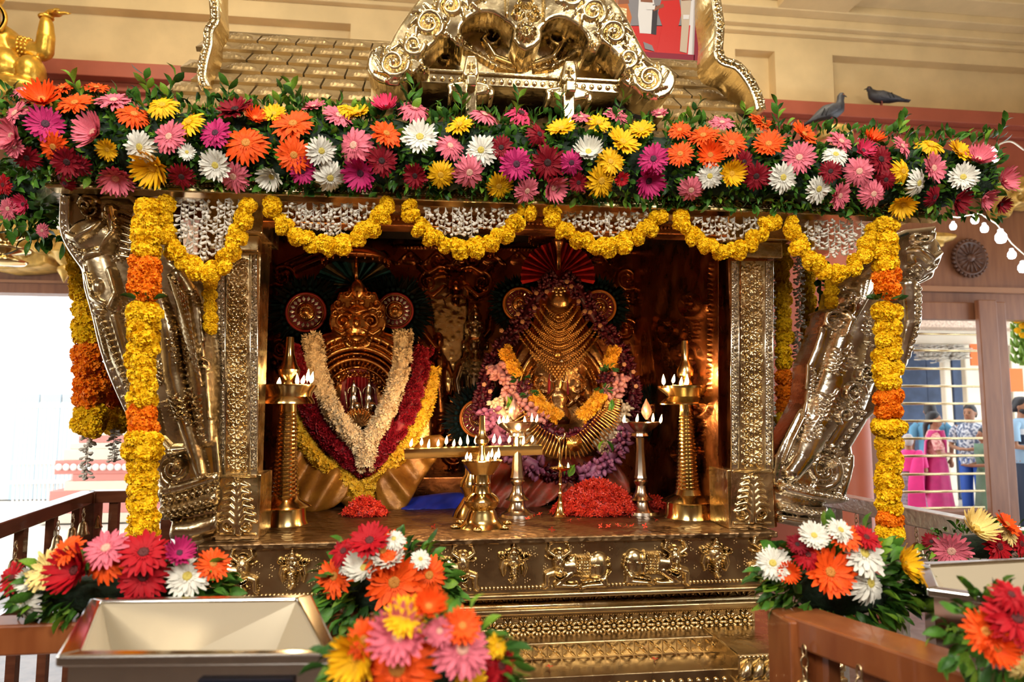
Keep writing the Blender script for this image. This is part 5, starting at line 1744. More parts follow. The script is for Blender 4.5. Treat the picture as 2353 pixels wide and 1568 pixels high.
def blossom(kind, rn):
    V, Fc = [], []
    if kind == 'daisy':
        for k in range(11):
            a = 2 * PI * k / 11 + rn.uniform(-.2, .2)
            u = rn.uniform(.2, .8)
            d = Vector((math.cos(a), math.sin(a), u)); t = Vector((-math.sin(a), math.cos(a), 0))
            c = len(V)
            V += [tuple(d * .15), tuple(d * .75 + t * .2), tuple(d * 1.1), tuple(d * .75 - t * .2)]
            Fc += [(c, c + 1, c + 2, c + 3)]
    elif kind == 'rose':
        for j in range(3):
            for k in range(5):
                a = 2 * PI * (k + j * .5) / 5
                r = .85 - j * .28
                d = Vector((math.cos(a), math.sin(a), 0)); t = Vector((-math.sin(a), math.cos(a), 0))
                c = len(V)
                V += [tuple(d * r * .4 + Vector((0, 0, .1))), tuple(d * r + t * .45 * r + Vector((0, 0, .35 + j * .2))), tuple(d * r * 1.12 + Vector((0, 0, .45 + j * .22))), tuple(d * r - t * .45 * r + Vector((0, 0, .35 + j * .2)))]
                Fc += [(c, c + 1, c + 2, c + 3)]
    else:  # bud
        b = MB(); b.tube([(0, 0, 0), (0, 0, .35), (0, 0, .85), (0, 0, 1.25)], [.18, .42, .34, .04], 6)
        V, Fc = b.v, b.f
    return V, Fc


def strand(lab, Y, pts, w, m, kind, br, dens, cat='garland', name='blossom_strand', parent=None, outward=None):
    """a rope of blossoms; pts in pixels (x, y), w its half width, br blossom radius"""
    rn = random.Random(int(pts[0][0] * 7 + pts[0][1]))
    g = thing(name, lab, cat, P(pts[0][0], pts[0][1], Y)) if parent is None else parent
    protos = [blossom(kind, rn) for _ in range(4)]
    path = smooth_path(pts, 10)
    s = sc_at(Y)
    wp = [P(x, y, Y) for x, y in path]
    b = MB(); b.tube(wp[::3] + [wp[-1]], w * s * .72, 10); b.build('strand_core', m, g)
    V, Fc = [], []
    tot = sum((wp[i + 1] - wp[i]).length for i in range(len(wp) - 1))
    n = int(dens * tot / (br * s))
    for i in range(n):
        k = rn.randrange(len(wp) - 1)
        t = (wp[k + 1] - wp[k])
        c = wp[k] + t * rn.random()
        t.normalize()
        u = t.orthogonal().normalized()
        a = rn.uniform(0, 2 * PI)
        d = (Matrix.Rotation(a, 3, t) @ u)
        if d.y > .35:
            d.y = -d.y
        pos = c + d * w * s * .72
        dd = (d + t * rn.uniform(-.5, .5))
        q = dd.to_track_quat('Z', 'Y') @ Euler((0, 0, rn.uniform(0, 6.28))).to_quaternion()
        sc = br * s * rn.uniform(.8, 1.2)
        v, f = rn.choice(protos)
        c0 = len(V)
        V.extend([tuple(pos + q @ (Vector(p) * sc)) for p in v])
        Fc.extend([tuple(x + c0 for x in ff) for ff in f])
    o = obj('blossoms', mesh_from('blossoms', inside(V, g), Fc, m), g)
    o['kind'] = 'stuff'
    return g


YG1 = YI - .10
strand('cream chrysanthemum garland forming the inner V on the mask idol', YG1 - .03, [(716, 772), (732, 850), (752, 918), (788, 978), (828, 1020), (842, 1068), (848, 1018), (878, 965), (904, 905), (924, 830), (926, 764)], 23, CREAM, 'daisy', 9, 9)
strand('crimson rose garland forming the middle V on the mask idol', YG1, [(676, 800), (686, 880), (720, 958), (768, 1018), (836, 1072), (880, 1030), (924, 972), (955, 900), (974, 800)], 23, ROSE, 'rose', 11, 8)
strand('yellow chrysanthemum garland forming the outermost V on the mask idol', YG1 + .02, [(664, 900), (690, 990), (738, 1058), (800, 1104), (836, 1150), (858, 1098), (912, 1048), (955, 980), (980, 915), (992, 845)], 22, YCHR, 'daisy', 9, 9)

# ---- drapes
GCLO = mat('gold_brocade_cloth', (0.38, 0.16, 0.018), .42, .3, col2=(0.26, 0.095, 0.010), vscale=26, bump=.4, bscale=50)
RCLO = mat('red_gold_brocade_cloth', (0.34, 0.028, 0.010), .5, .1, col2=(0.20, 0.055, 0.025), vscale=30, bump=.3, bscale=60)
BCLO = mat('royal_blue_cloth', (0.012, 0.025, 0.30), .5, var=.3, vscale=10)


def folds(k, amp, ang, seed=0):
    ca, sa = math.cos(ang), math.sin(ang)
    def f(x, y):
        u = x * ca + y * sa; v = -x * sa + y * ca
        return amp * (np.sin(u * k + .8 * np.sin(v * k * .3 + seed)) + .5 * np.sin(u * k * 2.1 + 1 + seed))
    return f


gz = thing('cloth_drape', 'gold brocade drape spread under the mask idol and its garlands', 'cloth', P(830, 1168, YI - .12))
relief('cloth_fold', GCLO, gz, smooth_poly([(640, 1015), (720, 1030), (790, 1085), (800, 1130), (765, 1168), (715, 1180), (690, 1160), (660, 1090)], 3), lambda x, y: YI - .05 - .10 * np.clip((y - 1020) / 160, 0, 1), [], 3, .02, dome=(10, 20), hf=folds(.065, 9, .5))
relief('cloth_fold', GCLO, gz, smooth_poly([(1025, 1010), (960, 1010), (900, 1060), (865, 1110), (870, 1160), (900, 1180), (928, 1172), (960, 1120)], 3), lambda x, y: YI - .05 - .10 * np.clip((y - 1020) / 160, 0, 1), [], 3, .02, dome=(10, 20), hf=folds(.065, 9, -.6, 1))
relief('cloth_fold', GCLO, gz, smooth_poly([(760, 1080), (920, 1080), (905, 1150), (850, 1176), (790, 1165)], 3), lambda x, y: YI - .04 - .06 * np.clip((y - 1080) / 100, 0, 1), [], 3, .02, dome=(8, 20), hf=folds(.09, 6, 1.2, 2))
b_ = thing('blue_cloth', 'crumpled royal blue cloth lying beside the gold drape', 'cloth', P(1000, 1165, YI - .13))
relief('cloth_heap', BCLO, b_, smooth_poly([(915, 1168), (950, 1146), (1000, 1138), (1060, 1134), (1075, 1160), (1040, 1172), (960, 1172)], 3), lambda x, y: YI - .06 - .10 * np.clip((y - 1134) / 40, 0, 1), [], 2, .03, dome=(8, 14), hf=folds(.16, 4, .9))
rz_ = thing('cloth_drape', 'red brocade drape with gold edge under the necklaced idol', 'cloth', P(1285, 1168, YI - .12))
relief('cloth_fold', RCLO, rz_, smooth_poly([(1135, 1065), (1200, 1050), (1290, 1060), (1300, 1120), (1250, 1160), (1190, 1182), (1140, 1170), (1120, 1110)], 3), lambda x, y: YI - .05 - .10 * np.clip((y - 1050) / 120, 0, 1), [], 3, .02, dome=(10, 20), hf=folds(.10, 7, .7))
relief('cloth_fold', RCLO, rz_, smooth_poly([(1270, 1060), (1380, 1050), (1425, 1075), (1450, 1130), (1400, 1175), (1300, 1165)], 3), lambda x, y: YI - .05 - .10 * np.clip((y - 1050) / 120, 0, 1), [], 3, .02, dome=(10, 20), hf=folds(.11, 7, -.6, 3))
strand('', YI - .13, [(1140, 1176), (1195, 1180), (1250, 1158), (1290, 1130)], 4, IDOLG, 'bud', 3, 2, parent=rz_)
boxes('idol_plinth', COPPER, encl, [((xa(930, YI + .1, 1100), YI + .05, ZP), (xa(1110, YI + .1, 1100), Y_BACK, zz(1095, YI + .05)))], .006)

# ---- necklaced idol
idB = thing('necklaced_idol', 'gilded arched idol draped with tiers of gold necklaces, crowned by fan', 'idol', (xa(1285, YI, 1100), YI, ZP))
po = [(1160, 1070), (1150, 960), (1160, 870), (1185, 810), (1225, 740), (1245, 670), (1268, 640), (1300, 640), (1322, 670), (1345, 740), (1385, 810), (1410, 870), (1420, 960), (1410, 1070), (1285, 1140)]
S = [('e', 1284, 688, 30, 34, 0, 24), ('e', 1284, 660, 24, 22, 0, 24), ('c', [(1284, 700, 40, 18), (1284, 800, 70, 24), (1284, 880, 60, 18)])]
for (r, w, h) in ((96, 9, 22), (82, 4, 18), (74, 4, 14)):
    S.append(('c', [(1284 + r * math.cos(a), 900 + r * 1.12 * math.sin(a), w, h) for a in np.linspace(PI * .75, PI * 2.25, 40)]))
S += mir([spiral(1245, 880, 26, 3, 1.7, 0, 1, 5, 3, 16), spiral(1235, 925, 16, 3, 1.4, 0, -1, 4, 2, 14), spiral(1180, 860, 16, 3, 1.4, 0, 1, 5, 3, 14)] + acanthus(1240, 905, -1.2, 50, 8, 14, 5) + acanthus(1190, 880, -1.0, 60, 8, 12, 5), 1284)
relief('arch_sheet', IDOLG, idB, smooth_poly(po, 3), YI, S, 2.2, depth=.05, dome=(10, 20))
RCL = mat('bright_red_cloth', (0.55, 0.015, 0.012), .5, var=.2, vscale=20)
relief('niche_cloth', RCL, idB, smooth_poly([(1256, 930), (1258, 870), (1270, 850), (1300, 850), (1308, 872), (1308, 930)], 3), YI - .035, [('c', [(1262, 860, 5, 8), (1260, 920, 5, 8)]), ('c', [(1302, 858, 5, 8), (1304, 920, 5, 8)])], 2, .012)
q = P(1283, 975, YI - .05); s = sc_at(YI)
b = MB(); b.loft([(q + Vector((0, 0, z * s)), (r * s, 0, 0), (0, r * .6 * s, 0)) for (z, r) in ((0, 26), (20, 30), (45, 18), (60, 24), (72, 20), (80, 9), (86, 12), (98, 13), (108, 10), (116, 5), (124, 2))], 16); b.build('small_figure', IDOLG, idB)
for sg in (-1, 1):
    b = MB()
    b.tube([q + Vector((sg * 22 * s, -.012, 66 * s)), q + Vector((sg * 30 * s, -.02, 50 * s)), q + Vector((sg * 18 * s, -.03, 40 * s))], [.010, .008, .006], 8)
    b.build('figure_arm', IDOLG, idB)
for sg in (-1, 1):
    b = MB(); b.tube([q + Vector((sg * 13 * s + math.cos(a) * 7 * s, -.012, 104 * s + math.sin(a) * 9 * s)) for a in np.linspace(0, 2 * PI, 14)], .0022, 5, caps=False); b.build('ear_ring', SILVB, idB)

NECK = [(38, 700, 24, 3.0, 'narrow collar necklace of dark ringed medallions under the idol face', 3), (52, 705, 40, 2.4, 'fine bead necklace second from the idol face', 4), (66, 715, 48, 2.6, 'round-bead necklace third from the idol face', 4),
        (80, 730, 48, 2.8, 'ribbed gold necklace fourth from the idol face', 4), (92, 742, 54, 3.0, 'gold necklace with dangling drops fifth from the idol face', 3), (88, 752, 58, 3.2, 'pendant necklace with a flower medallion at its middle', 2),
        (94, 758, 68, 3.2, 'coin-strung necklace with a white-ringed stone at its tip', 3), (104, 766, 76, 3.4, 'widest mesh necklace reaching the red niche cloth', 4)]
NGOLD = mat('necklace_gold', (0.80, 0.46, 0.13), .28, 1.0, var=.25, vscale=90)
for (hw, y0, drop, br, lab, rows) in NECK:
    Yn = YI - .075 - drop * .0002
    g = thing('gold_necklace', lab, 'necklace', P(1284, y0 + drop, Yn), 'tiers of gold necklaces')
    b = MB()
    for j in range(rows):
        n = int(hw * 2.6 / br / 1.9)
        for i in range(n + 1):
            t = -1 + 2 * i / n
            x = 1284 + (hw - j * 2.4) * t * (1 - .06 * abs(t)); y = y0 + (drop + j * br * 1.9) * (1 - abs(t) ** 1.7)
            p = P(x, y, Yn + .04 * t * t)
            if j == rows - 1 and rows > 2:
                b.tube([p + Vector((0, 0, .003)), p, p + Vector((0, -.002, -.008)), p + Vector((0, 0, -.011))], [.001, .0022, .003, .0008], 5)
            else:
                b.ball(p, br * s * .85, 5, 4)
    b.build('bead_chain', NGOLD, g)
    if 'medallion' in lab or 'tip' in lab or 'mesh' in lab:
        c = P(1284 + (6 if 'tip' in lab else -2), y0 + drop + 4, Yn - .012)
        m_ = MB(); m_.lathe([(.001, 0), (.016 if 'medallion at' in lab else .009, .001), (.014 if 'medallion at' in lab else .009, .005), (.004, .009), (.001, .010)], n=16, flute=(8, .08))
        m_.v = [(x + c.x, c.y - z, y + c.z) for (x, y, z) in m_.v]; m_.build('pendant', SILVB if 'tip' in lab else NGOLD, g)
b = MB()
for r in range(6):
    for i in range(7 - r):
        p = P(1283 + (i - (6 - r) / 2) * 8, 842 + r * 6, YI - .11)
        b.ball(p, .006, 6, 4)
gg = thing('gold_pendant', 'tapering scale-like gold pendant hanging into the red niche', 'pendant', P(1283, 870, YI - .11))
b.build('pendant_scales', NGOLD, gg)
b = MB()
for i, (dx, dy) in enumerate([(-14, 0), (-5, 2), (5, 2), (14, 0), (-10, -7), (0, -6), (10, -7), (-5, 9), (5, 9)]):
    b.ball(P(1284 + dx, 668 + dy, YI - .09), .008, 8, 6)
gg = thing('forehead_ornament', 'cluster of pale gold balls at the top of the idol face', 'jewel', P(1284, 668, YI - .09))
b.build('gold_balls', mat('pale_gold', (.85, .62, .28), .25, 1.0), gg)

# garlands of the necklaced idol
Yb = YI - .13
strand('long burgundy bud garland framing the whole necklaced idol', Yb + .03, [(1276, 636), (1240, 672), (1190, 750), (1144, 810), (1116, 880), (1106, 950), (1130, 1010), (1190, 1060), (1280, 1092), (1350, 1082), (1418, 1024), (1446, 960), (1452, 890), (1424, 800), (1376, 742), (1332, 672), (1292, 636)], 16, BURG, 'bud', 10, 8)
rg = thing('rosebud_trim', 'tan paper rosebuds pinned along the burgundy bud garland', 'trim', P(1284, 640, Yb))
RBUD = mat('tan_rosebud', (.48, .22, .10), .6)
for (x, y) in ((1232, 674), (1256, 671), (1302, 648), (1312, 659), (1329, 693), (1343, 716), (1355, 718), (1378, 749), (1228, 708), (1190, 722), (1200, 740), (1152, 760), (1120, 845), (1112, 884), (1126, 900), (1424, 805), (1433, 838), (1454, 855), (1460, 888)):
    m_ = MB(); c = P(x, y, Yb - .03)
    m_.lathe([(.002, 0), (.009, .004), (.008, .011), (.005, .009), (.002, .012)], n=10, flute=(5, .1)); m_.v = [(a + c.x, c.y - cc_, b2 + c.z) for (a, b2, cc_) in m_.v]
    m_.build('rosebud', RBUD, rg)
for (lab, pts, m, kind, w, br) in (('amber chrysanthemum segment over the idol shoulder beside the silver goddess', [(1158, 800), (1172, 832), (1190, 862)], OCHR, 'daisy', 17, 7), ('amber chrysanthemum segment over the idol shoulder beside the dark side wall', [(1412, 800), (1404, 822), (1396, 842)], OCHR, 'daisy', 17, 7),
        ('burgundy garland segment between green bands beside the silver goddess', [(1198, 878), (1208, 896)], BURG, 'bud', 16, 9), ('burgundy garland segment between green bands beside the dark side wall', [(1392, 856), (1388, 880)], BURG, 'bud', 16, 9),
        ('long amber chrysanthemum segment sloping to the niche from the goddess side', [(1226, 910), (1252, 938), (1284, 960)], OCHR, 'daisy', 18, 7), ('long amber chrysanthemum segment sloping to the niche from the dark wall side', [(1384, 905), (1360, 935), (1334, 960)], OCHR, 'daisy', 18, 7),
        ('cream bud rope beside the silver lamp under the trough flames', [(1136, 918), (1158, 958), (1186, 1000), (1224, 1028)], BUDC, 'bud', 17, 10), ('cream bud rope near the silver lamp by the dark wall', [(1440, 930), (1420, 975), (1394, 1012), (1374, 1034)], BUDC, 'bud', 15, 10),
        ('mauve lotus-bud rope behind the trough lamp flames', [(1124, 940), (1146, 996), (1186, 1046), (1240, 1078)], LOTV, 'bud', 20, 15), ('mauve lotus-bud rope curving up to the silver lamp by the dark wall', [(1330, 1096), (1380, 1070), (1418, 1026), (1438, 980)], LOTV, 'bud', 20, 15),
        ('pale lotus-petal rope over the idol arm beside the silver goddess', [(1140, 838), (1158, 872), (1184, 908), (1214, 936), (1250, 968)], LOTP, 'bud', 15, 15), ('pale lotus-petal rope over the idol arm beside the dark wall', [(1424, 862), (1412, 894), (1398, 920)], LOTP, 'bud', 14, 14),
        ('dark maroon bud rope inside the big gold collar', [(1240, 975), (1290, 1006), (1340, 1000), (1376, 965)], BURG, 'bud', 16, 9)):
    strand(lab, Yb - (.04 if 'amber' in lab or 'segment' in lab else .02), pts, w, m, kind, br, 8)
for (x, y, lab) in ((1196, 872, 'dark green leaf band on the garland near the silver goddess, upper'), (1216, 906, 'dark green leaf band on the garland near the silver goddess, lower'), (1398, 850, 'dark green leaf band on the garland near the dark wall, upper'), (1388, 894, 'dark green leaf band on the garland near the dark wall, lower')):
    g = thing('leaf_band', lab, 'leaves', P(x, y, Yb - .05), 'leaf bands on the idol garland')
    for i in range(12):
        a = random.uniform(0, 6.28)
        leaf_part(g, P(x + math.cos(a) * 9, y + random.uniform(-6, 6), Yb - .06 + math.sin(a) * .01), Vector((math.cos(a), -.3, random.uniform(-.5, .5))), .028, 1)
for (x, y, n, lab) in ((1172, 918, 3, 'fresh green leaf cluster at the collar end beside the goddess'), (1412, 925, 3, 'fresh green leaf cluster at the collar end near the dark wall'), (1322, 1076, 4, 'bright green leaf pair behind the little brass lamp flame'), (1385, 1020, 2, 'green leaf tucked against the cream bud rope')):
    g = thing('betel_leaf', lab, 'leaves', P(x, y, Yb - .07))
    for i in range(n):
        leaf_part(g, P(x + random.uniform(-12, 8), y - 8, Yb - .075), Vector((random.uniform(-.6, .6), -.2, -.8)), .05, 2 if i % 2 else 0)
# big gold collar
col = thing('gold_collar', 'broad gold collar of upright bars with a fan pendant', 'necklace', P(1318, 1030, Yb - .06))
cp = smooth_path([(1176, 922), (1196, 960), (1226, 1000), (1270, 1024), (1316, 1030), (1354, 1008), (1388, 974), (1408, 944), (1418, 915)], 12)
for i in range(0, len(cp) - 1, 2):
    (x, y), (x2, y2) = cp[i], cp[i + 1]
    t = Vector((x2 - x, y2 - y)).normalized(); nx, ny = -t.y, t.x
    tt = i / len(cp)
    wd = 20 * min(1, 5 * min(tt, 1 - tt)) + 3
    b = MB(); a, c = P(x - nx * wd, y - ny * wd, Yb - .06), P(x + nx * wd, y + ny * wd, Yb - .066)
    b.tube([a, a.lerp(c, .5) + Vector((0, -.004, 0)), c, c + (c - a).normalized() * .008], [.0028, .0034, .0036, .001], 6)
    b.ball(a, .004, 6, 4)
    b.build('collar_bar', NGOLD, col)
c = P(1320, 1020, Yb - .085)
b = MB(); b.lathe([(.001, 0), (.030, .001), (.029, .005), (.016, .007), (.012, .014), (.001, .016)], n=40, flute=(20, .06)); b.v = [(x + c.x, c.y - z, y + c.z) for (x, y, z) in b.v]; b.build('fan_pendant', NGOLD, col)

# ---- ixora: heaps and loose blossoms
IXO = mat('ixora_red', (0.62, 0.022, 0.012), .5, col2=(0.78, 0.06, 0.02), vscale=80)


def ixora_data():
    V, Fc = [], []
    for k in range(4):
        a = PI / 2 * k
        d = Vector((math.cos(a), math.sin(a), .15)); t = Vector((-math.sin(a), math.cos(a), 0))
        c = len(V)
        V += [(0, 0, 0), tuple(d * .6 + t * .28), tuple(d), tuple(d * .6 - t * .28)]
        Fc.append((c, c + 1, c + 2, c + 3))
    b = MB(); b.tube([(0, 0, 0), (0.05, 0, -.9), (.1, 0, -1.6)], [.06, .045, .04], 4)
    c = len(V)
    V += b.v; Fc += [tuple(i + c for i in f) for f in b.f]
    return V, Fc


IXV, IXF = ixora_data()
IXM = mesh_from('ixora_blossom', IXV, IXF, IXO)


def ixora_heap(lab, cx, cy, rx, hz, ry, n):
    c = PZ(cx, cy, ZP)
    g = thing('ixora_heap', lab, 'flowers', c)
    s = sc_at(c.y)
    V, Fc = [], []
    b = MB(); b.lathe([(rx * s * .85, 0), (rx * s * .7, hz * s * .35), (rx * s * .4, hz * s * .65), (.01, hz * s * .75)], (c.x, c.y, c.z), 18, sy=ry); b.build('heap_core', REDD, g)
    for i in range(n):
        a = random.uniform(0, 6.28); r = math.sqrt(random.random())
        z = hz * s * (1 - r ** 2) * random.uniform(.75, 1.12)
        pos = c + Vector((math.cos(a) * r * rx * s, math.sin(a) * r * rx * s * ry, z + .006))
        q = Euler((random.uniform(-1.6, 1.6), random.uniform(-1.6, 1.6), random.uniform(0, 6.28))).to_quaternion()
        k = random.uniform(.009, .0135)
        c0 = len(V)
        V.extend([tuple(pos + q @ (Vector(p) * k)) for p in IXV]); Fc.extend([tuple(x + c0 for x in f) for f in IXF])
    o = obj('blossom_pile', mesh_from('blossom_pile', inside(V, g), Fc, IXO), g); o['kind'] = 'stuff'


ixora_heap('small heap of red ixora blossoms below the yellow garland tip', 838, 1186, 50, 34, .6, 420)
ixora_heap('large heap of red ixora blossoms between the brass and silver lamps', 1370, 1180, 104, 66, .55, 1800)
ixora_heap('low spill of red ixora blossoms beside the silver lamp foot by the dark wall', 1500, 1168, 40, 22, .6, 200)
loose = [(1212, 1196), (1380, 1214), (1398, 1214), (1420, 1212), (1440, 1213), (1452, 1213), (1508, 1199), (1446, 1190), (996, 1216), (1310, 1200), (1482, 1214), (1268, 1222), (1330, 1198), (1240, 1186)]
loose.sort()
for i, (x, y) in enumerate(loose):
    p = PZ(x, y, ZP)
    o = obj('ixora_blossom', IXM, None, p + Vector((0, 0, .006)))
    o.scale = (.0115,) * 3
    o.rotation_euler = (random.uniform(-.5, .5) + PI * .5 * (i % 3 == 0), random.uniform(-.4, .4), random.uniform(0, 6))
    tag(o, f'loose red ixora blossom on the platform, {ORD[i]} counted from the mask idol side', 'flower', 'loose ixora blossoms')
for (p, lab) in ((P(1262, 1532, 1.90), 'loose red ixora blossom on the lower step near the front bouquet'), (P(1504, 1516, 1.92), 'loose red ixora blossom on the lower step near the acrylic box')):
    o = obj('ixora_blossom', IXM, None, Vector((p.x, p.y, z4 + .006))); o.scale = (.0115,) * 3; tag(o, lab, 'flower', 'loose ixora blossoms')

# ---- lamps
def flame_mesh():
    b = MB()
    b.lathe([(.0006, 0), (.0036, .003), (.0048, .008), (.0042, .014), (.0024, .021), (.0003, .028)], n=10)
    return b.mesh('flame', FLAME)


FLM = flame_mesh()
WICK = mat('wick', (.25, .2, .15), .8)
WKM = MB().tube([(0, 0, -.006), (0, 0, .002)], .0012, 5).mesh('wick', WICK)


def flames(parent, pts, Y, k=1.0):
    for (x, y) in pts:
        p = P(x, y + 9, Y + random.uniform(-.004, .004))
        w = obj('wick', WKM, parent, inside([p], parent)[0])
        f = obj('flame', FLM, w)
        f.scale = (k * random.uniform(.85, 1.1), k * random.uniform(.85, 1.1), k * random.uniform(.7, 1.05))
        f.rotation_euler = (0, random.uniform(-.05, .22), 0)


def lamp(name, lab, cx, Y, sections, m, n=36, flute=None):
    """sections: (part name, [(half width px, y px), ...])"""
    base = P(cx, sections[-1][1][-1][1], Y)
    g = thing(name, lab, 'oil lamp', (base.x, Y, ZP))
    s = sc_at(Y)
    for (pn, prof) in sections:
        b = MB()
        pr = [(max(r, .4) * s, P(cx, y, Y).z) for (r, y) in prof][::-1]
        b.lathe(pr, (base.x, Y, 0), n if pn != 'stem8' else 8, flute=flute if pn in ('oil_tray',) else None)
        b.build(pn.replace('stem8', 'faceted_stem'), m, g, angle=35)
    return g


def ridges(r0, r1, y0, y1, n):
    out = []
    for i in range(n):
        t = i / n
        r = r0 + (r1 - r0) * t; y = y0 + (y1 - y0) * t; dy = (y1 - y0) / n
        out += [(r, y), (r + 2.2, y + dy * .3), (r + 2.2, y + dy * .6), (r, y + dy * .9)]
    return out


YL1 = ground_y(655, 1204)
zP1 = None
L1 = lamp('standing_lamp', 'tall brass oil lamp with ringed shaft beside the mask idol', 653, YL1,
          [('finial', [(1, 774), (8, 775), (9, 796), (11, 815), (17, 838), (24, 850), (22, 862), (14, 874), (17, 880), (20, 888)]),
           ('oil_tray', [(12, 884), (58, 884), (61, 886), (60, 890), (52, 902), (50, 912), (56, 922), (57, 928), (20, 930)]),
           ('shaft', [(18, 928), (19, 946)] + ridges(17, 27, 948, 1140, 20) + [(28, 1142)]),
           ('foot', [(27, 1138), (32, 1148), (50, 1158), (56, 1164), (44, 1168), (46, 1195), (52, 1208), (57, 1217)])], BRASS)
flames(L1, [(683, 876), (694, 874), (706, 868), (714, 872), (640, 880)], YL1 - .035, 1.5)
YL2 = ground_y(1583, 1188)
L2 = lamp('standing_lamp', 'tall brass oil lamp with ringed shaft beside the copper-sided pillar', 1583, YL2,
          [('finial', [(1, 783), (8, 784), (9, 800), (9, 826), (14, 838), (21, 852), (20, 864), (13, 872), (17, 880), (20, 888)]),
           ('oil_tray', [(12, 886), (62, 886), (66, 888), (65, 893), (50, 904), (42, 912), (56, 922), (61, 928), (60, 930), (20, 931)]),
           ('shaft', [(16, 930), (17, 954)] + ridges(16, 27, 956, 1126, 20) + [(28, 1128)]),
           ('foot', [(28, 1124), (34, 1136), (56, 1147), (63, 1151), (52, 1155), (54, 1180), (62, 1196)])], BRASS)
flames(L2, [(1525, 876), (1546, 872), (1564, 878), (1578, 878), (1619, 874)], YL2 - .035, 1.5)
YL3 = ground_y(1107, 1210)
L3 = lamp('pedestal_lamp', 'stout brass oil lamp on a clawed round base before the idols', 1107, YL3,
          [('finial', [(1, 954), (6, 956), (7, 985), (9, 1000), (16, 1010), (15, 1018), (8, 1024), (7, 1036), (10, 1050), (14, 1060)]),
           ('oil_tray', [(10, 1057), (44, 1057), (46, 1059), (42, 1066), (38, 1074), (28, 1086), (27, 1090), (18, 1092)]),
           ('stem', [(19, 1090), (19, 1108), (20, 1110), (19, 1112), (20, 1122), (24, 1134)]),
           ('bulb_body', [(24, 1132), (34, 1141), (40, 1150), (39, 1158), (32, 1167), (28, 1171), (32, 1178), (36, 1190), (44, 1202), (56, 1210), (60, 1213), (60, 1217), (10, 1218)])], BRASS, flute=(10, .02))
flames(L3, [(1071, 1048), (1080, 1049), (1120, 1050), (1129, 1043), (1137, 1049), (1146, 1044)], YL3 - .01, 1.15)
for k in range(6):
    a = 2 * PI * k / 6 + .3
    c = Vector((L3.location.x, YL3, ZP)) + Vector((math.cos(a), math.sin(a), 0)) * 62 * sc_at(YL3)
    b = MB(); b.ball(c + Vector((0, 0, .006)), .012, 10, 6, s=(1.2, 1.2, .6))
    for j in range(4):
        t = a + (j - 1.5) * .5
        b.ball(c + Vector((math.cos(t) * .012, math.sin(t) * .012, .005)), .005, 6, 4)
    b.build('claw_foot', BRASS, L3)
YT = ground_y(1080, 1186)
LT = lamp('trough_lamp', 'long brass trough lamp with a row of small flames', 1084, YT,
          [('pedestal', [(28, 1046), (22, 1056), (15, 1066), (16, 1090), (26, 1105), (28, 1118), (19, 1134), (18, 1142), (26, 1155), (38, 1172), (46, 1190), (48, 1196)])], BRASS)
b = MB()
x0, x1 = 930, 1246
zt0 = P(1088, 1026, YT).z
rings = []
for (px, py, k) in ((928, 1032, .2), (931, 1032, 1), (1010, 1029, 1.02), (1088, 1027, 1.02), (1170, 1025, 1.02), (1243, 1023, 1), (1246, 1023, .2)):
    p = P(px, py, YT)
    rings.append((p, k))
V, Fc = [], []
hw, dp = .036, .034
prof = [(-1, 0), (-.95, -.5), (-.75, -.95), (0, -1.05), (.75, -.95), (.95, -.5), (1, 0), (.86, 0), (.8, -.45), (.6, -.75), (0, -.82), (-.6, -.75), (-.8, -.45), (-.86, 0)]
for (p, k) in rings:
    for (u, v) in prof:
        V.append((p.x, p.y + u * hw * k, p.z + v * dp * (k if k < 1 else 1)))
np_ = len(prof)
for i in range(len(rings) - 1):
    for j in range(np_):
        j2 = (j + 1) % np_
        Fc.append((i * np_ + j, i * np_ + j2, (i + 1) * np_ + j2, (i + 1) * np_ + j))
Fc += [tuple(range(np_))[::-1], tuple((len(rings) - 1) * np_ + j for j in range(np_))]
b.add(V, Fc); b.build('oil_trough', BRASS, LT, angle=40)
flames(LT, [(943, 1018), (968, 1015), (984, 1022), (1006, 1017), (1025, 1013), (1042, 1018), (1058, 1015), (1075, 1013), (1093, 1012), (1114, 1013), (1134, 1010), (1148, 1012), (1169, 1009), (1186, 1013), (1201, 1014), (1222, 1008)], YT - .03, 1.2)


def silver_lamp(lab, cx, y_base, fl, off=0):
    Y = ground_y(cx, y_base - 6)
    g = lamp('silver_lamp', lab, cx, Y, [('oil_tray', [(10, 971 + off), (46, 969 + off), (48, 971 + off), (40, 980 + off), (26, 990 + off), (18, 996 + off), (20, 1002 + off), (14, 1006 + off)]),
                                    ('stem8', [(10, 1004 + off), (9, 1030 + off), (14, 1092 + off), (16, 1098 + off), (12, 1104 + off)]),
                                    ('foot', [(13, 1102 + off), (17, 1106 + off), (11, 1116 + off), (13, 1130 + off), (20, 1142 + off), (28, 1148 + off), (16, 1152 + off), (20, 1166 + off), (30, 1176 + off), (40, y_base - 12), (42, y_base - 4), (38, y_base)])], SILV, flute=(8, .06))
    flames(g, fl, Y - .02, 1.2)
    p = P(cx - 8 if cx < 1300 else cx + 12, 966 + off, Y)
    b = MB(); V, Fc = [], []
    pr = [.2, .7, 1, .95, .7, .35, .03]
    for i, q in enumerate(pr):
        for k, yy in ((-1, 0), (1, 0), (1, .003), (-1, .003)):
            V.append((p.x + k * q * .019, p.y + yy, p.z + .002 + i * .0125))
    for i in range(len(pr) - 1):
        for k in range(4):
            Fc.append((i * 4 + k, i * 4 + (k + 1) % 4, i * 4 + 4 + (k + 1) % 4, i * 4 + 4 + k))
    b.add(V, Fc); b.build('leaf_plate', mat('rose_copper_leaf', (.50, .27, .20), .35, .8), g)
    return g, Y


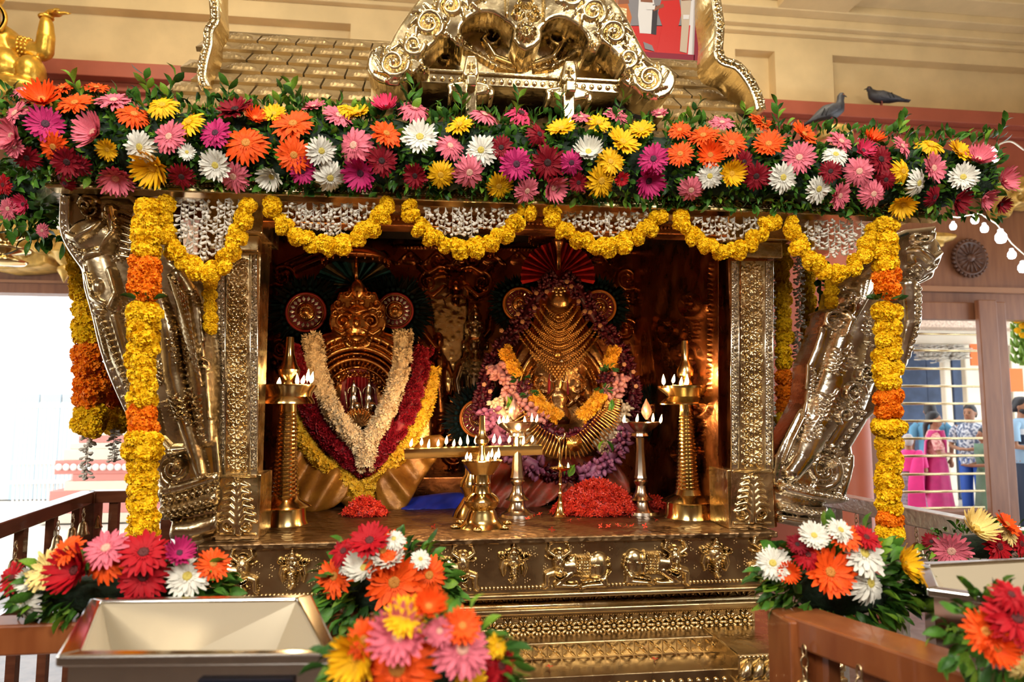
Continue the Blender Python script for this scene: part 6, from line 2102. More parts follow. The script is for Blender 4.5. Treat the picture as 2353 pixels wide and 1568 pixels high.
S1, YS1 = silver_lamp('silver oil lamp with faceted stem behind the trough lamp', 1189, 1192, [(1146, 966), (1157, 963), (1166, 965), (1206, 966), (1222, 963), (1232, 962)])
S2, YS2 = silver_lamp('silver oil lamp with faceted stem beside the large ixora heap', 1474, 1186, [(1433, 963), (1463, 962), (1500, 962), (1517, 964)])
YSm = ground_y(1288, 1186)
L5 = lamp('slender_lamp', 'slender little brass lamp with bird finial and single flame', 1288, YSm,
          [('bird_finial', [(1, 1003), (3, 1006), (4, 1014), (2, 1020), (2.5, 1034), (4, 1038), (3, 1046), (4, 1056), (3, 1064), (6, 1070), (7, 1076)]),
           ('oil_tray', [(5, 1072), (24, 1074), (26, 1076), (18, 1081), (6, 1085), (3, 1087)]),
           ('stem', [(3.5, 1086), (4.5, 1096), (3, 1098), (3.5, 1110), (5, 1114), (3, 1118), (4, 1130), (5.5, 1134), (4, 1138), (5, 1150), (7, 1156)]),
           ('foot', [(6, 1154), (8, 1164), (12, 1176), (18, 1184), (28, 1189), (30, 1192), (4, 1193)])], BRASS, 20)
flames(L5, [(1306, 1068)], YSm - .005, .8)
b = MB(); pq = P(1288, 1012, YSm); b.tube([pq, pq + Vector((.010, 0, .006)), pq + Vector((.016, 0, .016)), pq + Vector((.013, 0, .026)), pq + Vector((.018, 0, .025))], [.004, .006, .0035, .003, .001], 6); b.build('bird_head', BRASS, L5)
b = MB(); b.tube([pq, pq + Vector((-.012, 0, .008)), pq + Vector((-.018, 0, .022))], [.004, .008, .001], 6, flat=.4); b.build('bird_tail', BRASS, L5)
# the light these flames give
WARM = (1.0, 0.62, 0.28)
for (p, e) in ((P(695, 858, YL1 - .07), 2.8), (P(1560, 858, YL2 - .07), 2.8), (P(1107, 1030, YL3 - .06), 2.0), (P(990, 996, YT - .07), 2.6), (P(1190, 992, YT - .07), 2.4), (P(1150, 944, YS1 - .04), 2.0), (P(1500, 944, YS2 - .06), 2.2)):
    point_light('flame_light', p, e, WARM, .015)

# ================================================================== RAILINGS, BELLS, BOXES, BOUQUETS
ZRAIL = 1.135


def rail(lab, a, b_, n_post, posts=True, top=WOOD, body=WOOD, hgt=.05, wid=.062, ends=(1, 1)):
    a, b_ = Vector((a[0], a[1], ZRAIL)), Vector((b_[0], b_[1], ZRAIL))
    g = thing('wooden_railing', lab, 'railing', (a.x, a.y, 0))
    d = (b_ - a); L = d.length; d.normalize()
    s = Vector((-d.y, d.x, 0))

    def bar(name, p, q, w, h, m, bev=.004):
        mb = MB()
        V = []
        for e in (p, q):
            for (u, v) in ((-1, -1), (1, -1), (1, 0), (-1, 0)):
                V.append(e + s * (u * w * .5) + Vector((0, 0, v * h)))
        mb.add(V, [(0, 1, 2, 3)[::-1], (4, 5, 6, 7), (0, 1, 5, 4), (1, 2, 6, 5), (2, 3, 7, 6), (3, 0, 4, 7)])
        o = mb.build(name, m, g, smooth=False, bevel=bev)
        return o
    bar('top_rail', a, b_, wid, hgt, top)
    bar('middle_rail', a + Vector((0, 0, -.30)), b_ + Vector((0, 0, -.30)), wid * .6, hgt * .7, body)
    bar('bottom_rail', a + Vector((0, 0, -.95)), b_ + Vector((0, 0, -.95)), wid * .6, hgt * .7, body)
    for i in range(n_post):
        t = (i + .5) / n_post
        p = a + d * L * t
        mb = MB(); w = .018
        mb.box((-w, -w * .8, 0), (w, w * .8, ZRAIL - hgt))
        ang = math.atan2(d.y, d.x)
        mb.v = [(x * math.cos(ang) - y * math.sin(ang) + p.x, x * math.sin(ang) + y * math.cos(ang) + p.y, z) for (x, y, z) in mb.v]
        mb.build('baluster', body, g, smooth=False)
    for e, p in zip(ends, (a, b_)):
        if e:
            mb = MB(); w = .042
            mb.box((p.x - w, p.y - w, 0), (p.x + w, p.y + w, ZRAIL - .005))
            mb.build('newel_post', body, g, smooth=False, bevel=.004)
    return g


BELLB = mat('bell_bronze', (0.50, 0.38, 0.22), .3, 1.0, var=.2, vscale=40)


def bell(lab, p, k=1.0):
    g = thing('brass_bell', lab, 'bell', p, 'small bells hung from the railings')
    p = Vector(p)
    b = MB(); b.lathe([(.026, -.105), (.024, -.098), (.019, -.09), (.0165, -.07), (.013, -.058), (.006, -.052), (.002, -.05)], n=18)
    b.v = [(x * k, y * k, z * k) for x, y, z in b.v]; o = b.build('bell_body', BELLB, g, world=False)
    for j in range(3):
        m_ = MB()
        z = (-.006 - j * .017) * k
        m_.tube([(math.cos(a) * .006 * k * (1 if j % 2 else .15), math.sin(a) * .006 * k * (.15 if j % 2 else 1), z + math.sin(a * 1 + (0 if j % 2 else PI / 2)) * .0) if False else
                 (math.cos(a) * .006 * k if j % 2 else 0, 0 if j % 2 else math.cos(a) * .006 * k, z - .003 + math.sin(a) * .010 * k) for a in np.linspace(0, 2 * PI, 12)], .0016 * k, 5, caps=False)
        m_.build('chain_link', BELLB, g, world=False)
    m_ = MB(); m_.ball((0, 0, -.108 * k), .006 * k, 8, 6); m_.build('clapper', BELLB, g, world=False)
    return g


pc = PZ(205, 1128, ZRAIL); pl = PZ(-40, 1228, ZRAIL)
rail('dark wooden side railing with bells beside the bright doorway', (pl.x - .02, pl.y - .45), (pc.x, pc.y), 6, ends=(0, 1))
rail('short dark railing running behind the maned lion bracket', (pc.x, pc.y), (pc.x + .42, pc.y + .02), 2, ends=(0, 1))
rail('front wooden railing behind the large open steel box', (-1.42, 1.30), (-.07, 1.30), 7, top=WOODC, body=WOODC)
rail('wooden gate railing running towards the viewer under two bouquets', (-.05, 1.30), (-.02, .55), 4, top=WOODC, body=WOODC, ends=(0, 0))
q0, q1 = PZ(1838, 1404, ZRAIL), PZ(2420, 1590, ZRAIL)
rail('orange-brown wooden railing with a newel post under the white and orange bouquet', (q0.x, q0.y), (q1.x, q1.y), 4, top=WOODC, body=WOODC, ends=(1, 0), wid=.085)
SILT = mat('silver_sheet_cladding', (0.74, 0.74, 0.74), .30, .7, var=.15, vscale=30, bump=.3, bscale=60)
d0, d1 = PZ(1890, 1128, ZRAIL), PZ(2420, 1228, ZRAIL)
rail('silver-clad railing below the barred window', (d0.x, d0.y), (d1.x, d1.y), 6, top=SILT, body=SILT, ends=(1, 0), hgt=.06)
BL = [(92, 1204, 'bell second along the side railing by the bright doorway'), (132, 1186, 'bell third along the side railing by the bright doorway'), (165, 1160, 'bell beside the railing corner by the bright doorway'), (0, 1236, 'bell at the picture edge on the side railing by the bright doorway')]
for (px, py, lab) in BL:
    p = PZ(px, py - 22, ZRAIL - .05)
    t = (px - (-40)) / 245
    q = Vector((pl.x, pl.y, 0)).lerp(Vector((pc.x, pc.y, 0)), t)
    bell(lab, (q.x + .03, q.y, ZRAIL - .052), 1.0)
bell('bell hanging alone under the short railing behind the marigold rope', (PZ(240, 1150, ZRAIL - .05).x, pc.y, ZRAIL - .052))
for (t, lab) in ((.06, 'first bell under the silver-clad railing, next to the lion bracket'), (.20, 'second bell under the silver-clad railing, next to the marigold rope'), (.5, 'third bell under the silver-clad railing, above the pink gerbera bouquet')):
    q = d0.lerp(d1, t)
    bell(lab, (q.x - .02, q.y - .03, ZRAIL - .062))
for (t, lab) in ((.16, 'large bell hanging beside the newel post of the orange-brown railing'), (.42, 'large bell in the middle of the orange-brown railing'), (.75, 'large bell at the low end of the orange-brown railing')):
    q = q0.lerp(q1, t)
    bell(lab, (q.x - .055, q.y - .01, ZRAIL - .035), 1.05)

# ---- steel collection boxes
def steel_box(lab, corners, z, hopper=.07, win_=None):
    """corners: rear near-statue, rear far, front far, front near-statue (points on the rim)"""
    C4 = [Vector((c.x, c.y, 0)) for c in corners]
    mid = sum(C4, Vector()) / 4
    g = thing('steel_box', lab, 'box', (mid.x, mid.y, 0))
    def shrink(d):
        return [c + (mid - c).normalized() * d for c in C4]
    def slab(name, quad, z0, z1, m, bev=0.0):
        b = MB(); V = [(p.x, p.y, z0) for p in quad] + [(p.x, p.y, z1) for p in quad]
        b.add(V, [(0, 1, 2, 3), (7, 6, 5, 4), (0, 4, 5, 1), (1, 5, 6, 2), (2, 6, 7, 3), (3, 7, 4, 0)])
        o = b.build(name, m, g, smooth=False, bevel=bev)
        return o
    inn = shrink(.028)
    for i in range(4):
        k = (i + 1) % 4
        slab('rim_bar', [C4[i], C4[k], inn[k], inn[i]], z - .014, z, STEEL, .003)
    SAT = mat('steel_reflection_cream', (.62, .54, .40), .22, .35)  # cream base colour paints in the yellow wall's reflection in the steel
    low = shrink(.085)
    for i in range(4):
        k = (i + 1) % 4
        b = MB(); b.add([(inn[i].x, inn[i].y, z - .006), (inn[k].x, inn[k].y, z - .006), (low[k].x, low[k].y, z - hopper), (low[i].x, low[i].y, z - hopper)], [(3, 2, 1, 0)]); b.build('hopper_side', SAT, g, smooth=False)
    b = MB(); b.add([(p.x, p.y, z - hopper) for p in low], [(3, 2, 1, 0)]); b.build('hopper_floor', SAT, g, smooth=False)
    w0, w1 = shrink(.014), shrink(.024)
    for i in range(4):
        k = (i + 1) % 4
        slab('side_panel', [w0[i], w0[k], w1[k], w1[i]], .05, z - .014, STEEL)
    if win_:
        a, c = w0[3], w0[2]
        o_ = Vector((0, -.004, 0))
        p, q = a.lerp(c, win_[0]), a.lerp(c, win_[1])
        slab('dark_window', [p + o_ * 2, q + o_ * 2, q, p], .55, z - .03, mat('smoked_glass', (.01, .012, .02), .06), .001)
    return g


zbx = 1.20
steel_box('large open steel box with a dark window, under the red gerbera bouquet', [PZ(208, 1374, zbx), PZ(716, 1366, zbx), PZ(782, 1502, zbx), PZ(128, 1508, zbx)], zbx, .12, (.50, .86))
steel_box('steel box partly hidden behind the orange-brown railing', [PZ(2100, 1292, zbx), PZ(2480, 1276, zbx), PZ(2620, 1420, zbx), PZ(2130, 1352, zbx)], zbx, .09)
# small clear box on the plinth step
cb = thing('acrylic_box', 'small clear acrylic box lying on the plinth step by the railing', 'box', PZ(1740, 1490, z4))
CLR = mat('clear_acrylic', (.9, .9, .92), .08, trans=.85, alpha=1.0)
c0 = PZ(1700, 1496, z4); c1_ = PZ(1792, 1480, z4)
boxes('box_tray', CLR, cb, [((c0.x, c0.y, z4 + .001), (c0.x + .13, c0.y + .07, z4 + .006))], .001)
boxes('box_lid', CLR, cb, [((c0.x + .018, c0.y + .008, z4 + .006), (c0.x + .125, c0.y + .06, z4 + .032))], .003)
boxes('paper_stack', mat('grey_paper', (.35, .30, .28), .7), cb, [((c0.x + .024, c0.y + .013, z4 + .008), (c0.x + .12, c0.y + .055, z4 + .026))])
# projecting ropework course at the corner of the plinth
rp = obj('corner_course', None, shrine)
xr0, xr1 = xa(1697, 1.80, 1530), xa(1940, 1.80, 1530)
zr_ = zz(1504, 1.80, 1740)
boxes('course_block', GOLD, rp, [((xr0, 1.80, zr_ - .16), (xr1, 2.3, zr_)), ((xr0 - .004, 1.79, zr_ - .085), (xr1 + .004, 2.3, zr_ - .07))], .004)
for i in range(9):
    x = xr0 + (xr1 - xr0) * i / 9
    b = MB(); b.tube([(x, 1.80, zr_ - .062), (x + .014, 1.785, zr_ - .038), (x + .034, 1.80, zr_ - .014)], [.006, .014, .006], 8); b.build('rope_twist', GABLE, rp)
beads('bead_row', GOLD, rp, (xr0, 1.797, zr_ - .006), (xr1, 1.797, zr_ - .006), .0055)

# ---- bouquets on the railings
def bouquet(where, cx, cy, rx, ry, Y, flowers_, nleaf=70, nmass=160, leafL=.042):
    s = sc_at(Y)
    g = thing('bouquet_greenery', f'green leaves of the bouquet {where}', 'leaves', P(cx, cy + ry * .6, Y))
    b = MB(); c = P(cx, cy + ry * .2, Y + .05)
    b.ball(c, 1, 16, 10, s=(rx * .66 * s, .06, ry * .5 * s)); b.build('moss_core', FOAM, g)
    items = []
    for i in range(nmass):
        a = random.uniform(0, 6.28); r = random.uniform(.45, .95)
        items.append((P(cx + math.cos(a) * rx * r, cy + math.sin(a) * ry * r + ry * .15, Y + random.uniform(-.02, .06)), Vector((math.cos(a), random.uniform(-1, .2), -math.sin(a) - .3)), leafL * random.uniform(.6, .9)))
    leaf_mass(g, items)
    for i in range(nleaf):
        a = random.uniform(0, 6.28) if i % 4 == 0 else random.uniform(-.2, 3.34)
        r = random.uniform(.7, 1.0)
        leaf_part(g, P(cx + math.cos(a) * rx * r, cy + math.sin(a) * ry * r, Y + random.uniform(-.03, .05)), Vector((math.cos(a), random.uniform(-.6, .1), -math.sin(a) * .9)), leafL * random.uniform(.7, 1.05))
    cn = {}
    tot = {}
    for q in flowers_:
        tot[q[3]] = tot.get(q[3], 0) + 1
    for (px, py, r, c) in sorted(flowers_):
        cn[c] = cn.get(c, 0) + 1
        col_ = CK[c]
        Yq = Y - .055 + .05 * ((px - cx) / rx) ** 2
        nrm = Vector(((px - cx) / rx * .7 + random.uniform(-.2, .2), -1, -(py - cy) / ry * .7 + .25 + random.uniform(-.2, .2)))
        which = 'only' if tot[c] == 1 else ORD[cn[c] - 1]
        kind = 'gerbera' if c != 'w' or r > 42 else 'chrysanthemum'
        lab = f'only {col_} flower in the bouquet {where}' if tot[c] == 1 else f'{which} {col_} flower from the statue side, bouquet {where}'
        flower(col_, P(px, py, Yq), r * sc_at(Yq) * 1.05, nrm, lab, f'flowers in the bouquet {where}', kind, n_out=30 if kind != 'gerbera' else 23)
    return g


def FL(txt):
    out = []
    for t in txt.split():
        a = t.split(',')
        out.append((float(a[0]), float(a[1]), float(a[2]), a[3]))
    return out


bouquet('behind the large steel box', 275, 1345, 250, 80, 1.27, FL('245,1262,46,p 155,1264,36,o 110,1312,46,l 175,1312,50,c 245,1294,42,o 330,1272,56,c 330,1326,54,c 412,1272,32,m 430,1326,47,w 490,1297,37,o 55,1376,46,w 30,1330,36,c 70,1335,26,w'), 90, 420)
bouquet('standing before the plinth elephants', 895, 1340, 155, 105, 1.27, FL('850,1244,48,c 770,1326,46,o 880,1264,52,o 892,1282,36,w 838,1306,40,w 905,1240,26,w 800,1296,28,w 905,1338,62,o 985,1322,46,o 966,1286,24,w 790,1268,36,c'), 90, 340)
bouquet('lowest and closest to the viewer', 965, 1510, 215, 120, .80, FL('985,1396,38,o 930,1418,48,y 915,1462,66,p 838,1470,44,o 820,1512,56,y 1060,1492,70,p 1062,1440,44,o 915,1534,92,o 838,1556,50,h 1150,1530,50,c 1142,1486,28,y 1080,1566,40,y 1010,1452,34,p'), 60, 200, .034)
bouquet('on the newel post', 1930, 1330, 185, 120, 1.22, FL('1870,1232,36,w 1930,1220,36,w 1940,1234,42,o 1982,1272,62,w 1996,1340,54,w 1905,1316,60,o 1856,1276,36,c 2076,1296,44,y 1776,1296,42,w 1812,1316,27,o 1832,1252,27,r 1990,1236,36,c'), 120, 420)
bouquet('by the half-hidden steel box', 2255, 1245, 130, 55, 1.75, FL('2240,1216,46,l 2185,1266,48,p 2292,1256,48,c 2312,1206,36,o 2316,1228,30,l 2345,1250,36,c 2140,1245,22,r'), 60, 140)
bouquet('over the railing low end', 2320, 1450, 150, 120, .84, FL('2332,1420,80,c 2262,1452,56,o 2350,1532,40,l 2322,1368,44,c 2290,1490,44,o'), 60, 160, .036)

# ================================================================== BEHIND THE SHRINE AND OUTSIDE
def remeshed(name, mb, m, parent, voxel, smooth_it=3):
    """parts of one body fused into a single continuous skin"""
    me = bpy.data.meshes.new('raw')
    me.from_pydata(inside(mb.v, parent).tolist() if parent else mb.v, [], mb.f)
    o = bpy.data.objects.new('raw', me)
    COL.objects.link(o)
    r = o.modifiers.new('r', 'REMESH'); r.mode = 'VOXEL'; r.voxel_size = voxel
    if smooth_it:
        s = o.modifiers.new('s', 'SMOOTH'); s.factor = .5; s.iterations = smooth_it
    dg = bpy.context.evaluated_depsgraph_get()
    me2 = bpy.data.meshes.new_from_object(o.evaluated_get(dg))
    bpy.data.objects.remove(o)
    me2.name = name
    me2.materials.clear(); me2.materials.append(m)
    me2.polygons.foreach_set('use_smooth', np.ones(len(me2.polygons), dtype=bool))
    return obj(name, me2, parent)


# ---- seated gilded statue on a carved corbel
YST = 5.75
ss = sc_at(YST)
sp_ = P(20, 215, YST)
st = thing('gilded_statue', 'gold-painted seated statue with raised palm on the red ledge', 'statue', (sp_.x, YST, sp_.z))
def SP(px, py, dy=0.0):
    return P(px, py, YST + dy)
b = MB()
b.loft([(SP(-30, 205), (75 * ss, 0, 0), (0, .22, 0)), (SP(-25, 170), (70 * ss, 0, 0), (0, .24, 0)), (SP(-22, 135), (60 * ss, 0, 0), (0, .20, 0)), (SP(-22, 100), (56 * ss, 0, 0), (0, .17, 0)), (SP(-22, 70), (52 * ss, 0, 0), (0, .14, 0)), (SP(-24, 45), (20 * ss, 0, 0), (0, .08, 0)), (SP(-24, 10), (18 * ss, 0, 0), (0, .08, 0))], 20)
b.ball(SP(-24, -22), 1, 16, 12, s=(30 * ss, .12, 38 * ss))
b.ball(SP(12, 152, -.14), 1, 18, 12, s=(34 * ss, .12, 40 * ss))
b.ball(SP(72, 168, -.12), 1, 18, 12, s=(27 * ss, .13, 38 * ss))
b.ball(SP(28, 200, -.18), 1, 18, 12, s=(60 * ss, .14, 22 * ss))
b.ball(SP(20, 95), 1, 14, 10, s=(26 * ss, .11, 26 * ss))
b.tube([SP(15, 95), SP(45, 108, -.03), SP(75, 118, -.05), SP(100, 122, -.06)], [24 * ss, 22 * ss, 20 * ss, 19 * ss], 14)
b.ball(SP(102, 118, -.06), 19 * ss, 12, 8)
b.tube([SP(102, 118, -.06), SP(106, 85, -.09), SP(107, 55, -.1), SP(106, 40, -.1)], [19 * ss, 18 * ss, 14 * ss, 10 * ss], 14)
b.loft([(SP(100, 36, -.1), (6 * ss, 0, 6 * ss), (0, .035, 0)), (SP(118, 30, -.1), (2 * ss, 0, 7 * ss), (0, .05, 0)), (SP(136, 31, -.1), (1 * ss, 0, 5 * ss), (0, .05, 0))], 12)
for i, (ln, dy) in enumerate(((30, -.04), (36, -.015), (33, .012), (26, .036))):
    b.tube([SP(132, 31, -.1 + dy), SP(132 + ln * .6, 29 + i * .6, -.1 + dy), SP(132 + ln, 33, -.1 + dy)], [4 * ss, 3.4 * ss, 2 * ss], 8)
b.tube([SP(116, 28, -.14), SP(128, 20, -.19), SP(140, 22, -.2)], [4 * ss, 3.6 * ss, 2.2 * ss], 8)
remeshed('statue_body', b, GPAINT, st, .012, 2)
b = MB()
for i in range(16):
    a = 2 * PI * i / 16
    for j in range(3):
        c = SP(52 + j * 9, 111 + j * 2, -.035)
        b.ball(c + Vector((0, math.sin(a) * 22 * ss, math.cos(a) * 22 * ss)), .016, 6, 5)
b.build('armlet', GPAINT, st)
b = MB(); b.tube([SP(106, 40, -.1) + Vector((math.cos(a) * 12 * ss, math.sin(a) * 12 * ss, 0)) for a in np.linspace(0, 2 * PI, 20)], .014, 6, caps=False); b.build('bracelet', GPAINT, st)
b = MB()
for i in range(40):
    t = i / 39
    b.ball(SP(-10 + 22 * math.sin(t * 2.6), 5 + 62 * t, -.13), .02, 6, 5)
b.build('hanging_curls', GPAINT, st)
boxes('statue_seat', GPAINT, st, [((SP(-120, 220).x, YST - .25, SP(0, 226).z), (SP(100, 220).x, 6.3, SP(0, 208).z))], .02)
# carved corbels under the ledge
CGOLD = mat('ochre_gilded_wood', (0.62, 0.38, 0.09), .4, .35, var=.25, vscale=14)


def corbel(lab, poly, Y, strokes, depth=.25):
    g = thing('carved_corbel', lab, 'corbel', P(poly[0][0], poly[0][1], Y))
    relief('corbel_scroll', CGOLD, g, smooth_poly(poly, 3), Y, strokes, 3, depth, dome=(5, 8))
    return g


S = [('c', [(10, 540, 6, 10), (50, 560, 8, 12), (90, 540, 8, 12), (130, 515, 6, 10)]), ('c', [(5, 575, 6, 10), (60, 585, 8, 12), (105, 560, 8, 12), (140, 545, 6, 10)]), spiral(96, 560, 26, 4, 1.3, 0, 1, 6, 4, 12)]
cg = corbel('ochre carved scroll corbel above the timber beam by the bright doorway', [(-40, 520), (60, 505), (150, 500), (170, 540), (150, 600), (110, 590), (95, 612), (-40, 612)], 6.1, S, .28)
b = MB(); c = P(147, 645, 6.02)
b.lathe([(.002, -.02), (.03, .04), (.055, .08), (.05, .11), (.03, .125), (.045, .14), (.07, .17), (.09, .22), (.11, .24)], c, 16); b.build('drop_finial', CGOLD, cg)
corbel('ochre carved bracket top beside the LED bulb', [(2282, 428), (2310, 412), (2400, 405), (2400, 470), (2340, 470), (2318, 500), (2300, 470)], 6.2, [('c', [(2300, 430, 6, 8), (2340, 436, 6, 10), (2390, 420, 6, 8)]), spiral(2335, 455, 16, 3, 1.2, 0, 1, 5, 3, 10)], .2)
corbel('small ochre stepped corbel behind the silver bracket head', [(2130, 538), (2195, 538), (2190, 552), (2170, 556), (2168, 566), (2150, 574), (2158, 588), (2140, 600), (2126, 590)], 6.25, [('c', [(2135, 546, 4, 6), (2190, 545, 4, 6)])], .18)
# hanging brass lamp at the picture edge
hl = thing('hanging_lamp', 'hanging brass lamp of stacked discs by the carved scroll corbel', 'lamp', P(12, 600, 5.0))
b = MB(); c = P(12, 560, 5.0)
k = sc_at(5.0)
b.lathe([(2 * k, -48 * k), (38 * k, -44 * k), (44 * k, -38 * k), (20 * k, -30 * k), (12 * k, -24 * k), (46 * k, -16 * k), (50 * k, -10 * k), (18 * k, -4 * k), (10 * k, 4 * k), (34 * k, 14 * k), (36 * k, 18 * k), (8 * k, 24 * k), (6 * k, 50 * k), (12 * k, 56 * k), (4 * k, 64 * k)], c, 28); b.build('lamp_tiers', BRASS, hl)
b = MB(); b.tube([c + Vector((0, 0, 64 * k)), c + Vector((0, 0, .5))], .008, 6); b.build('hanging_chain', BRASS, hl)

# ---- framed photograph on the roof ridge
pf = thing('framed_photo', 'large framed ceremony photograph with red floor, leaning behind the gable', 'picture', P(1500, 140, 2.75))
YPH = 2.75
def RP(px, py, dy=0.0):
    return P(px, py, YPH + dy)
def flat(name, pts, m, dy):
    b = MB(); b.add([RP(x, y, dy) for x, y in pts], [tuple(range(len(pts)))[::-1]]); return b.build(name, m, pf, smooth=False)
fm = mat('maroon_frame', (.22, .012, .03), .3)
FR = [(1300, -120), (1618, -120), (1600, 139), (1300, 118)]
for nm, pts in (('frame_side', [(1604, -120), (1620, -120), (1608, 140), (1594, 139)]), ('frame_side', [(1290, 106), (1596, 126), (1596, 140), (1290, 120)]), ('frame_side', [(1290, -120), (1302, -120), (1302, 120), (1290, 120)]), ('frame_side', [(1290, -132), (1620, -132), (1620, -118), (1290, -118)])):
    b = MB(); V = [RP(x, y, -.012) for x, y in pts] + [RP(x, y, .02) for x, y in pts]
    b.add(V, [(3, 2, 1, 0), (4, 5, 6, 7), (0, 1, 5, 4), (1, 2, 6, 5), (2, 3, 7, 6), (3, 0, 4, 7)]); b.build(nm, fm, pf, smooth=False)
PRM = {n: mat('print_' + n, c, .35) for n, c in dict(white=(.62, .60, .58), red=(.50, .015, .012), orange=(.45, .13, .03), skin=(.22, .08, .04), grey=(.20, .19, .20), dark=(.03, .025, .03), cream=(.48, .38, .28)).items()}
flat('mount', [(1300, -118), (1605, -118), (1594, 132), (1300, 112)], PRM['white'], .004)
flat('print_backdrop', [(1300, -118), (1592, -118), (1578, 60), (1300, 60)], PRM['grey'], .003)
flat('print_floor', [(1300, 60), (1586, 58), (1580, 131), (1300, 112)], PRM['red'], .003)
people_print = [('orange', [(1418, 0), (1440, 0), (1452, 40), (1448, 55), (1424, 50)]), ('skin', [(1425, -30), (1440, -30), (1446, 8), (1420, 10)]), ('white', [(1468, 0), (1502, 0), (1508, 40), (1500, 78), (1470, 76), (1466, 36)]), ('dark', [(1500, 10), (1512, 14), (1508, 80), (1496, 78)]), ('skin', [(1474, -26), (1496, -26), (1500, 6), (1472, 4)]),
                ('red', [(1520, 0), (1560, -4), (1566, 30), (1552, 90), (1548, 126), (1520, 124), (1508, 120), (1522, 60), (1512, 30)]), ('skin', [(1524, -40), (1548, -40), (1552, 0), (1522, 2)]), ('skin', [(1500, 18), (1524, 8), (1526, 16), (1502, 26)]), ('cream', [(1564, 0), (1588, -2), (1584, 50), (1578, 122), (1562, 118), (1566, 60)]), ('skin', [(1566, -34), (1588, -34), (1590, 0), (1566, 2)]),
                ('white', [(1484, 14), (1506, 12), (1504, 22), (1486, 22)]), ('orange', [(1395, -10), (1416, -8), (1420, 40), (1398, 44)]), ('white', [(1570, 34), (1584, 34), (1583, 44), (1570, 44)]), ('grey', [(1478, 96), (1498, 104), (1504, 118), (1482, 112)])]
for i, (cn_, pts) in enumerate(people_print):
    flat('printed_figure', pts, PRM[cn_], .0026 - i * .0002)
b = MB(); b.tube([RP(1420, 130, .05), RP(1420, 160, .05), Vector((RP(1420, 130).x, YPH + .05, 2.4))], .012, 6); b.build('prop_foot', fm, pf)
b = MB(); b.tube([RP(1580, 134, .03), Vector((RP(1580, 134).x, YPH + .03, 2.4))], .012, 6); b.build('prop_foot', fm, pf)

# ---- pigeons
PGR = mat('pigeon_slate', (.035, .036, .045), .55, var=.3, vscale=20)
PGW = mat('pigeon_wing_grey', (.075, .075, .085), .6, var=.2, vscale=30)
PGD = mat('pigeon_bar_black', (.008, .008, .010), .6)
PGL = mat('pigeon_leg', (.25, .06, .05), .6)


def pigeon(lab, foot, face, k, head_up, lean, group='pigeons'):
    """face +1: towards +x"""
    g = thing('pigeon', lab, 'pigeon', foot, group)
    def Q(x, z, y=0.0):
        return (x * face * k, y * k, z * k)
    b = MB()
    spine = [(-.175, .055 - lean * .9, .012, .030), (-.13, .066 - lean * .6, .016, .034), (-.07, .085 - lean * .25, .036, .045), (-.02, .098, .052, .056), (.04, .112, .056, .058), (.075, .135, .046, .050), (.09, .165, .030, .034), (.094, .19 + head_up * .5, .023, .025), (.100, .215 + head_up, .025, .026), (.108, .232 + head_up, .020, .022), (.116, .240 + head_up, .008, .010)]
    rings = []
    for i, (x, z, rx, ry) in enumerate(spine):
        a = spine[max(i - 1, 0)]; c = spine[min(i + 1, len(spine) - 1)]
        t = Vector((c[0] - a[0], 0, c[1] - a[1])).normalized()
        n = Vector((-t.z, 0, t.x))
        rings.append((Q(x, z), Vector((n.x * face * rx * k, 0, n.z * rx * k)), Vector((0, ry * k, 0))))
    b.loft(rings, 16); b.build('pigeon_body', PGR, g, world=False)
    b = MB(); b.tube([Q(.122, .226 + head_up), Q(.137, .222 + head_up), Q(.147, .216 + head_up)], [.006 * k, .004 * k, .001 * k], 6); b.build('beak', PGD, g, world=False)
    for sg in (-1, 1):
        w = MB()
        w.loft([(Q(.06, .125, sg * .046), Q(0, .020), Q(.0, 0, .010)), (Q(.0, .108, sg * .054), Q(.0, .036), Q(0, 0, .012)), (Q(-.07, .085 - lean * .3, sg * .046), Q(0, .028), Q(0, 0, .010)), (Q(-.15, .066 - lean * .7, sg * .026), Q(0, .010), Q(0, 0, .006))], 12)
        wo = w.build('wing', PGW, g, world=False)
        for (x, ln) in ((-.045, .030), (-.075, .024)):
            m_ = MB(); m_.tube([Q(x + .012, .085 + .03 - lean * .25, sg * .057), Q(x - .01, .085 - .02 - lean * .25, sg * .055)], .007 * k, 6, flat=.5); m_.build('wing_bar', PGD, wo, world=False)
        e = MB(); e.ball(Q(.106, .222 + head_up, sg * .023), .004 * k, 8, 6); e.build('eye', mat('pigeon_eye', (.5, .12, .03), .3), g, world=False)
        l = MB(); l.tube([Q(.012, .07, sg * .02), Q(.005, .035, sg * .02), Q(.012, .002, sg * .02)], [.010 * k, .005 * k, .004 * k], 6)
        for ang in (-.5, 0, .5):
            l.tube([Q(.012, .003, sg * .02), Q(.012 + .03 * math.cos(ang), .002, sg * .02 + .03 * math.sin(ang))], .003 * k, 5)
        l.tube([Q(.012, .003, sg * .02), Q(-.008, .002, sg * .02)], .003 * k, 5)
        l.build('leg', PGL, g, world=False)
    t = MB(); t.loft([(Q(-.12, .064 - lean * .5), Q(0, .008), Q(0, 0, .024)), (Q(-.19, .05 - lean * .95), Q(0, .005), Q(0, 0, .034)), (Q(-.225, .042 - lean * 1.15), Q(0, .003), Q(0, 0, .030))], 10); t.build('tail', PGR, g, world=False)
    return g


YPL = 4.7
dm = P(1917, 318, YPL)
pigeon('slate pigeon standing upright on the gilded pillar cap', P(1905, 290, YPL), 1, 1.08, .005, .055)
pigeon('slate pigeon with turned-back head standing on the red ledge', Vector((P(2028, 251, 6.32).x, 6.32, Z_LEDGE)), -1, 1.15, -.03, .0).rotation_euler = (0, 0, -.35)
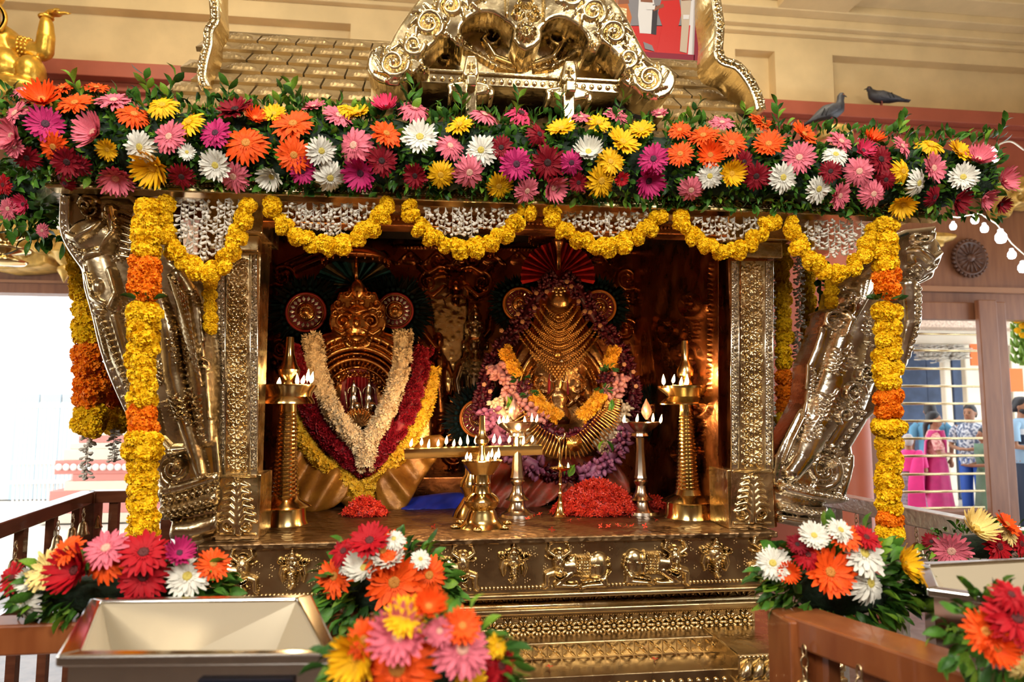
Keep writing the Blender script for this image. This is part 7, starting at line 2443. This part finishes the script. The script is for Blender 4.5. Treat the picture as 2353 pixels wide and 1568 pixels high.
# red pillar with gilded cap behind the shrine
tp = thing('temple_pillar', 'red-painted round pillar with a gilded cushion cap behind the shrine', 'pillar', (dm.x, YPL, 0))
k = sc_at(YPL)
zt_ = P(1917, 291, YPL).z
b = MB(); b.lathe([(42 * k, zt_ - .12), (44 * k, zt_ - .07), (38 * k, zt_ - .03), (26 * k, zt_ - .008), (2 * k, zt_)], (dm.x, YPL, 0), 28); b.build('cushion_cap', CGOLD, tp)
RPIL = mat('salmon_red_paint', (.50, .13, .07), .5, var=.06, vscale=4)
b = MB(); b.lathe([(60 * k, 0), (60 * k, .5), (50 * k, .55), (50 * k, zt_ - .3), (40 * k, zt_ - .12), (38 * k, zt_ - .1)], (dm.x, YPL, 0), 28); b.build('pillar_shaft', RPIL, tp)

# ---- LED bulbs on a wire
wire_pts = [P(2353, 345, 4.2), P(2325, 326, 4.2), P(2300, 330, 4.2), P(2284, 348, 4.2)]
BULBS = [(2282, 358, 24, 4.2, 'glaring white LED bulb at the tip of the flowered eave'), (2190, 520, 13, 4.6, 'small LED bulb under the end of the flowered eave'), (2240, 505, 15, 4.6, 'second LED bulb of the string under the eave end'), (2262, 525, 15, 4.6, 'third LED bulb of the string under the eave end'),
         (2300, 545, 22, 4.6, 'brightest LED bulb of the string by the carved wheel'), (2325, 585, 16, 4.6, 'fifth LED bulb of the string, beyond the carved wheel'), (2350, 615, 18, 4.6, 'last LED bulb of the string at the picture edge')]
for (px, py, r, Y, lab) in BULBS:
    g = thing('led_bulb', lab, 'light', P(px, py, Y), 'LED bulbs by the eave end')
    s_ = sc_at(Y) * r * .75
    b = MB(); b.lathe([(.05 * s_, -1.0 * s_), (.55 * s_, -.85 * s_), (.8 * s_, -.3 * s_), (.75 * s_, .3 * s_), (.4 * s_, .8 * s_)], n=16); b.build('bulb', LEDM, g, world=False)
    b = MB(); b.lathe([(.42 * s_, .78 * s_), (.42 * s_, 1.2 * s_), (.2 * s_, 1.35 * s_)], n=12); b.build('socket', mat('lamp_socket', (.5, .5, .48), .5), g, world=False)
    point_light('bulb_light', P(px, py, Y - .12), 5, (.86, .93, 1), .05)
lw = thing('lamp_wire', 'thin pale wire looping from the glaring bulb to the picture edge', 'wire', wire_pts[0])
b = MB(); b.tube([Vector(p) for p in smooth_path([tuple(p) for p in wire_pts], 5)], .006, 6); b.build('wire_loop', mat('pale_wire', (.45, .38, .28), .6), lw)
lw2 = thing('lamp_wire', 'wire carrying the LED string past the carved wheel', 'wire', P(2190, 505, 4.62))
b = MB(); b.tube([P(2170, 495, 4.62), P(2200, 500, 4.62), P(2250, 490, 4.62), P(2290, 515, 4.62), P(2325, 560, 4.62), P(2370, 600, 4.62)], .005, 6); b.build('wire_run', mat('pale_wire', (.45, .38, .28), .6), lw2)
# green plantain bunch hung in the far doorway
pb = thing('plantain_bunch', 'hanging bunch of green plantains with yellow flowers beyond the window post', 'fruit', P(2346, 730, 6.9))
PLG = mat('plantain_green', (.16, .30, .03), .45, var=.2, vscale=20)
b = MB(); b.tube([P(2350, 640, 6.9), P(2350, 840, 6.9)], .03, 8); b.build('bunch_stalk', PLG, pb)
for j in range(7):
    for i in range(7):
        a = 2 * PI * i / 7 + j * .4
        c = P(2350, 715 + j * 18, 6.9)
        d = Vector((math.cos(a), math.sin(a), 0))
        b = MB(); b.tube([c + d * .02, c + d * .07 + Vector((0, 0, -.04)), c + d * .10 + Vector((0, 0, -.01)), c + d * .11 + Vector((0, 0, .05))], [.014, .024, .022, .006], 8); b.build('plantain', PLG, pb)
for i in range(6):
    mg(pb, P(2338 + (i % 2) * 12, 716 + i * 11, 6.75), .035)

# ---- far buildings outside
EXC = mat('sunlit_cream_plaster', (.82, .76, .62), .8, var=.05, vscale=2)
EXW = mat('sunlit_white_plaster', (.88, .87, .84), .8)
EXP = mat('pink_plaster_band', (.72, .30, .26), .8)
EXB = mat('blue_shutter_paint', (.06, .10, .20), .6, var=.2, vscale=6)
sb = thing('stepped_shrine_base', 'sunlit stepped base with pink and cream bands outside the doorway', 'building', P(230, 1200, 9.5))
def ex(px, Y, py=1000):
    return P(px, py, Y).x
lv = [(100, 1240, 1180, EXC), (120, 1180, 1128, EXP), (150, 1128, 1106, EXC), (166, 1106, 1090, EXP), (122, 1090, 1058, EXP), (138, 1058, 1032, EXC), (150, 1032, 1018, EXC), (168, 1018, 1002, EXP), (178, 1002, 985, EXC), (190, 985, 900, EXW)]
for i, (px, yb_, yt_, m_) in enumerate(lv):
    boxes('base_course', m_, sb, [((ex(px, 9.5 - .02 * i), 9.5, P(200, yb_, 9.5).z if i else 0), (ex(480, 9.5), 11, P(200, yt_, 9.5).z))], .01)
for i in range(10):
    b = MB(); b.ball(P(135 + i * 17, 1074, 9.48), .045, 10, 6, s=(1, .4, 1)); b.build('plaster_boss', EXW, sb)
fn = thing('white_fence', 'pale fence panels hung with garlands far outside the doorway', 'fence', P(90, 1130, 10.5))
for i in range(14):
    x = ex(36 + i * 10, 10.5)
    boxes('fence_bar', EXW, fn, [((x, 10.5, 0), (x + .02, 10.53, P(90, 925, 10.5).z))])
for py in (930, 1060, 1105):
    boxes('fence_rail', EXW, fn, [((ex(30, 10.5), 10.48, P(90, py, 10.5).z - .04), (ex(170, 10.5), 10.55, P(90, py, 10.5).z))])
bw_ = thing('far_building', 'washed-out white building with grey-blue openings beyond the doorway', 'building', P(60, 1200, 12))
boxes('facade', EXW, bw_, [((ex(-200, 12), 12, 0), (ex(520, 12), 12.4, P(100, 880, 12).z))])
for (a, c) in ((30, 86), (94, 136), (142, 168)):
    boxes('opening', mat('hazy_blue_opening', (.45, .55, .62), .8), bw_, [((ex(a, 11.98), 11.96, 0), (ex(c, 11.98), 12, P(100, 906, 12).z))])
# building seen through the barred window
fb = thing('temple_porch', 'cream porch with dark blue doors and hanging jasmine beyond the window', 'building', P(2170, 1170, 10.0))
YB2 = 10.0
boxes('rear_wall', EXC, fb, [((ex(1900, YB2), YB2 + .3, 0), (ex(2700, YB2), YB2 + .5, P(2170, 740, YB2).z))])
boxes('porch_roof', mat('weathered_roof_tile', (.55, .42, .33), .8, var=.3, vscale=30), fb, [((ex(1900, 8.9), 8.9, P(2170, 752, 8.9).z), (ex(2700, 8.9), YB2 + .4, P(2170, 736, 8.9).z))])
boxes('porch_beam', EXC, fb, [((ex(1900, 9.3), 9.3, P(2170, 790, 9.3).z), (ex(2700, 9.3), 9.5, P(2170, 755, 9.3).z))])
for (a, c) in ((2070, 2135), (2135, 2178), (2196, 2222)):
    boxes('blue_door', EXB, fb, [((ex(a, YB2 + .28), YB2 + .26, 0), (ex(c, YB2 + .28), YB2 + .3, P(2170, 792, YB2 + .28).z))], .01)
for (a, c) in ((2178, 2194), (2228, 2262), (2335, 2353)):
    boxes('porch_column', EXC, fb, [((ex(a, 9.5), 9.5, 0), (ex(c, 9.5), 9.6, P(2170, 790, 9.5).z))], .02)
ORC = mat('orange_banner', (.75, .16, .03), .7)
for (a, c, y0, y1) in ((2066, 2090, 790, 820), (2242, 2264, 790, 840), (2326, 2360, 846, 900)):
    bn = tag(boxes('orange_banner', ORC, None, [((ex(a, 9.2), 9.2, P(2170, y1, 9.2).z), (ex(c, 9.2), 9.22, P(2170, y0, 9.2).z))]), {2066: 'orange cloth banner next to the marigold rope in the porch', 2242: 'orange cloth banner by the far porch column', 2326: 'orange cloth banner below the green plantains'}[a], 'banner')
for (a, c, y0, y1, lab) in ((2112, 2158, 792, 838, 'white jasmine tassels hung in the porch by the blue doors'), (2178, 2215, 792, 836, 'white jasmine tassels hung before the cream porch column')):
    g = thing('jasmine_tassels', lab, 'garland', P(a, y0, 9.25))
    for i in range(9):
        o = obj('jasmine_string', random.choice(JS), g, inside([P(a + (c - a) * (i + .5) / 9, y0, 9.25)], g)[0]); o.scale = (7, 7, (y1 - y0) * sc_at(9.25) / .15 * random.uniform(.75, 1))

# ---- people outside the window
SKIN = mat('warm_brown_skin', (.36, .17, .09), .5, var=.06, vscale=8)
HAIR = mat('black_hair', (.012, .011, .014), .5)


def person(lab, px, Y, head_py, face, arms='fold', female=False, outfit=(), hair=HAIR, bun=False):
    """face: heading of the gaze in radians (0 = towards the viewer)"""
    x = P(px, 1000, Y).x
    H = P(px, head_py, Y).z                      # crown height
    g = thing('person', lab, 'person', (x, Y, 0))
    k = H / 1.68
    ca, sa = math.cos(face), math.sin(face)
    def Q(r, f, z):                              # right, forward, up -> local, turned
        return Vector((r * ca + f * sa, r * sa - f * ca, z)) * k
    def V(r, f, z):
        return Q(r, f, z)
    sh = .18 if female else .205
    b = MB()
    def ringset(L, n=16):
        b.loft([(Q(0, f, z), V(rx, 0, 0), V(0, ry, 0)) for (z, rx, ry, f) in L], n)
    ringset([(.86, .155, .11, 0), (.95, .16, .115, 0), (1.06, .135, .10, .0), (1.2, .155, .115, .01), (1.32, sh * .9, .11, 0), (1.39, sh * .75, .085, 0), (1.42, .06, .06, 0), (1.50, .055, .058, .01)])
    ringset([(1.45, .045, .05, .015), (1.48, .058, .07, .025), (1.53, .07, .088, .02), (1.58, .076, .096, .01), (1.63, .072, .092, .0), (1.67, .045, .06, -.005), (1.68, .015, .02, -.005)], 18)
    b.tube([Q(0, .105, 1.575), Q(0, .124, 1.54), Q(0, .10, 1.53)], [.010 * k, .015 * k, .010 * k], 8)
    b.tube([Q(-.02, .092, 1.502), Q(.02, .092, 1.502)], .010 * k, 8)
    for s_ in (-1, 1):
        b.ball(Q(s_ * .078, 0, 1.56), .022 * k, 8, 6, s=(.5, 1, 1.3))
        b.tube([Q(s_ * .09, 0, .90), Q(s_ * .095, .01, .5), Q(s_ * .095, -.01, .28), Q(s_ * .095, -.01, .08)], [.085 * k, .058 * k, .056 * k, .04 * k], 12)
        b.loft([(Q(s_ * .095, -.06, .04), V(.035, 0, 0), Vector((0, 0, .04 * k))), (Q(s_ * .095, .06, .035), V(.042, 0, 0), Vector((0, 0, .032 * k))), (Q(s_ * .097, .17, .02), V(.03, 0, 0), Vector((0, 0, .016 * k)))], 10)
        if arms == 'fold':
            wr = Q(s_ * .04, .26, 1.04)
            el = Q(s_ * (sh + .06), .04, 1.07)
            dirv = Q(-s_ * .35, .75, .1)
        else:
            el = Q(s_ * (sh + .05), -.02, 1.10)
            wr = Q(s_ * (sh + .05), .08, .87)
            dirv = Q(0, .12, -.9)
        b.tube([Q(s_ * sh * .8, 0, 1.36), Q(s_ * (sh + .02), 0, 1.30), el, wr], [.05 * k, .05 * k, .037 * k, .026 * k], 12)
        dirv.normalize()
        side = dirv.cross(Vector((0, 0, 1)))
        side = side.normalized() if side.length > .1 else Q(1, 0, 0).normalized()
        pe = wr + dirv * .085 * k
        b.tube([wr, wr + dirv * .045 * k, pe], [.024 * k, .033 * k, .030 * k], 10, flat=.6)
        for i, (o_, ln) in enumerate(((-.024, .060), (-.008, .074), (.009, .068), (.024, .052))):
            c = pe + side * o_ * k - dirv * .015 * k
            b.tube([c, c + dirv * ln * .55 * k, c + dirv * ln * k + Vector((0, 0, -.018 * k))], [.0095 * k, .009 * k, .007 * k], 6)
        c = wr + dirv * .03 * k - side * .022 * k
        b.tube([c, c + dirv * .03 * k - side * .025 * k, c + dirv * .06 * k - side * .03 * k], [.012 * k, .010 * k, .008 * k], 6)
    remeshed('body', b, SKIN, None, .0115 * k, 2).parent = g
    h = MB()
    h.loft([(Q(0, f, z), V(rx, 0, 0), V(0, ry, 0)) for (z, rx, ry, f) in ((1.50, .062, .05, -.055), (1.55, .084, .075, -.035), (1.60, .086, .095, -.012), (1.65, .078, .092, -.004), (1.69, .05, .062, -.006), (1.70, .015, .02, -.006))], 16)
    if bun:
        h.tube([Q(0, -.07, 1.56), Q(.0, -.11, 1.48), Q(0, -.12, 1.34), Q(0, -.12, 1.2)], [.045 * k, .036 * k, .026 * k, .012 * k], 10)
    h.build('hair', hair, g, world=False)
    for s_ in (-1, 1):
        e = MB(); e.ball(Q(s_ * .03, .094, 1.565), .010 * k, 8, 6); e.build('eye', mat('dark_eye', (.02, .015, .012), .2), g, world=False)
        e = MB(); e.tube([Q(s_ * .012, .100, 1.588), Q(s_ * .048, .088, 1.588)], .004 * k, 5); e.build('eyebrow', HAIR, g, world=False)
    e = MB(); e.tube([Q(-.022, .100, 1.502), Q(0, .106, 1.502), Q(.022, .100, 1.502)], .0055 * k, 6); e.build('mouth', mat('lip_red', (.28, .07, .06), .5), g, world=False)
    for (nm, m_, kind) in outfit:
        c = MB()
        if kind == 'shirt' or kind == 'blouse':
            z0 = .80 if kind == 'shirt' else 1.06
            c.loft([(Q(0, f, z), V(rx, 0, 0), V(0, ry, 0)) for (z, rx, ry, f) in ((z0, .175, .132, 0), (.95 if z0 < .9 else 1.1, .172, .13, 0), (1.2, .172, .132, .01), (1.32, sh * 1.0, .125, 0), (1.39, sh * .82, .10, 0), (1.425, .078, .072, 0))], 18, caps=False)
            for s_ in (-1, 1):
                el = Q(s_ * (sh + .06), .04, 1.07) if arms == 'fold' else Q(s_ * (sh + .05), -.02, 1.10)
                a0 = Q(s_ * sh * .8, 0, 1.36); a1 = Q(s_ * (sh + .02), 0, 1.30)
                c.tube([a0, a1, a1.lerp(el, .75)], [.064 * k, .066 * k, .058 * k], 12, caps=False)
        elif kind == 'trousers':
            c.loft([(Q(0, 0, z), V(rx, 0, 0), V(0, ry, 0)) for (z, rx, ry) in ((.80, .168, .13), (.9, .172, .13), (.98, .165, .12))], 16)
            for s_ in (-1, 1):
                c.tube([Q(s_ * .09, 0, .86), Q(s_ * .095, .01, .5), Q(s_ * .095, 0, .05)], [.098 * k, .080 * k, .072 * k], 14)
        elif kind == 'skirt':
            V0, n = [], 30
            rings = []
            for (z, r) in ((1.04, .15), (.92, .19), (.6, .22), (.3, .26), (.03, .29)):
                rings.append((z, r))
            Vv, Ff = [], []
            for (z, r) in rings:
                for i in range(n):
                    a = 2 * PI * i / n
                    rr_ = r * (1 + .05 * math.sin(9 * a) * (1.04 - z))
                    Vv.append(Q(rr_ * math.cos(a), rr_ * .8 * math.sin(a), z))
            for i in range(len(rings) - 1):
                for j in range(n):
                    Ff.append((i * n + j, i * n + (j + 1) % n, (i + 1) * n + (j + 1) % n, (i + 1) * n + j))
            c.add(Vv, Ff)
        elif kind == 'sash':
            c.loft([(Q(-.15, .02, 1.40), V(.05, 0, 0), V(0, .10, .02)), (Q(-.06, .12, 1.28), V(.07, 0, .05), V(0, .03, 0)), (Q(.06, .125, 1.12), V(.08, 0, .05), V(0, .03, 0)), (Q(.13, .06, 1.0), V(.06, 0, .05), V(0, .09, 0))], 12)
            c.loft([(Q(-.15, .0, 1.41), V(.06, 0, 0), V(0, .08, 0)), (Q(-.14, -.12, 1.25), V(.09, 0, 0), V(0, .02, 0)), (Q(-.1, -.15, .9), V(.12, 0, 0), V(0, .02, 0)), (Q(-.1, -.2, .45), V(.14, 0, 0), V(0, .02, 0))], 12)
        elif kind == 'stripe':
            z0 = 1.16
            c.loft([(Q(0, .008, z), V(rx, 0, 0), V(0, ry, 0)) for (z, rx, ry) in ((1.10, .176, .136), (1.2, .178, .138), (1.22, .178, .138))], 18, caps=False)
        elif kind == 'stripe2':
            c.loft([(Q(0, .006, z), V(rx, 0, 0), V(0, ry, 0)) for (z, rx, ry) in ((1.22, .178, .138), (1.27, .190, .136), (1.29, .196, .134))], 18, caps=False)
        elif kind == 'beard':
            c.loft([(Q(0, .05, 1.455), V(.03, 0, 0), V(0, .04, 0)), (Q(0, .045, 1.48), V(.06, 0, 0), V(0, .062, 0)), (Q(0, .03, 1.51), V(.071, 0, 0), V(0, .073, 0)), (Q(0, .02, 1.54), V(.076, 0, 0), V(0, .07, 0))], 14)
        o = c.build(nm, m_, g, world=False)
    return g


MAG = mat('magenta_sari', (.50, .02, .16), .55, var=.15, vscale=8)
PKF = mat('pink_floral_blouse', (.55, .12, .14), .7, col2=(.80, .50, .44), vscale=30)
HOT = mat('hot_pink_cloth', (.75, .03, .25), .6, var=.1, vscale=6)
CHK = mat('blue_check_shirt', (.10, .13, .22), .7, col2=(.62, .66, .72), vscale=34, detail=0)
JEAN = mat('bright_blue_jeans', (.02, .08, .38), .7)
GRS = mat('sage_green_sari', (.13, .24, .15), .65, var=.12, vscale=8)
BLS = mat('sky_blue_shirt', (.10, .30, .48), .7)
NVY = mat('navy_cloth', (.02, .035, .07), .7)
WHS = mat('white_cloth', (.75, .76, .78), .7)
PLB = mat('pale_blue_polo', (.28, .45, .62), .7)
person('person in sky-blue shirt with dark hair standing behind the magenta sari', 2140, 8.7, 928, 2.6, 'down', False, (('shirt', BLS, 'shirt'), ('trousers', NVY, 'trousers')))
person('person in magenta sari and floral blouse, hands held in front', 2147, 8.0, 948, .95, 'fold', True, (('blouse', PKF, 'blouse'), ('sari_skirt', MAG, 'skirt'), ('sari_drape', MAG, 'sash')), bun=True)
person('person in hot pink garment half hidden by the marigold rope', 2086, 7.6, 1000, 2.4, 'fold', True, (('blouse', HOT, 'blouse'), ('sari_skirt', mat('patterned_grey_cloth', (.2, .16, .2), .7, var=.5, vscale=30), 'skirt'), ('sari_drape', HOT, 'sash')), hair=mat('grey_hair', (.45, .42, .42), .6))
person('person in blue checked shirt and bright jeans, head turned aside', 2232, 8.3, 932, -1.1, 'fold', False, (('shirt', CHK, 'shirt'), ('jeans', JEAN, 'trousers')))
person('person in sage green sari seen at the window post', 2262, 7.8, 985, -2.0, 'fold', True, (('blouse', GRS, 'blouse'), ('sari_skirt', GRS, 'skirt'), ('sari_drape', GRS, 'sash')), bun=True)
person('bearded person in striped polo beyond the window post', 2352, 7.5, 915, .35, 'fold', False, (('polo', PLB, 'shirt'), ('dark_stripe', NVY, 'stripe'), ('white_stripe', WHS, 'stripe2'), ('trousers', NVY, 'trousers'), ('beard', HAIR, 'beard')))
